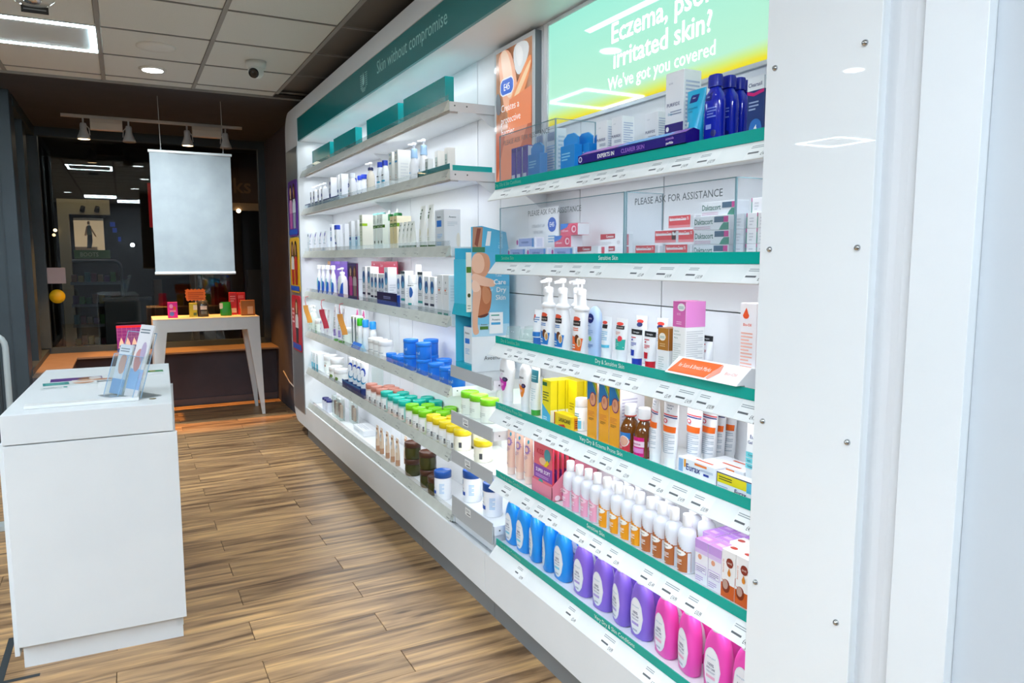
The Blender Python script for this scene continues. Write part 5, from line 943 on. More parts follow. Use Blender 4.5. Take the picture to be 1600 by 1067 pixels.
style('blue_top_tube', 'cream_tube', 'tube', 'white tube standing on its crimp with blue cap uppermost', lambda: oval(.062, .04, .165, [(0, .5, .08), (.1, .5, .3), (.6, .48, .46), (1, .44, .44)], WB, 2.2, [('r', .15, .36, .8, .46, '#2a4a9a'), ('l', .2, .1, .8, .3, 3, '#c8a0a8'), ('e', .6, .7, .1, .1, '#3a8a9a')], .004, .16) + cap('cap', [(.165, .028, .02), (.192, .028, .02), (.197, .025, .018)], '#1c44c4', 2.6))
style('white_slim_carton', 'slim_carton', 'carton', 'plain white slim carton', lambda: carton(.05, .06, .205, WB, [('l', .3, .3, .7, .7, 6, '#c3ccc8')]))
style('aqua_base_carton', 'tall_carton', 'carton', 'white carton with aqua base and navy oval', lambda: carton(.06, .05, .21, '#eef2f5', [('r', 0, 0, 1, .5, '#bfe0ee'), ('e', .5, .44, .36, .05, '#1c3f94'), ('r', .05, .53, .95, .54, '#4a5a68'), ('l', .2, .12, .8, .36, 5, '#6fb4d8'), ('r', .1, .06, .9, .08, '#2a7ab8')], [('r', 0, 0, 1, .5, '#d3e9f2')]))
style('cream_tall_carton', 'tall_carton', 'carton', 'tall cream carton with lime band', lambda: carton(.055, .075, .235, '#f3f0e4', [('r', .0, .0, 1, 1, '#cfd6bc'), ('r', 0, .70, 1, .77, '#6a9a1c'), ('l', .2, .82, .8, .92, 2, '#8fa080'), ('l', .2, .3, .8, .6, 4, '#b4bca4')], [('r', 0, .70, .45, .77, '#a0c41c'), ('l', .2, .04, .7, .12, 2, '#b8bcc4')]))
style('green_band_carton', 'slim_carton', 'carton', 'slim pale carton with dark green band', lambda: carton(.052, .035, .218, '#e6efe6', [('r', 0, .64, 1, .72, '#3a6a14'), ('l', .25, .66, .8, .70, 1, '#c3d6a0'), ('e', .55, .26, .2, .04, '#3a4a1c'), ('l', .2, .78, .7, .9, 3, '#a8b8a8')], [('r', 0, .64, .4, .72, '#3a6a14')]))
style('white_teal_cap', 'lotion_bottle', 'bottle', 'rear white bottle with translucent teal cap', lambda: oval(.06, .045, .215, [(0, .46), (.02, .5), (.85, .5), (1, .4)], '#eef2ee', 2.4) + cap('cap', [(.215, .024, .018), (.236, .024, .018), (.245, .02, .015)], '#7fc4c0'))
style('green_pump', 'pump_bottle', 'bottle', 'bottle with wide green collar and white pump', lambda: oval(.06, .05, .19, [(0, .46), (.02, .5), (.85, .5), (1, .4)], '#e9ede9', 2.2, [('r', .5, .5, .8, .65, '#3a4440')], .004, .185) + cap('neck', [(.19, .026, .026), (.225, .026, .026), (.23, .022, .022)], '#1c7a3a') + cap('pump_head', [(.23, .008, .008), (.252, .008, .008), (.255, .005, .005)], '#f2f3f2'))
style('cream_carton', 'tall_carton', 'carton', 'cream carton with green band', lambda: carton(.056, .085, .196, '#f1e8cc', [('r', 0, 0, 1, 1, '#dccb90'), ('r', 0, .70, 1, .80, '#4a7a14'), ('l', .2, .73, .8, .77, 1, '#d3dca0'), ('l', .2, .86, .8, .94, 1, '#8f8a5c')], [('r', 0, .70, .30, .80, '#7fa81c')]))
style('green_foot_mini', 'cream_tube', 'tube', 'small white tube with olive foot', lambda: tube(.055, .153, '#eef1ea', '#3f5f1c', .028, [('e', .55, .88, .12, .04, '#3a5a3a'), ('r', .4, .6, .6, .72, '#4a6a4a'), ('l', .3, .3, .7, .5, 3, '#d6dcc4')], .036))
style('green_foot_tube', 'cream_tube', 'tube', 'tall white tube with green foot', lambda: tube(.075, .225, '#f0f2ec', '#3a6a1c', .026, [('r', .08, .66, .45, .76, '#3f6a1c'), ('l', .1, .8, .5, .86, 1, '#4a5a4a'), ('e', .5, .9, .12, .03, '#4a6a3a'), ('e', .3, .3, .3, .12, '#e6e4c4'), ('l', .3, .1, .7, .2, 2, '#d6dcc4')], .042))
style('blue_block_carton', 'tall_carton', 'carton', 'large pale carton with blue block', lambda: carton(.115, .085, .19, '#eff1f3', [('r', .02, 0, .98, .98, '#d3dadf'), ('r', .2, .58, .72, .74, '#1c74d0'), ('T', 'Aveeno', .45, .80, .06, '#2a3a4a', .5), ('l', .25, .3, .8, .42, 3, '#9cc4e8'), ('l', .2, .12, .7, .22, 2, '#9cc4e8')], [('T', 'Aveeno', .5, .80, .045, '#5a6a70', .5), ('l', .2, .60, .8, .72, 3, '#d3dade'), ('e', .85, .25, .12, .18, '#efe9da')], [('r', 0, 0, 1, 1, '#3f78dc')]))
style('swoosh_bottle', 'lotion_bottle', 'bottle', 'white bottle with blue and teal swoosh', lambda: oval(.07, .05, .20, [(0, .46), (.02, .5), (.6, .44), (.8, .34), (.88, .22), (1, .20)], '#f2f4f7', 2.2, [('e', .15, .35, .16, .3, '#1c58b4'), ('e', .85, .30, .15, .26, '#1c58b4'), ('e', .72, .5, .10, .2, '#6fb8c8')], .004, .19) + cap('cap', [(.20, .019, .019), (.226, .019, .019), (.232, .016, .016)], '#f4f5f7'))
style('swoosh_jumbo', 'pump_bottle', 'bottle', 'wide white pump bottle with deep blue wave', lambda: oval(.115, .06, .17, [(0, .48), (.02, .5), (.7, .5), (.9, .4), (1, .16)], '#f2f4f7', 2.8, [('p', [(0, 0), (.30, 0), (.25, .3), (.12, .45), (0, .5)], '#1c58c4'), ('r', 0, 0, 1, .18, '#1c58c4'), ('p', [(1, 0), (.62, 0), (.8, .35), (.92, .62), (1, .7)], '#1c58c4'), ('e', .42, .5, .12, .2, '#8ad0c0'), ('e', .45, .5, .08, .16, '#f2f4f7')], .004, .165) + pump(.17, .018, '#f4f5f7'))
style('oval_carton', 'tall_carton', 'carton', 'white carton with blue oval', lambda: oval_c(.058, .045, .192, '#1c2444'))
style('oval_carton_tall', 'tall_carton', 'carton', 'taller white carton with blue oval', lambda: oval_c(.066, .055, .232, '#1c2444'))
style('oval_carton_dark', 'tall_carton', 'carton', 'dark-topped carton with blue oval and teal band', lambda: oval_c(.070, .05, .215, '#2f9a98', True))
style('teal_foot_carton', 'tall_carton', 'carton', 'plain white carton with small teal foot', lambda: carton(.068, .045, .205, '#f2f4f5', [('r', .05, .02, .95, .98, '#e3e7e8'), ('r', .1, .03, .9, .11, '#2f9a88'), ('l', .25, .55, .75, .72, 5, '#a8a8a4'), ('e', .5, .82, .06, .03, '#6a7074'), ('r', .3, .62, .55, .66, '#d86a4a')], [('l', .2, .4, .8, .8, 6, '#e3e6e8')]))
style('white_teal_bottle', 'lotion_bottle', 'bottle', 'white cylinder bottle with teal ring', lambda: cyl_bottle(.026, .196, '#f3f5f6', '#f5f6f7', .045, .0245, [('r', 0, .22, 1, .30, '#2fa6a4'), ('e', .85, .7, .14, .2, '#2a64b4'), ('l', .2, .06, .8, .14, 2, '#7f8a90'), ('r', 0, .94, 1, .97, '#2a3a44')], .97))
style('white_tall_tube', 'cream_tube', 'tube', 'tall plain white tube behind the teal ring bottle', lambda: tube(.085, .25, '#f3f4f7', '#f3f4f7', .03, [('l', .4, .75, .6, .85, 3, '#d3d6da')], .045))
style('mint_bottle', 'lotion_bottle', 'bottle', 'pale mint bottle', lambda: HPUMP(.055, .235, '#e3efe6', '#f1f4f1', [('e', .4, .2, .2, .08, '#6fb84a'), ('l', .2, .4, .8, .7, 5, '#a8d0b4')]))
style('mint_jar', 'cream_jar', 'jar', 'white jar with green spots', lambda: jar(.034, .125, '#e9f2e8', '#f3f5f3', .3, [('e', .3, .3, .12, .12, '#5fb83a'), ('e', .7, .25, .12, .12, '#5fb83a'), ('l', .2, .5, .8, .9, 4, '#a8c4b0')]))
style('violet_tube', 'cream_tube', 'tube', 'white tube with violet spots', lambda: tube(.06, .225, '#eef1f4', '#eef0f4', .03, [('e', .5, .42, .26, .06, '#8a7ac4'), ('l', .2, .5, .8, .8, 6, '#a8c4bc'), ('e', .4, .15, .2, .05, '#a06ad0')], .04))
style('violet_tube_tall', 'cream_tube', 'tube', 'tall violet-lettered tube with green foot', lambda: tube(.065, .262, '#eff1f4', '#5fc43a', .018, [('r', .2, .08, .9, .3, '#b4a4dc'), ('l', .25, .1, .85, .28, 4, '#7a5ac0'), ('l', .25, .34, .85, .68, 7, '#9cb8a8'), ('e', .5, .85, .1, .02, '#5a4ab8')], .04))
style('dark_label_carton', 'slim_carton', 'carton', 'slim white carton with dark stripe', lambda: carton(.055, .05, .215, '#f1f3f2', [('r', .2, .1, .75, .95, '#4a6468'), ('r', .2, .80, .75, .9, '#1c4a8a'), ('r', .2, .9, .75, .96, '#7fa83a')]))
style('green_cap_bottle', 'lotion_bottle', 'bottle', 'white bottle with square green cap', lambda: oval(.06, .045, .155, [(0, .46), (.02, .5), (.85, .5), (1, .36)], '#f2f4f2', 2.4, [('e', .3, .65, .2, .1, '#1c3a5a'), ('r', .1, .4, .5, .5, '#a0c41c'), ('r', .1, .1, .4, .35, '#5a8a8a')], .004, .15) + cap('cap', [(.155, .026, .02), (.198, .026, .02), (.204, .022, .017)], '#35b81c', 3))
style('sky_cap_bottle', 'lotion_bottle', 'bottle', 'white bottle with square sky blue cap', lambda: oval(.06, .045, .155, [(0, .46), (.02, .5), (.85, .5), (1, .36)], '#f2f4f5', 2.4, [('e', .25, .6, .16, .12, '#1c4a7a'), ('r', .1, .1, .35, .4, '#4a9a9a')], .004, .15) + cap('cap', [(.155, .026, .02), (.198, .026, .02), (.204, .022, .017)], '#2a9ae8', 3))
style('pink_bow_carton', 'gift_carton', 'carton', 'white carton with pink bow', lambda: carton(.08, .03, .25, '#f2f2f5', [('p', [(.05, .78), (.95, .78), (.8, .95), (.5, .99), (.35, .9)], '#e2409a'), ('r', .1, .78, .9, .80, '#b01c6a')]))
style('bee_jar', 'cream_jar', 'jar', 'wide white jar with tiny gold motif', lambda: jar(.047, .112, '#f2f2ef', '#f4f4f2', .28, [('e', .4, .3, .1, .12, '#d8b83a'), ('r', .38, .26, .46, .38, '#2a2a24'), ('l', .5, .45, .9, .55, 1, '#8a94a0')]))
style('small_blue_tin', 'cream_tin', 'tin', 'small bright blue tin', lambda: jar(.031, .058, '#1a7ae2', '#1f88f0', .4, [('l', .3, .3, .7, .7, 2, '#6fb0f0')]))
style('blue_jar', 'cream_tub', 'tub', 'bright blue tub with pale script', lambda: jar(.042, .086, '#1a78e0', '#1f86ee', .24, [('t', 'Astral', .5, .36, .26, '#bcdcfa', .66), ('l', .3, .16, .7, .26, 1, '#6fb0f0')]))
style('aqua_foot_carton', 'small_carton', 'carton', 'white carton with aqua foot', lambda: carton(.06, .10, .148, '#f1f3f5', [('r', 0, 0, 1, .42, '#2fb4d0'), ('l', .2, .5, .8, .9, 5, '#a8d6de')]))
style('floral_jar', 'cream_jar', 'jar', 'white jar with green leaf print', lambda: jar(.055, .148, '#eef2ee', '#f5f6f6', .3, [('e', .3, .3, .18, .2, '#6a9a3a'), ('e', .6, .6, .12, .1, '#b07a6a'), ('l', .2, .75, .8, .9, 2, '#a8b4a8')]))
style('floral_pot', 'cream_jar', 'jar', 'low white pot with flower print', lambda: jar(.052, .108, '#eef0ec', '#f5f6f6', .32, [('e', .25, .4, .14, .2, '#5f9a4a'), ('e', .5, .3, .12, .16, '#c06a6a'), ('e', .75, .5, .14, .2, '#6a8a3a')]))
style('swoosh_tube', 'cream_tube', 'tube', 'white tube with navy swoosh standing in the navy tray', lambda: tube(.085, .225, '#eef2f6', '#f1f4f6', .03, [('e', .45, .66, .34, .17, '#1c48b0'), ('e', .38, .62, .3, .14, '#eef2f6'), ('e', .55, .40, .3, .14, '#2a8ab8'), ('e', .62, .44, .26, .12, '#eef2f6'), ('r', 0, 0, 1, .12, '#1c4a8a')], .05))
style('clear_tub', 'storage_tub', 'tub', 'clear ribbed tub at the back of shelf', lambda: body('tub', [(0, .036, .036), (.02, .04, .04), (.04, .038, .038), (.06, .04, .04), (.08, .038, .038), (.1, .04, .04), (.12, .038, .038), (.16, .04, .04), (.2, .038, .038)], CUP, 2))
def cjar(c, tint, d): return lambda: jar(.038, .122, tint, c, .27, [('r', .12, .08, .96, .92, '#f4f5f3'), ('l', .2, .3, .8, .62, 3, '#b4bbbd'), ('r', .86, .15, .94, .45, '#6a7074')])
style('coral_jar', 'cream_jar', 'jar', 'coral lidded jar', cjar('#d08a78', '#ead0c8', ''))
style('turquoise_jar', 'cream_jar', 'jar', 'turquoise lidded jar', cjar('#18bfae', '#a8e0da', ''))
style('lime_jar', 'cream_jar', 'jar', 'lime green lidded jar', cjar('#7fd41c', '#dcebc8', ''))
style('yellow_jar', 'cream_jar', 'jar', 'yellow lidded jar', cjar('#f0d61c', '#efead0', ''))
S['lime_jar_low'] = ('cream_jar', 'jar', 'lime green lidded jar', lambda: jar(.043, .105, '#eef2e6', '#7fd41c', .28, [('l', .2, .3, .8, .62, 3, '#c3cbc0')]))
S['yellow_jar_low'] = ('cream_jar', 'jar', 'yellow lidded jar', lambda: jar(.043, .10, '#f0ecd8', '#f0d61c', .30, [('t', 'COCOA', .3, .6, .10, '#c3b88a', .3), ('l', .1, .2, .5, .5, 3, '#c9c4a8'), ('r', .84, .2, .95, .6, '#4a4c50')]))
style('navy_lid_jar', 'cream_jar', 'jar', 'small clear jar with navy lid', lambda: jar(.027, .10, '#d9dce6', '#2a2f74', .2))
style('clear_blister', 'blister_pack', 'pack', 'clear blister pack of brown cosmetics', lambda: (lambda mb: [('pack', mb.mesh('pack'), None)])((lambda mb: (mb.box(-.06, .06, .02, .024, 0, .20, mat('#dfe1e6', .3)), mb.box(-.055, .055, -.02, .02, .005, .17, CUP, .004), mb.box(-.035, -.008, -.008, .012, .02, .13, mat('#7a5a48', .3), .004), mb.box(.01, .035, -.008, .012, .02, .12, mat('#b89880', .3), .004), mb)[-1])(MB())))
style('flat_carton', 'long_carton', 'carton', 'pale carton lying flat beside the clear packs', lambda: carton(.26, .09, .04, '#e6e9ec', [('l', .1, .3, .6, .7, 2, '#b4bac0')], [], [('l', .1, .2, .8, .7, 3, '#c3c9ce')]))
style('tan_tube', 'small_bottle', 'bottle', 'small tan-capped foundation tube', lambda: tube(.042, .165, '#dcc3a8', '#b98a68', .036, [('r', .1, .35, .9, .98, '#e6dccf'), ('l', .2, .5, .8, .7, 3, '#7f9cb4'), ('r', .1, .8, .9, .9, '#b07a50')], .03))
style('brown_jar', 'body_butter_jar', 'jar', 'squat dark brown jar with brown lid', lambda: jar(.047, .096, '#3a3a14', '#4a2a1c', .32, [], None, .18, .03))
style('blue_lid_jar', 'cream_tub', 'tub', 'white tub with deep blue lid', lambda: jar(.045, .148, '#f3f4f6', '#1450a0', .24, [('r', .05, .74, .42, .92, '#1c74c0'), ('T', 'E45', .22, .79, .07, '#ffffff', .25), ('t', 'cream', .35, .52, .09, '#5a6470', .4), ('r', .05, .26, .66, .42, '#1c54b0'), ('l', .86, .3, 1, .8, 8, '#9cc4e8')]))

# ------------------------------------------------------------------ placement
NAMES = dict(T='topmost right shelf', S='second right shelf', A='third right shelf', B='fourth right shelf', C='fifth right shelf', D='lowest right shelf', H='top left shelf', S2='second left shelf', S3='third left shelf', S4='fourth left shelf', S5='fifth left shelf', S6='sixth left shelf', S7='lowest left shelf', g1='narrow middle shelf', g2='narrow middle shelf', g3='narrow middle shelf', g4='narrow riser shelf')
NUM = ['', 'one', 'two', 'three', 'four', 'five', 'six', 'seven', 'eight', 'nine', 'ten', 'eleven', 'twelve', 'thirteen', 'fourteen']
PROD = [
    ('lotion_sky', 'D', 1.395, 2.650, 0, 0.3585, 0),
    ('lotion_sky', 'D', 1.395, 2.552, 0, 0.3585, 0),
    ('lotion_sky', 'D', 1.395, 2.452, 0, 0.3585, -18),
    ('lotion_sky', 'D', 1.395, 2.350, 0, 0.3585, -22),
    ('lotion_sky', 'D', 1.395, 2.249, 0, 0.3585, 0),
    ('lotion_sky_back', 'D', 1.475, 2.640, 0, 0.3585, 0),
    ('lotion_sky_back', 'D', 1.475, 2.545, 0, 0.3585, 0),
    ('lotion_sky_back', 'D', 1.475, 2.450, 0, 0.3585, 0),
    ('lotion_sky_back', 'D', 1.475, 2.355, 0, 0.3585, 0),
    ('lotion_sky_back', 'D', 1.475, 2.260, 0, 0.3585, 0),
    ('lotion_lilac', 'D', 1.395, 2.112, 0, 0.3585, 0),
    ('lotion_lilac', 'D', 1.395, 1.990, 0, 0.3585, 0),
    ('lotion_lilac', 'D', 1.395, 1.880, 0, 0.3585, -14),
    ('lotion_lilac', 'D', 1.395, 1.774, 0, 0.3585, 0),
    ('lotion_lilac_back', 'D', 1.475, 2.139, 0, 0.3585, 0),
    ('lotion_lilac_back', 'D', 1.475, 2.030, 0, 0.3585, 0),
    ('lotion_lilac_back', 'D', 1.475, 1.928, 0, 0.3585, 0),
    ('lotion_lilac_back', 'D', 1.475, 1.828, 0, 0.3585, 0),
    ('lotion_pink', 'D', 1.395, 1.656, 0, 0.3585, -8),
    ('lotion_pink', 'D', 1.395, 1.551, 0, 0.3585, -14),
    ('lotion_pink', 'D', 1.395, 1.436, 0, 0.3585, 0),
    ('lotion_pink', 'D', 1.395, 1.325, 0, 0.3585, 0),
    ('lotion_pink_back', 'D', 1.475, 1.674, 0, 0.3585, 0),
    ('lotion_pink_back', 'D', 1.475, 1.579, 0, 0.3585, 0),
    ('lotion_pink_back', 'D', 1.475, 1.480, 0, 0.3585, 0),
    ('peach_tube', 'C', 1.390, 2.660, 0, 0.6555, 0),
    ('peach_tube', 'C', 1.390, 2.583, 0, 0.6555, 0),
    ('peach_tube', 'C', 1.390, 2.508, 0, 0.6555, 0),
    ('peach_tube', 'C', 1.390, 2.435, 0, 0.6555, 0),
    ('pink_bottle', 'C', 1.390, 2.198, 0, 0.6555, 0),
    ('pink_bottle', 'C', 1.390, 2.138, 0, 0.6555, 0),
    ('pink_bottle', 'C', 1.390, 2.081, 0, 0.6555, 0),
    ('pink_bottle', 'C', 1.390, 2.026, 0, 0.6555, 0),
    ('pink_bottle_back', 'C', 1.476, 2.030, 0, 0.6555, 0),
    ('pink_bottle_back', 'C', 1.476, 1.967, 0, 0.6555, 0),
    ('orange_bottle', 'C', 1.390, 1.968, 0, 0.6555, 0),
    ('orange_bottle', 'C', 1.390, 1.904, 0, 0.6555, 0),
    ('orange_bottle', 'C', 1.390, 1.846, 0, 0.6555, 0),
    ('orange_bottle', 'C', 1.390, 1.790, 0, 0.6555, 0),
    ('orange_bottle_back', 'C', 1.476, 1.905, 0, 0.6555, 0),
    ('brown_bottle', 'C', 1.390, 1.737, 0, 0.6555, 0),
    ('brown_bottle', 'C', 1.390, 1.683, 0, 0.6555, 0),
    ('brown_bottle', 'C', 1.390, 1.627, 0, 0.6555, 0),
    ('brown_bottle', 'C', 1.390, 1.570, 0, 0.6555, 0),
    ('brown_bottle_back', 'C', 1.476, 1.804, 0, 0.6555, 0),
    ('brown_bottle_back', 'C', 1.476, 1.752, 0, 0.6555, 0),
    ('brown_bottle_back', 'C', 1.476, 1.641, 0, 0.6555, 0),
    ('brown_bottle_back', 'C', 1.476, 1.585, 0, 0.6555, 0),
    ('lilac_carton', 'C', 1.365, 1.485, 0, 0.6555, 0),
    ('lilac_carton', 'C', 1.365, 1.433, 0, 0.6555, 0),
    ('orange_carton', 'C', 1.365, 1.383, 0, 0.6555, 0),
    ('orange_carton', 'C', 1.365, 1.332, 0, 0.6555, 0),
    ('taper_magenta', 'B', 1.385, 2.683, 0, 0.9445, 0),
    ('taper_orange', 'B', 1.385, 2.529, 0, 0.9445, 0),
    ('teal_tube', 'B', 1.390, 2.453, 0, 0.9445, 0),
    ('yellow_carton', 'B', 1.365, 2.332, 0, 0.9445, 0),
    ('yellow_carton_tall', 'B', 1.440, 2.270, 0, 0.9445, 0),
    ('red_yellow_carton', 'B', 1.360, 2.208, 0, 0.9445, 0),
    ('mini_tube', 'B', 1.410, 2.159, 0, 0.9445, 0),
    ('amber_carton', 'B', 1.365, 2.031, 0, 0.9445, 0),
    ('amber_carton', 'B', 1.365, 1.962, 0, 0.9445, 0),
    ('amber_carton', 'B', 1.365, 1.903, 0, 0.9445, 0),
    ('brown_glass_red', 'B', 1.385, 1.841, 0, 0.9445, 0),
    ('brown_glass_pink', 'B', 1.385, 1.771, 0, 0.9445, 0),
    ('cream_tube', 'B', 1.375, 1.703, 0, 0.9445, -22),
    ('cream_tube', 'B', 1.375, 1.634, 0, 0.9445, 0),
    ('cream_tube', 'B', 1.432, 1.598, 0, 0.9445, 0),
    ('cream_tube', 'B', 1.470, 1.577, 0, 0.9445, 0),
    ('cream_tube', 'B', 1.507, 1.583, 0, 0.9445, 0),
    ('cream_tube', 'B', 1.543, 1.577, 0, 0.9445, 0),
    ('itch_carton', 'B', 1.372, 1.523, 0, 0.9445, 0),
    ('itch_carton_yellow', 'B', 1.360, 1.360, 0, 0.9445, 0),
    ('itch_gel', 'B', 1.410, 1.350, 0, 0.9445, 0),
    ('clear_cup', 'A', 1.410, 2.673, 0, 1.2185, 0),
    ('clear_cup', 'A', 1.410, 2.560, 0, 1.2185, 0),
    ('clear_cup', 'A', 1.475, 2.644, 0, 1.2185, 0),
    ('short_tube', 'A', 1.400, 2.452, 0, 1.2185, 0),
    ('pump_blue', 'A', 1.390, 2.358, 0, 1.2185, 0),
    ('pump_blue', 'A', 1.390, 2.258, 0, 1.2185, 0),
    ('pump_orange', 'A', 1.390, 2.136, 0, 1.2185, 0),
    ('pump_plain', 'A', 1.460, 2.264, 0, 1.2185, 0),
    ('pale_blue_bottle', 'A', 1.385, 2.044, 0, 1.2185, 0),
    ('slim_tube', 'A', 1.385, 1.974, 0, 1.2185, 0),
    ('teal_band_tube', 'A', 1.385, 1.892, 0, 1.2185, 0),
    ('lean_tube', 'A', 1.450, 1.876, 0, 1.2185, 0),
    ('lean_tube', 'A', 1.450, 1.774, 0, 1.2185, 0),
    ('blue_foot_tube', 'A', 1.385, 1.814, 0, 1.2185, 0),
    ('red_foot_tube', 'A', 1.380, 1.742, 0, 1.2185, 0),
    ('gold_carton', 'A', 1.360, 1.661, 0, 1.2185, 0),
    ('pink_top_carton', 'A', 1.360, 1.595, 0, 1.2185, 0),
    ('red_hand_tube', 'A', 1.450, 1.579, 0, 1.2185, 0),
    ('orange_wedge', 'A', 1.362, 1.457, 0, 1.2185, 0),
    ('oil_carton', 'A', 1.390, 1.367, 0, 1.2185, 0),
    ('green_carton', 'S', 1.385, 1.507, 0, 1.5485, 0),
    ('green_carton', 'S', 1.385, 1.505, 1, 1.5863, 0),
    ('green_carton', 'S', 1.385, 1.508, 2, 1.6241, 0),
    ('green_carton', 'S', 1.400, 1.496, 3, 1.6619, 0),
    ('white_end_carton', 'S', 1.385, 1.405, 0, 1.5485, 0),
    ('white_end_carton', 'S', 1.385, 1.362, 0, 1.5485, 0),
    ('white_end_carton', 'S', 1.385, 1.327, 0, 1.5485, 0),
    ('white_end_carton', 'S', 1.385, 1.405, 1, 1.5863, 0),
    ('white_end_carton', 'S', 1.385, 1.362, 1, 1.5863, 0),
    ('white_end_carton', 'S', 1.385, 1.327, 1, 1.5863, 0),
    ('white_end_carton', 'S', 1.385, 1.405, 2, 1.6241, 0),
    ('white_end_carton', 'S', 1.385, 1.362, 2, 1.6241, 0),
    ('white_end_carton', 'S', 1.385, 1.327, 2, 1.6241, 0),
    ('white_end_carton', 'S', 1.400, 1.362, 3, 1.6619, 0),
    ('white_end_carton', 'S', 1.400, 1.327, 3, 1.6619, 0),
    ('red_carton', 'S', 1.385, 1.777, 0, 1.5485, 0),
    ('red_carton', 'S', 1.385, 1.636, 0, 1.5485, 0),
    ('red_carton', 'S', 1.400, 1.704, 1, 1.5900, 0),
    ('red_carton', 'S', 1.400, 1.628, 1, 1.5900, 0),
    ('red_carton', 'S', 1.410, 1.655, 2, 1.6315, 0),
    ('crimson_carton', 'S', 1.385, 2.096, 0, 1.5485, 0),
    ('crimson_carton', 'S', 1.430, 2.024, 0, 1.5485, 0),
    ('crimson_carton', 'S', 1.450, 2.052, 1, 1.5900, 0),
    ('lilac_flash_carton', 'S', 1.385, 2.605, 0, 1.5485, 0),
    ('lilac_flash_carton', 'S', 1.385, 2.445, 0, 1.5485, 0),
    ('lilac_flash_carton', 'S', 1.385, 2.260, 0, 1.5485, 0),
    ('lilac_flash_carton', 'S', 1.400, 2.560, 1, 1.5900, 0),
    ('swirl_carton', 'S', 1.440, 2.335, 0, 1.5485, 0),
    ('swirl_carton', 'S', 1.440, 2.348, 1, 1.5910, 0),
    ('swirl_carton', 'S', 1.440, 2.304, 2, 1.6335, 0),
    ('violet_edge_carton', 'T', 1.400, 2.660, 0, 1.8355, 0),
    ('violet_edge_carton', 'T', 1.400, 2.615, 0, 1.8355, 0),
    ('violet_edge_carton', 'T', 1.400, 2.565, 0, 1.8355, 0),
    ('barcode_carton', 'T', 1.430, 2.500, 0, 1.8355, 0),
    ('barcode_carton', 'T', 1.430, 2.415, 0, 1.8355, 0),
    ('blue_hang_carton', 'T', 1.370, 2.440, 0, 1.8355, 0),
    ('blue_hang_carton', 'T', 1.370, 2.205, 0, 1.8355, 0),
    ('blue_hang_carton', 'T', 1.405, 2.170, 0, 1.8355, 0),
    ('blue_hang_carton', 'T', 1.440, 2.120, 0, 1.8355, 0),
    ('navy_foot_carton', 'T', 1.400, 2.043, 0, 1.8355, 0),
    ('navy_foot_carton', 'T', 1.400, 1.960, 0, 1.8355, 0),
    ('sky_foot_carton', 'T', 1.430, 1.826, 0, 1.8355, 0),
    ('tall_navy_carton', 'T', 1.400, 1.685, 0, 1.8355, 0),
    ('cyan_tube', 'T', 1.390, 1.579, 0, 1.8355, 0),
    ('cobalt_bottle', 'T', 1.385, 1.503, 0, 1.8355, 0),
    ('cobalt_bottle', 'T', 1.425, 1.498, 0, 1.8355, 0),
    ('cobalt_bottle', 'T', 1.465, 1.504, 0, 1.8355, 0),
    ('cobalt_bottle', 'T', 1.505, 1.518, 0, 1.8355, 0),
    ('navy_magenta_carton', 'T', 1.400, 1.379, 0, 1.8355, 0),
    ('navy_magenta_carton', 'T', 1.440, 1.370, 0, 1.8355, 0),
    ('slogan_bar', 'T', 1.355, 1.808, 0, 1.8355, 0),
    ('white_pump', 'S2', 1.420, 6.142, 0, 1.9355, 0),
    ('white_pump', 'S2', 1.420, 5.978, 0, 1.9355, 0),
    ('white_pump', 'S2', 1.420, 5.846, 0, 1.9355, 0),
    ('white_mini', 'S2', 1.355, 5.968, 0, 1.9385, 0),
    ('white_mini', 'S2', 1.355, 5.864, 0, 1.9385, 0),
    ('white_mini', 'S2', 1.355, 5.721, 0, 1.9385, 0),
    ('white_mini', 'S2', 1.355, 5.607, 0, 1.9385, 0),
    ('navy_dot_carton', 'S2', 1.355, 5.441, 0, 1.9385, 0),
    ('white_dot_carton', 'S2', 1.390, 5.348, 0, 1.9385, 0),
    ('white_dot_carton', 'S2', 1.390, 5.268, 0, 1.9385, 0),
    ('blue_cap_bottle', 'S2', 1.470, 5.411, 0, 1.9355, 0),
    ('blue_cap_bottle', 'S2', 1.470, 5.216, 0, 1.9355, 0),
    ('blue_cap_bottle', 'S2', 1.470, 5.043, 0, 1.9355, 0),
    ('blue_cap_bottle', 'S2', 1.470, 4.960, 0, 1.9355, 0),
    ('white_jumbo', 'S2', 1.365, 4.879, 0, 1.9355, 0),
    ('cream_pump', 'S2', 1.390, 4.545, 0, 1.9355, 0),
    ('blue_cap_lotion', 'S2', 1.390, 4.352, 0, 1.9355, 0),
    ('blue_cap_lotion', 'S2', 1.390, 4.258, 0, 1.9355, 0),
    ('blue_strip_carton', 'S2', 1.355, 4.060, 0, 1.9355, 0),
    ('blue_strip_carton', 'S2', 1.355, 3.960, 0, 1.9355, 0),
    ('aqua_collar_pump', 'S2', 1.390, 3.764, 0, 1.9355, 0),
    ('aqua_collar_pump', 'S2', 1.390, 3.625, 0, 1.9355, 0),
    ('beige_carton', 'S2', 1.420, 3.532, 0, 1.9355, 0),
    ('beige_carton', 'S2', 1.420, 3.404, 0, 1.9355, 0),
    ('aqua_tag_carton', 'S2', 1.355, 3.500, 0, 1.9355, 0),
    ('grey_mini_carton', 'S3', 1.360, 6.335, 0, 1.5905, 0),
    ('grey_mini_carton', 'S3', 1.360, 6.234, 0, 1.5905, 0),
    ('oval_mini_tube', 'S3', 1.370, 6.154, 0, 1.5905, 0),
    ('oval_mini_tube', 'S3', 1.370, 5.980, 0, 1.5905, 0),
    ('oval_mini_tube', 'S3', 1.370, 5.810, 0, 1.5905, 0),
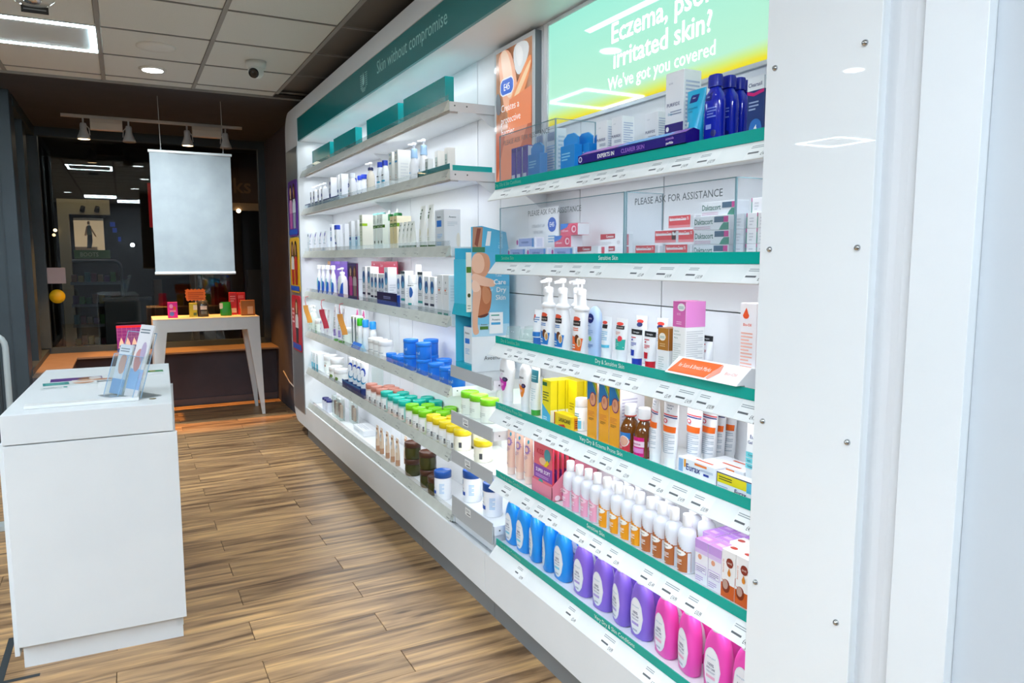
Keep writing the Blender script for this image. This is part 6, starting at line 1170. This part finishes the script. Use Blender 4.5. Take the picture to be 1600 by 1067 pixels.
    ('oval_mini_tube', 'S3', 1.370, 5.671, 0, 1.5905, 0),
    ('blue_oval_carton', 'S3', 1.400, 5.626, 0, 1.5905, 0),
    ('blue_top_tube', 'S3', 1.370, 5.317, 0, 1.5905, 0),
    ('white_slim_carton', 'S3', 1.410, 5.290, 0, 1.5905, 0),
    ('aqua_base_carton', 'S3', 1.370, 4.982, 0, 1.5905, 0),
    ('aqua_base_carton', 'S3', 1.370, 4.833, 0, 1.5905, 0),
    ('cream_tall_carton', 'S3', 1.355, 4.669, 0, 1.5905, 0),
    ('green_band_carton', 'S3', 1.355, 4.382, 0, 1.5905, 0),
    ('green_band_carton', 'S3', 1.355, 4.308, 0, 1.5905, 0),
    ('green_band_carton', 'S3', 1.355, 4.249, 0, 1.5905, 0),
    ('white_teal_cap', 'S3', 1.450, 4.660, 0, 1.5905, 0),
    ('white_teal_cap', 'S3', 1.450, 4.582, 0, 1.5905, 0),
    ('white_teal_cap', 'S3', 1.450, 4.505, 0, 1.5905, 0),
    ('green_pump', 'S3', 1.470, 4.432, 0, 1.5905, 0),
    ('green_pump', 'S3', 1.470, 4.278, 0, 1.5905, 0),
    ('cream_carton', 'S3', 1.360, 4.075, 0, 1.5905, 0),
    ('cream_carton', 'S3', 1.360, 4.009, 0, 1.5905, 0),
    ('green_foot_mini', 'S3', 1.350, 3.876, 0, 1.5905, 0),
    ('green_foot_mini', 'S3', 1.350, 3.809, 0, 1.5905, 0),
    ('green_foot_mini', 'S3', 1.350, 3.747, 0, 1.5905, 0),
    ('green_foot_mini', 'S3', 1.350, 3.691, 0, 1.5905, 0),
    ('green_foot_tube', 'S3', 1.370, 3.592, 0, 1.5905, 0),
    ('green_foot_tube', 'S3', 1.370, 3.481, 0, 1.5905, 0),
    ('blue_block_carton', 'S3', 1.355, 3.339, 0, 1.5905, 0),
    ('swoosh_bottle', 'S4', 1.390, 5.986, 0, 1.2655, 0),
    ('swoosh_bottle', 'S4', 1.390, 5.849, 0, 1.2655, 0),
    ('swoosh_bottle', 'S4', 1.390, 5.707, 0, 1.2655, 0),
    ('swoosh_bottle', 'S4', 1.390, 5.550, 0, 1.2655, 0),
    ('swoosh_jumbo', 'S4', 1.375, 5.229, 0, 1.2655, 0),
    ('oval_carton_tall', 'S4', 1.360, 4.650, 0, 1.2655, 0),
    ('oval_carton_tall', 'S4', 1.360, 4.541, 0, 1.2655, 0),
    ('oval_carton', 'S4', 1.355, 4.456, 0, 1.2655, 0),
    ('oval_carton', 'S4', 1.355, 4.382, 0, 1.2655, 0),
    ('oval_carton', 'S4', 1.355, 4.300, 0, 1.2655, 0),
    ('oval_carton', 'S4', 1.355, 4.248, 0, 1.2655, 0),
    ('oval_carton_tall', 'S4', 1.360, 4.194, 0, 1.2655, 0),
    ('oval_carton', 'S4', 1.400, 4.092, 0, 1.2655, 0),
    ('oval_carton_dark', 'S4', 1.360, 3.900, 0, 1.2655, 0),
    ('white_teal_bottle', 'S4', 1.370, 3.764, 0, 1.2655, 0),
    ('white_tall_tube', 'S4', 1.440, 3.858, 0, 1.2655, 0),
    ('oval_carton_dark', 'S4', 1.360, 3.628, 0, 1.2655, 0),
    ('oval_carton', 'S4', 1.355, 3.527, 0, 1.2655, 0),
    ('oval_carton', 'S4', 1.355, 3.447, 0, 1.2655, 0),
    ('teal_foot_carton', 'S4', 1.355, 3.347, 0, 1.2655, 0),
    ('teal_foot_carton', 'S4', 1.355, 3.269, 0, 1.2655, 0),
    ('mint_bottle', 'S5', 1.370, 6.200, 0, 0.9355, 0),
    ('mint_bottle', 'S5', 1.370, 6.130, 0, 0.9355, 0),
    ('mint_jar', 'S5', 1.385, 6.030, 0, 0.9355, 0),
    ('violet_tube', 'S5', 1.370, 5.847, 0, 0.9355, 0),
    ('violet_tube', 'S5', 1.370, 5.732, 0, 0.9355, 0),
    ('violet_tube', 'S5', 1.370, 5.628, 0, 0.9355, 0),
    ('violet_tube_tall', 'S5', 1.380, 5.472, 0, 0.9355, 0),
    ('violet_tube_tall', 'S5', 1.380, 5.337, 0, 0.9355, 0),
    ('violet_tube_tall', 'S5', 1.380, 5.229, 0, 0.9355, 0),
    ('mint_jar', 'S5', 1.385, 5.173, 0, 0.9355, 0),
    ('dark_label_carton', 'S5', 1.400, 5.095, 0, 0.9355, 0),
    ('dark_label_carton', 'S5', 1.400, 5.016, 0, 0.9355, 0),
    ('green_cap_bottle', 'S5', 1.420, 4.961, 0, 0.9355, 0),
    ('sky_cap_bottle', 'S5', 1.420, 4.834, 0, 0.9355, 0),
    ('sky_cap_bottle', 'S5', 1.420, 4.672, 0, 0.9355, 0),
    ('pink_bow_carton', 'S5', 1.490, 5.283, 0, 0.9355, 0),
    ('pink_bow_carton', 'S5', 1.490, 5.124, 0, 0.9355, 0),
    ('bee_jar', 'S5', 1.400, 4.555, 0, 0.9355, 0),
    ('bee_jar', 'S5', 1.400, 4.450, 0, 0.9355, 0),
    ('bee_jar', 'S5', 1.400, 4.345, 0, 0.9355, 0),
    ('small_blue_tin', 'S5', 1.378, 4.174, 0, 0.9355, 0),
    ('small_blue_tin', 'S5', 1.378, 4.067, 0, 0.9355, 0),
    ('small_blue_tin', 'S5', 1.378, 3.999, 0, 0.9355, 0),
    ('small_blue_tin', 'S5', 1.430, 4.111, 0, 0.9355, 0),
    ('blue_jar', 'S5', 1.385, 3.850, 0, 0.9355, 0),
    ('blue_jar', 'S5', 1.385, 3.850, 1, 1.0220, 0),
    ('blue_jar', 'S5', 1.385, 3.652, 0, 0.9355, 0),
    ('blue_jar', 'S5', 1.385, 3.478, 0, 0.9355, 0),
    ('blue_jar', 'S5', 1.385, 3.325, 0, 0.9355, 0),
    ('blue_jar', 'S5', 1.385, 3.212, 0, 0.9355, 0),
    ('blue_jar', 'S5', 1.385, 3.652, 1, 1.0220, 0),
    ('blue_jar', 'S5', 1.480, 3.790, 0, 0.9355, 0),
    ('blue_jar', 'S5', 1.480, 3.602, 0, 0.9355, 0),
    ('blue_jar', 'S5', 1.480, 3.790, 1, 1.0220, 0),
    ('aqua_foot_carton', 'S6', 1.360, 6.222, 0, 0.6255, 0),
    ('aqua_foot_carton', 'S6', 1.360, 6.142, 0, 0.6255, 0),
    ('aqua_foot_carton', 'S6', 1.360, 6.042, 0, 0.6255, 0),
    ('floral_jar', 'S6', 1.450, 5.937, 0, 0.6255, 0),
    ('floral_jar', 'S6', 1.450, 5.731, 0, 0.6255, 0),
    ('floral_pot', 'S6', 1.393, 5.563, 0, 0.6255, 0),
    ('floral_pot', 'S6', 1.393, 5.405, 0, 0.6255, 0),
    ('swoosh_tube', 'S6', 1.390, 5.092, 0, 0.6285, 25),
    ('swoosh_tube', 'S6', 1.390, 4.977, 0, 0.6285, 25),
    ('swoosh_tube', 'S6', 1.390, 4.882, 0, 0.6285, 25),
    ('swoosh_tube', 'S6', 1.390, 4.782, 0, 0.6285, 25),
    ('clear_tub', 'S6', 1.470, 4.753, 0, 0.6255, 0),
    ('coral_jar', 'S6', 1.378, 4.586, 0, 0.6255, 0),
    ('coral_jar', 'S6', 1.378, 4.474, 0, 0.6255, 0),
    ('coral_jar', 'S6', 1.378, 4.367, 0, 0.6255, 0),
    ('coral_jar', 'S6', 1.455, 4.465, 0, 0.6255, 0),
    ('coral_jar', 'S6', 1.455, 4.376, 0, 0.6255, 0),
    ('coral_jar', 'S6', 1.455, 4.290, 0, 0.6255, 0),
    ('turquoise_jar', 'S6', 1.378, 4.273, 0, 0.6255, 0),
    ('turquoise_jar', 'S6', 1.378, 4.143, 0, 0.6255, 0),
    ('turquoise_jar', 'S6', 1.378, 4.046, 0, 0.6255, 0),
    ('turquoise_jar', 'S6', 1.378, 3.952, 0, 0.6255, 0),
    ('turquoise_jar', 'S6', 1.455, 4.198, 0, 0.6255, 0),
    ('turquoise_jar', 'S6', 1.455, 4.056, 0, 0.6255, 0),
    ('turquoise_jar', 'S6', 1.455, 3.918, 0, 0.6255, 0),
    ('turquoise_jar', 'S6', 1.530, 3.990, 0, 0.6255, 0),
    ('turquoise_jar', 'S6', 1.530, 3.858, 0, 0.6255, 0),
    ('lime_jar', 'S6', 1.378, 3.824, 0, 0.6255, 0),
    ('lime_jar', 'S6', 1.378, 3.718, 0, 0.6255, 0),
    ('lime_jar', 'S6', 1.378, 3.622, 0, 0.6255, 0),
    ('lime_jar', 'S6', 1.455, 3.783, 0, 0.6255, 0),
    ('lime_jar', 'S6', 1.455, 3.671, 0, 0.6255, 0),
    ('lime_jar', 'S6', 1.455, 3.563, 0, 0.6255, 0),
    ('lime_jar', 'S6', 1.530, 3.649, 0, 0.6255, 0),
    ('yellow_jar', 'S6', 1.378, 3.506, 0, 0.6255, 0),
    ('yellow_jar', 'S6', 1.378, 3.421, 0, 0.6255, 0),
    ('yellow_jar', 'S6', 1.378, 3.332, 0, 0.6255, 0),
    ('yellow_jar', 'S6', 1.378, 3.237, 0, 0.6255, 0),
    ('yellow_jar', 'S6', 1.455, 3.427, 0, 0.6255, 0),
    ('yellow_jar', 'S6', 1.455, 3.331, 0, 0.6255, 0),
    ('yellow_jar', 'S6', 1.455, 3.239, 0, 0.6255, 0),
    ('yellow_jar_low', 'g3', 1.385, 3.151, 0, 0.6455, 0),
    ('yellow_jar_low', 'g3', 1.385, 2.924, 0, 0.6455, 0),
    ('yellow_jar_low', 'g3', 1.485, 3.176, 0, 0.6455, 0),
    ('lime_jar_low', 'g2', 1.400, 3.095, 0, 0.8305, 0),
    ('lime_jar_low', 'g2', 1.400, 2.995, 0, 0.8305, 0),
    ('lime_jar_low', 'g2', 1.400, 2.885, 0, 0.8305, 0),
    ('navy_lid_jar', 'S7', 1.400, 5.950, 0, 0.3255, 0),
    ('navy_lid_jar', 'S7', 1.400, 5.885, 0, 0.3255, 0),
    ('navy_lid_jar', 'S7', 1.400, 5.820, 0, 0.3255, 0),
    ('clear_blister', 'S7', 1.400, 5.615, 0, 0.3255, 0),
    ('clear_blister', 'S7', 1.400, 5.481, 0, 0.3255, 0),
    ('clear_blister', 'S7', 1.460, 5.334, 0, 0.3255, 0),
    ('flat_carton', 'S7', 1.400, 5.005, 0, 0.3255, 0),
    ('tan_tube', 'S7', 1.380, 4.486, 0, 0.3255, 0),
    ('tan_tube', 'S7', 1.380, 4.402, 0, 0.3255, 0),
    ('tan_tube', 'S7', 1.380, 4.288, 0, 0.3255, 0),
    ('tan_tube', 'S7', 1.380, 4.191, 0, 0.3255, 0),
    ('tan_tube', 'S7', 1.380, 4.098, 0, 0.3255, 0),
    ('tan_tube', 'S7', 1.440, 4.119, 0, 0.3255, 0),
    ('brown_jar', 'S7', 1.400, 3.887, 0, 0.3255, 0),
    ('brown_jar', 'S7', 1.400, 3.645, 0, 0.3255, 0),
    ('brown_jar', 'S7', 1.400, 3.887, 1, 0.4220, 0),
    ('brown_jar', 'S7', 1.400, 3.655, 1, 0.4220, 0),
    ('brown_jar', 'S7', 1.390, 3.505, 0, 0.3255, 0),
    ('blue_lid_jar', 'S7', 1.391, 3.421, 0, 0.3255, 0),
    ('blue_lid_jar', 'g4', 1.393, 3.061, 0, 0.4205, 0),
    ('blue_lid_jar', 'g4', 1.393, 2.843, 0, 0.4205, 0),
    ('lilac_carton', 'C', 1.419, 1.515, 0, 0.6555, 0),
    ('lilac_carton', 'C', 1.419, 1.462, 0, 0.6555, 0),
    ('orange_carton', 'C', 1.419, 1.411, 0, 0.6555, 0),
    ('orange_carton', 'C', 1.419, 1.360, 0, 0.6555, 0),
    ('lilac_carton', 'C', 1.473, 1.515, 0, 0.6555, 0),
    ('lilac_carton', 'C', 1.473, 1.462, 0, 0.6555, 0),
    ('yellow_carton', 'B', 1.398, 2.332, 0, 0.9445, 0),
    ('yellow_carton', 'B', 1.431, 2.332, 0, 0.9445, 0),
    ('yellow_carton', 'B', 1.464, 2.332, 0, 0.9445, 0),
    ('yellow_carton_tall', 'B', 1.472, 2.262, 0, 0.9445, 0),
    ('yellow_carton_tall', 'B', 1.504, 2.262, 0, 0.9445, 0),
    ('yellow_carton_tall', 'B', 1.536, 2.262, 0, 0.9445, 0),
    ('itch_carton', 'B', 1.413, 1.462, 0, 0.9445, 0),
    ('itch_carton', 'B', 1.453, 1.462, 0, 0.9445, 0),
]
CACHE = {}
def place(st, x, y, z, rz, label, group):
    nm, cat, desc, fn = S[st]
    if st not in CACHE: CACHE[st] = fn()
    parts = CACHE[st]
    if nm.endswith('carton') and len(parts) == 1: x -= min(v.co.y for v in parts[0][1].vertices)      # cartons are set by their front face
    rot = -PI / 2 + math.radians(rz)
    if len(parts) == 1:
        o = obj(nm, parts[0][1], None, (x, y, z)); o.rotation_euler = (0, 0, rot); return tag(o, label, cat, group)
    o = thing(nm, label, cat, (x, y, z), rot, group)
    for p, me, lb in parts: obj(p, me, o, None, lb)
    return o
byk = {}
for st, sh, x, y, lvl, z, rz in PROD: byk.setdefault((st, 'g' if sh[0] == 'g' else sh), []).append((x, y, lvl, z, rz))
DIMS = {}
def where(st, sh, it, L):
    lv = sorted({i[2] for i in L}); xs = sorted({round(i[0], 3) for i in L})
    same = [i for i in L if i[2] == it[2] and (len(xs) == 1 or abs(i[0] - it[0]) < .03)]
    same.sort(key=lambda i: -i[1]); k = same.index(it); n = len(same)
    s = 'the' if n == 1 else ('leftmost' if k == 0 else 'rightmost' if k == n - 1 else ORD[k] + '-from-left')
    extra = ''
    rowx = sorted({round(i[0], 3) for i in L if i[2] == it[2]})
    groups = []
    for q in rowx:
        if not groups or q - groups[-1][-1] >= .03: groups.append([q])
        else: groups[-1].append(q)
    gi = [g for g, q in enumerate(groups) if round(it[0], 3) in q][0]
    if len(groups) > 1: extra += ['front-row', 'second-row', 'third-row', 'fourth-row', 'fifth-row'][gi] + ' '
    if len(lv) > 1: extra += ['bottom-level', 'second-level', 'third-level', 'topmost'][it[2]] + ' '
    return s, extra
for (st, sh), L in byk.items():
    nm, cat, desc, fn = S[st]
    for it in L:
        x, y, lvl, z, rz = it; s, extra = where(st, sh, it, L); NAMES['g'] = 'narrow middle shelf'
        lab = (extra + desc if s == 'the' else s + ' ' + extra + desc) + ' on ' + NAMES[sh]
        grp = None
        if len(L) > 1: grp = desc + 's on the ' + NAMES[sh]
        place(st, x, y, z, rz, lab.strip(), grp)
# ---- open display box of sachets, trays, cards and hanging tags
def tray(name, label, x, y0, y1, z, h, c, prints, cat='tray', d=.06):
    t = MB(); w = y1 - y0
    t.box(-w / 2, w / 2, 0, .003, 0, h, mat(c, .3)); t.box(-w / 2, w / 2, 0, d, 0, .002, mat(c, .3)); t.box(w / 2 - .003, w / 2, 0, d, 0, h * .9, mat(c, .3)); t.box(-w / 2, -w / 2 + .003, 0, d, 0, h * .9, mat(c, .3))
    P = Print(lambda u, v, e: ((u - .5) * w, -e, v * h), w, h); P.do(prints); merge(t, P)
    o = obj(name, t, None, (x, (y0 + y1) / 2, z)); o.rotation_euler = (0, 0, -PI / 2); return tag(o, label, cat)
def card(name, label, x, y0, y1, z, h, c, prints, cat='card', lean=0):
    t = MB(); w = y1 - y0; t.box(-w / 2, w / 2, 0, .003, 0, h, mat(c, .35))
    P = Print(lambda u, v, e: ((u - .5) * w, -e, v * h), w, h); P.do(prints); merge(t, P)
    o = obj(name, t, None, (x, (y0 + y1) / 2, z)); o.rotation_euler = (lean, 0, -PI / 2); return tag(o, label, cat)
z = SH['C'] + .0005
bx = thing('display_box', 'pink open display box of sachets reading SUPER SOFT', 'display box', (1.352, 2.34, z), -PI / 2)
mb = MB(); m = mat('#ee8fa4', .3); mb.box(-.075, .075, 0, .002, 0, .055, m); mb.box(-.075, .075, 0, .20, 0, .0015, m)
for x in (-.075, .073): mb.prism([(0, 0), (.20, 0), (.20, .20), (.16, .20), (0, .055)], x, x + .002, m)
mb.box(-.075, .075, .199, .201, 0, .2, m); obj('box', mb, bx)
P = Print(lambda u, v, e: (.075 + e, u * .2, v * .2), .2, .2); P.do([('T', 'SUPER', .32, .17, .07, '#fbd9e2', .3), ('r', .22, .04, .36, .14, '#e0189a'), ('e', .12, .06, .06, .05, '#ffe6ee')]); obj('side_print', P.mb, bx)
mb = MB(); mb.box(-.068, .068, 0, .010, 0, .202, mat('#d8405c', .3), .002); P = Print(lambda u, v, e: ((u - .5) * .136, -e, v * .202), .136, .202)
P.do([('r', 0, .0, 1, 1, '#e8707c'), ('r', .0, .30, 1, .56, '#8a4aa8'), ('T', 'SUPER SOFT', .5, .43, .07, '#ffffff', .8), ('l', .1, .34, .8, .40, 2, '#d0a8e0'), ('T', 'KISS', .35, .78, .10, '#d01c3c', .5), ('e', .75, .80, .18, .12, '#4fa0a8'), ('e', .5, .66, .2, .07, '#f2c3a0'), ('p', [(.55, .58), (.75, .72), (.85, .66), (.7, .58)], '#f2d01c'), ('e', .4, .24, .14, .07, '#3fb098')]); merge(mb, P); sa = mb.mesh('sachet')
for k in range(9):
    o = obj('sachet', sa, None, (1.352 + .006 + .021 * k, 2.34, z + .002)); o.rotation_euler = (0, 0, -PI / 2); tag(o, ['frontmost', 'second', 'third', 'fourth', 'fifth', 'sixth', 'seventh', 'eighth', 'rearmost'][k] + ' pink sachet in the open pink display box', 'sachet', 'sachets in the pink display box')
Z_ = lambda k: SH[k] + .0005
tray('carton_tray', 'blue and white shelf tray at left end of second left shelf', 1.338, 5.12, 6.2, Z_('S2'), .05, '#cfe0ee', [('r', 0, .85, 1, 1, '#16307a'), ('r', 0, 0, 1, .18, '#16307a'), ('l', .1, .3, .9, .7, 2, '#8fb8d6')], d=.05)
card('shelf_card', 'teal and white promotion strip at right end of second left shelf', 1.3385, 3.17, 3.58, Z_('S2'), .045, '#178f92', [('r', 0, .0, 1, .5, '#7f8f68'), ('r', 0, .45, .05, 1, '#0c4a4c')])
mb = MB(); mb.box(0, .2, 0, .0025, 0, .024, mat('#0fb8b6', .3)); tag(obj('shelf_card', mb, None, (1.345, 3.1455, Z_('S2') + .012)), 'turquoise strip along the end of the second left shelf', 'card')
card('poster_card', 'purple backing card behind the white bottles, fourth left shelf', 1.50, 5.55, 6.16, Z_('S4'), .262, '#6a2ab8', [('r', 0, 0, .16, 1, '#c9975c'), ('r', .02, .0, .14, .9, '#9a8a8a'), ('r', .4, .92, .65, 1, '#8a48d8')])
card('poster_card', 'dark purple display card of two people, fourth left shelf', 1.337, 4.70, 4.95, Z_('S4'), .252, '#3a1a6a', FIG(.32, 1, '#4a2c1c', '#c99a7c', '#d05aa0', '#c03a8a') + FIG(.72, 1, '#5a2a14', '#a8744c', '#c3b8b8', '#8a7a74') + [('r', 0, 0, 1, .08, '#1c4ab8'), ('r', .95, 0, 1, 1, '#c8286a')])
card('header_card', 'crimson header card behind the oval cartons, fourth left shelf', 1.52, 4.45, 5.0, Z_('S4'), .265, '#d8104e', [('t', 'Satin', .42, .86, .08, '#fbd0de', .3), ('e', .12, .92, .03, .02, '#f6b0c8'), ('e', .9, .92, .03, .02, '#f6b0c8')])
tray('carton_tray', 'navy and blue shelf tray before the oval cartons', 1.338, 3.94, 4.30, Z_('S4'), .088, '#1c4ab4', [('r', 0, .45, 1, 1, '#141c4a'), ('l', .35, .6, .7, .8, 2, '#8a9ad0')], d=.02)
tray('carton_tray', 'navy tray with white tubes on sixth left shelf', 1.338, 4.71, 5.17, Z_('S6'), .07, '#14306e', [('t', 'E45 cream', .4, .35, .25, '#8fb4e0', .4), ('r', .0, .85, 1, 1, '#1c78b0')], d=.09)
def wedge2():
    mb = MB(); mb.prism([(-.03, 0), (.03, 0), (.0, .05)], -.10, .10, mat('#9cd0e8', .3)); P = Print(lambda u, v, e: ((u - .5) * .2, -.03 + .03 * v - e, .05 * v + e * .6), .2, .058); P.do([('r', 0, 0, 1, 1, '#1c7ae0'), ('l', .15, .35, .8, .7, 2, '#9cd0fa')]); merge(mb, P); return mb.mesh('wedge')
o = obj('sloping_sign', wedge2(), None, (1.37, 4.85, Z_('S5'))); o.rotation_euler = (0, 0, -PI / 2); tag(o, 'small blue sloping ticket sign on the fifth left shelf', 'sign')
for k, (y, c, p) in enumerate(((6.05, '#e09a3a', 'leftmost orange'), (5.50, '#b8243c', 'middle red'), (4.98, '#e0953a', 'rightmost orange'))):
    t = thing('hanging_tag', p + ' curled tag hanging from the fourth left shelf', 'tag', (1.298, y, SH['S4'] - .02))
    mb = MB(); mb.tube([(.01, 0, .0), (-.012, 0, -.004), (-.018, -.01, -.035), (-.014, -.02, -.07)], .003, mat('#d0505a', .4), 6); obj('string', mb, t)
    mb = MB(); n = 8; pts = [(-.014 + .03 * math.sin(i / n * 1.6) ** 2 * .8, -.02 - .03 * (i / n) ** 2, -.07 - .14 * i / n) for i in range(n + 1)]
    fr = [[(x - .026, yy - .012, zz), (x + .016, yy + .012, zz), (x + .018, yy + .010, zz), (x - .024, yy - .014, zz)] for x, yy, zz in pts]
    mb.rings(fr, mat(c, .4)); obj('tag', mb, t)
# ---- teal cardboard display with skin care panel between the bays
dz = Z_('g1')
ds = thing('display_stand', 'teal cardboard display with tall advert panel reading Care Dry Skin', 'display stand', (1.345, 2.95, dz))
TL = mat('#4cc8e8', .4); TD = mat('#1fb0c6', .4)
mb = MB(); mb.box(0, .19, .004, .18, 0, .03, TD); mb.box(.187, .19, .004, .18, .03, .55, TL); mb.box(0, .187, .177, .18, .03, .55, TL); mb.box(0, .187, .004, .177, .26, .263, TD); obj('box', mb, ds)
mb = MB(); mb.box(-.006, .0, .012, .18, .30, .50, TL, .002); mb.prism([(-.006, .30), (0, .30), (0, .245), (-.018, .25)], .012, .18, TD, 1); obj('front_header', mb, ds)
w, h = .185, .53
mb = MB(); mb.box(.0, w, -.003, .003, 0, h, mat('#eef3f6', .3)); obj('advert_panel', mb, ds)
P = Print(lambda u, v, e: (u * w, -.003 - e, v * h), w, h)
P.do([('r', 0, .40, 1, 1, '#7cc6e6'), ('r', 0, .30, 1, .40, '#b4dcf0'), ('r', 0, .72, 1, 1, '#5fb8e0'),
      ('s', [(-.0, 1), (.40, 1), (.50, .93), (.46, .84), (.30, .78), (.0, .76)], '#d99a78'), ('s', [(0, .98), (.26, 1), (.36, .9), (.26, .82), (0, .84)], '#ecbd9f'),
      ('s', [(.05, .80), (.30, .76), (.52, .70), (.52, .60), (.46, .50), (.26, .45), (.10, .47), (.12, .62)], '#b86c42'), ('s', [(.28, .74), (.50, .68), (.50, .60), (.36, .56), (.26, .62)], '#cf8a60'),
      ('s', [(.02, .76), (.20, .74), (.26, .68), (.16, .50), (.14, .38), (.20, .33), (.06, .31), (.0, .36)], '#e4b092'), ('s', [(.0, .84), (.30, .80), (.62, .77), (.62, .71), (.30, .72), (.0, .75)], '#efc0a4'), ('s', [(.0, .78), (.16, .76), (.24, .70), (.14, .67), (.0, .68)], '#f2c9b0'), ('s', [(.10, .47), (.34, .455), (.48, .50), (.26, .48)], '#6a321f'),
      ('t', 'Take', .70, .80, .022, '#dff2fa', .2), ('T', 'Care', .74, .735, .042, '#ffffff', .48), ('t', 'of', .52, .68, .02, '#dff2fa', .1), ('T', 'Dry', .78, .67, .042, '#ffffff', .38), ('T', 'Skin', .76, .605, .042, '#ffffff', .46), ('r', .45, .32, .82, .50, '#f4f6f7'), ('T', 'Aveeno', .63, .43, .018, '#4a5a60', .3), ('r', .5, .395, .75, .415, '#4aa8d8'), ('r', .5, .47, .72, .48, '#3a9a88'), ('r', .20, .36, .42, .385, '#4a7a2a'), ('T', 'Aveeno', .31, .395, .014, '#6a7478', .22), ('t', 'Aveeno', .52, .10, .035, '#2a2c30', .46)])
obj('advert_print', P.mb, ds)
mb = MB(); mb.box(-.026, -.001, -.0035, -.001, .27, .53, mat('#eceadc', .4)); P = Print(lambda u, v, e: (-.026 + u * .025, -.0035 - e, .27 + v * .26), .025, .26); P.do([('r', .05, .66, .95, .76, '#4a7a14'), ('e', .5, .28, .3, .035, '#3a4a1c'), ('l', .2, .05, .8, .14, 2, '#a8b0a0')]); merge(mb, P); obj('side_flap', mb, ds)
mb = MB(); mb.prism([(0, .5305), (.185, .5305), (.17, .62), (.05, .645), (.0, .64)], -.003, .0, mat('#5ab8de', .35), 1)
P = Print(lambda u, v, e: (u * w, -.003 - e, .5305 + v * .115), w, .115); P.do([('p', [(.02, .1), (.26, .1), (.30, .95), (.04, .95)], '#b8866a'), ('p', [(.08, .3), (.16, .2), (.25, .9), (.15, .9)], '#8a4a38'), ('r', .02, 0, .35, .2, '#3a7a5a'), ('p', [(.36, .25), (.48, .25), (.52, .8), (.42, .8)], '#eef2f4'), ('V', 'Skincare', .82, .5, .12, '#a8dcf0', .7)]); merge(mb, P); obj('top_card', mb, ds, None, 'sky blue top card with skin photo')
t = thing('product_pack', 'white carton with blue block inside the teal display', 'carton', (1.345 + .055, 3.035, dz + .0305)); t.rotation_euler = (0, 0, -PI / 2)
c = carton(.085, .07, .165, '#f0f2f4', [('r', 0, 0, 1, 1, '#e3e9ee'), ('T', 'Aveeno', .42, .80, .07, '#3a4a54', .6), ('r', .14, .54, .72, .68, '#2a7ad8'), ('l', .15, .25, .7, .42, 4, '#8fc0e6')], [], [('r', 0, 0, 1, 1, '#2a74d0')]); obj('carton', c[0][1], t)
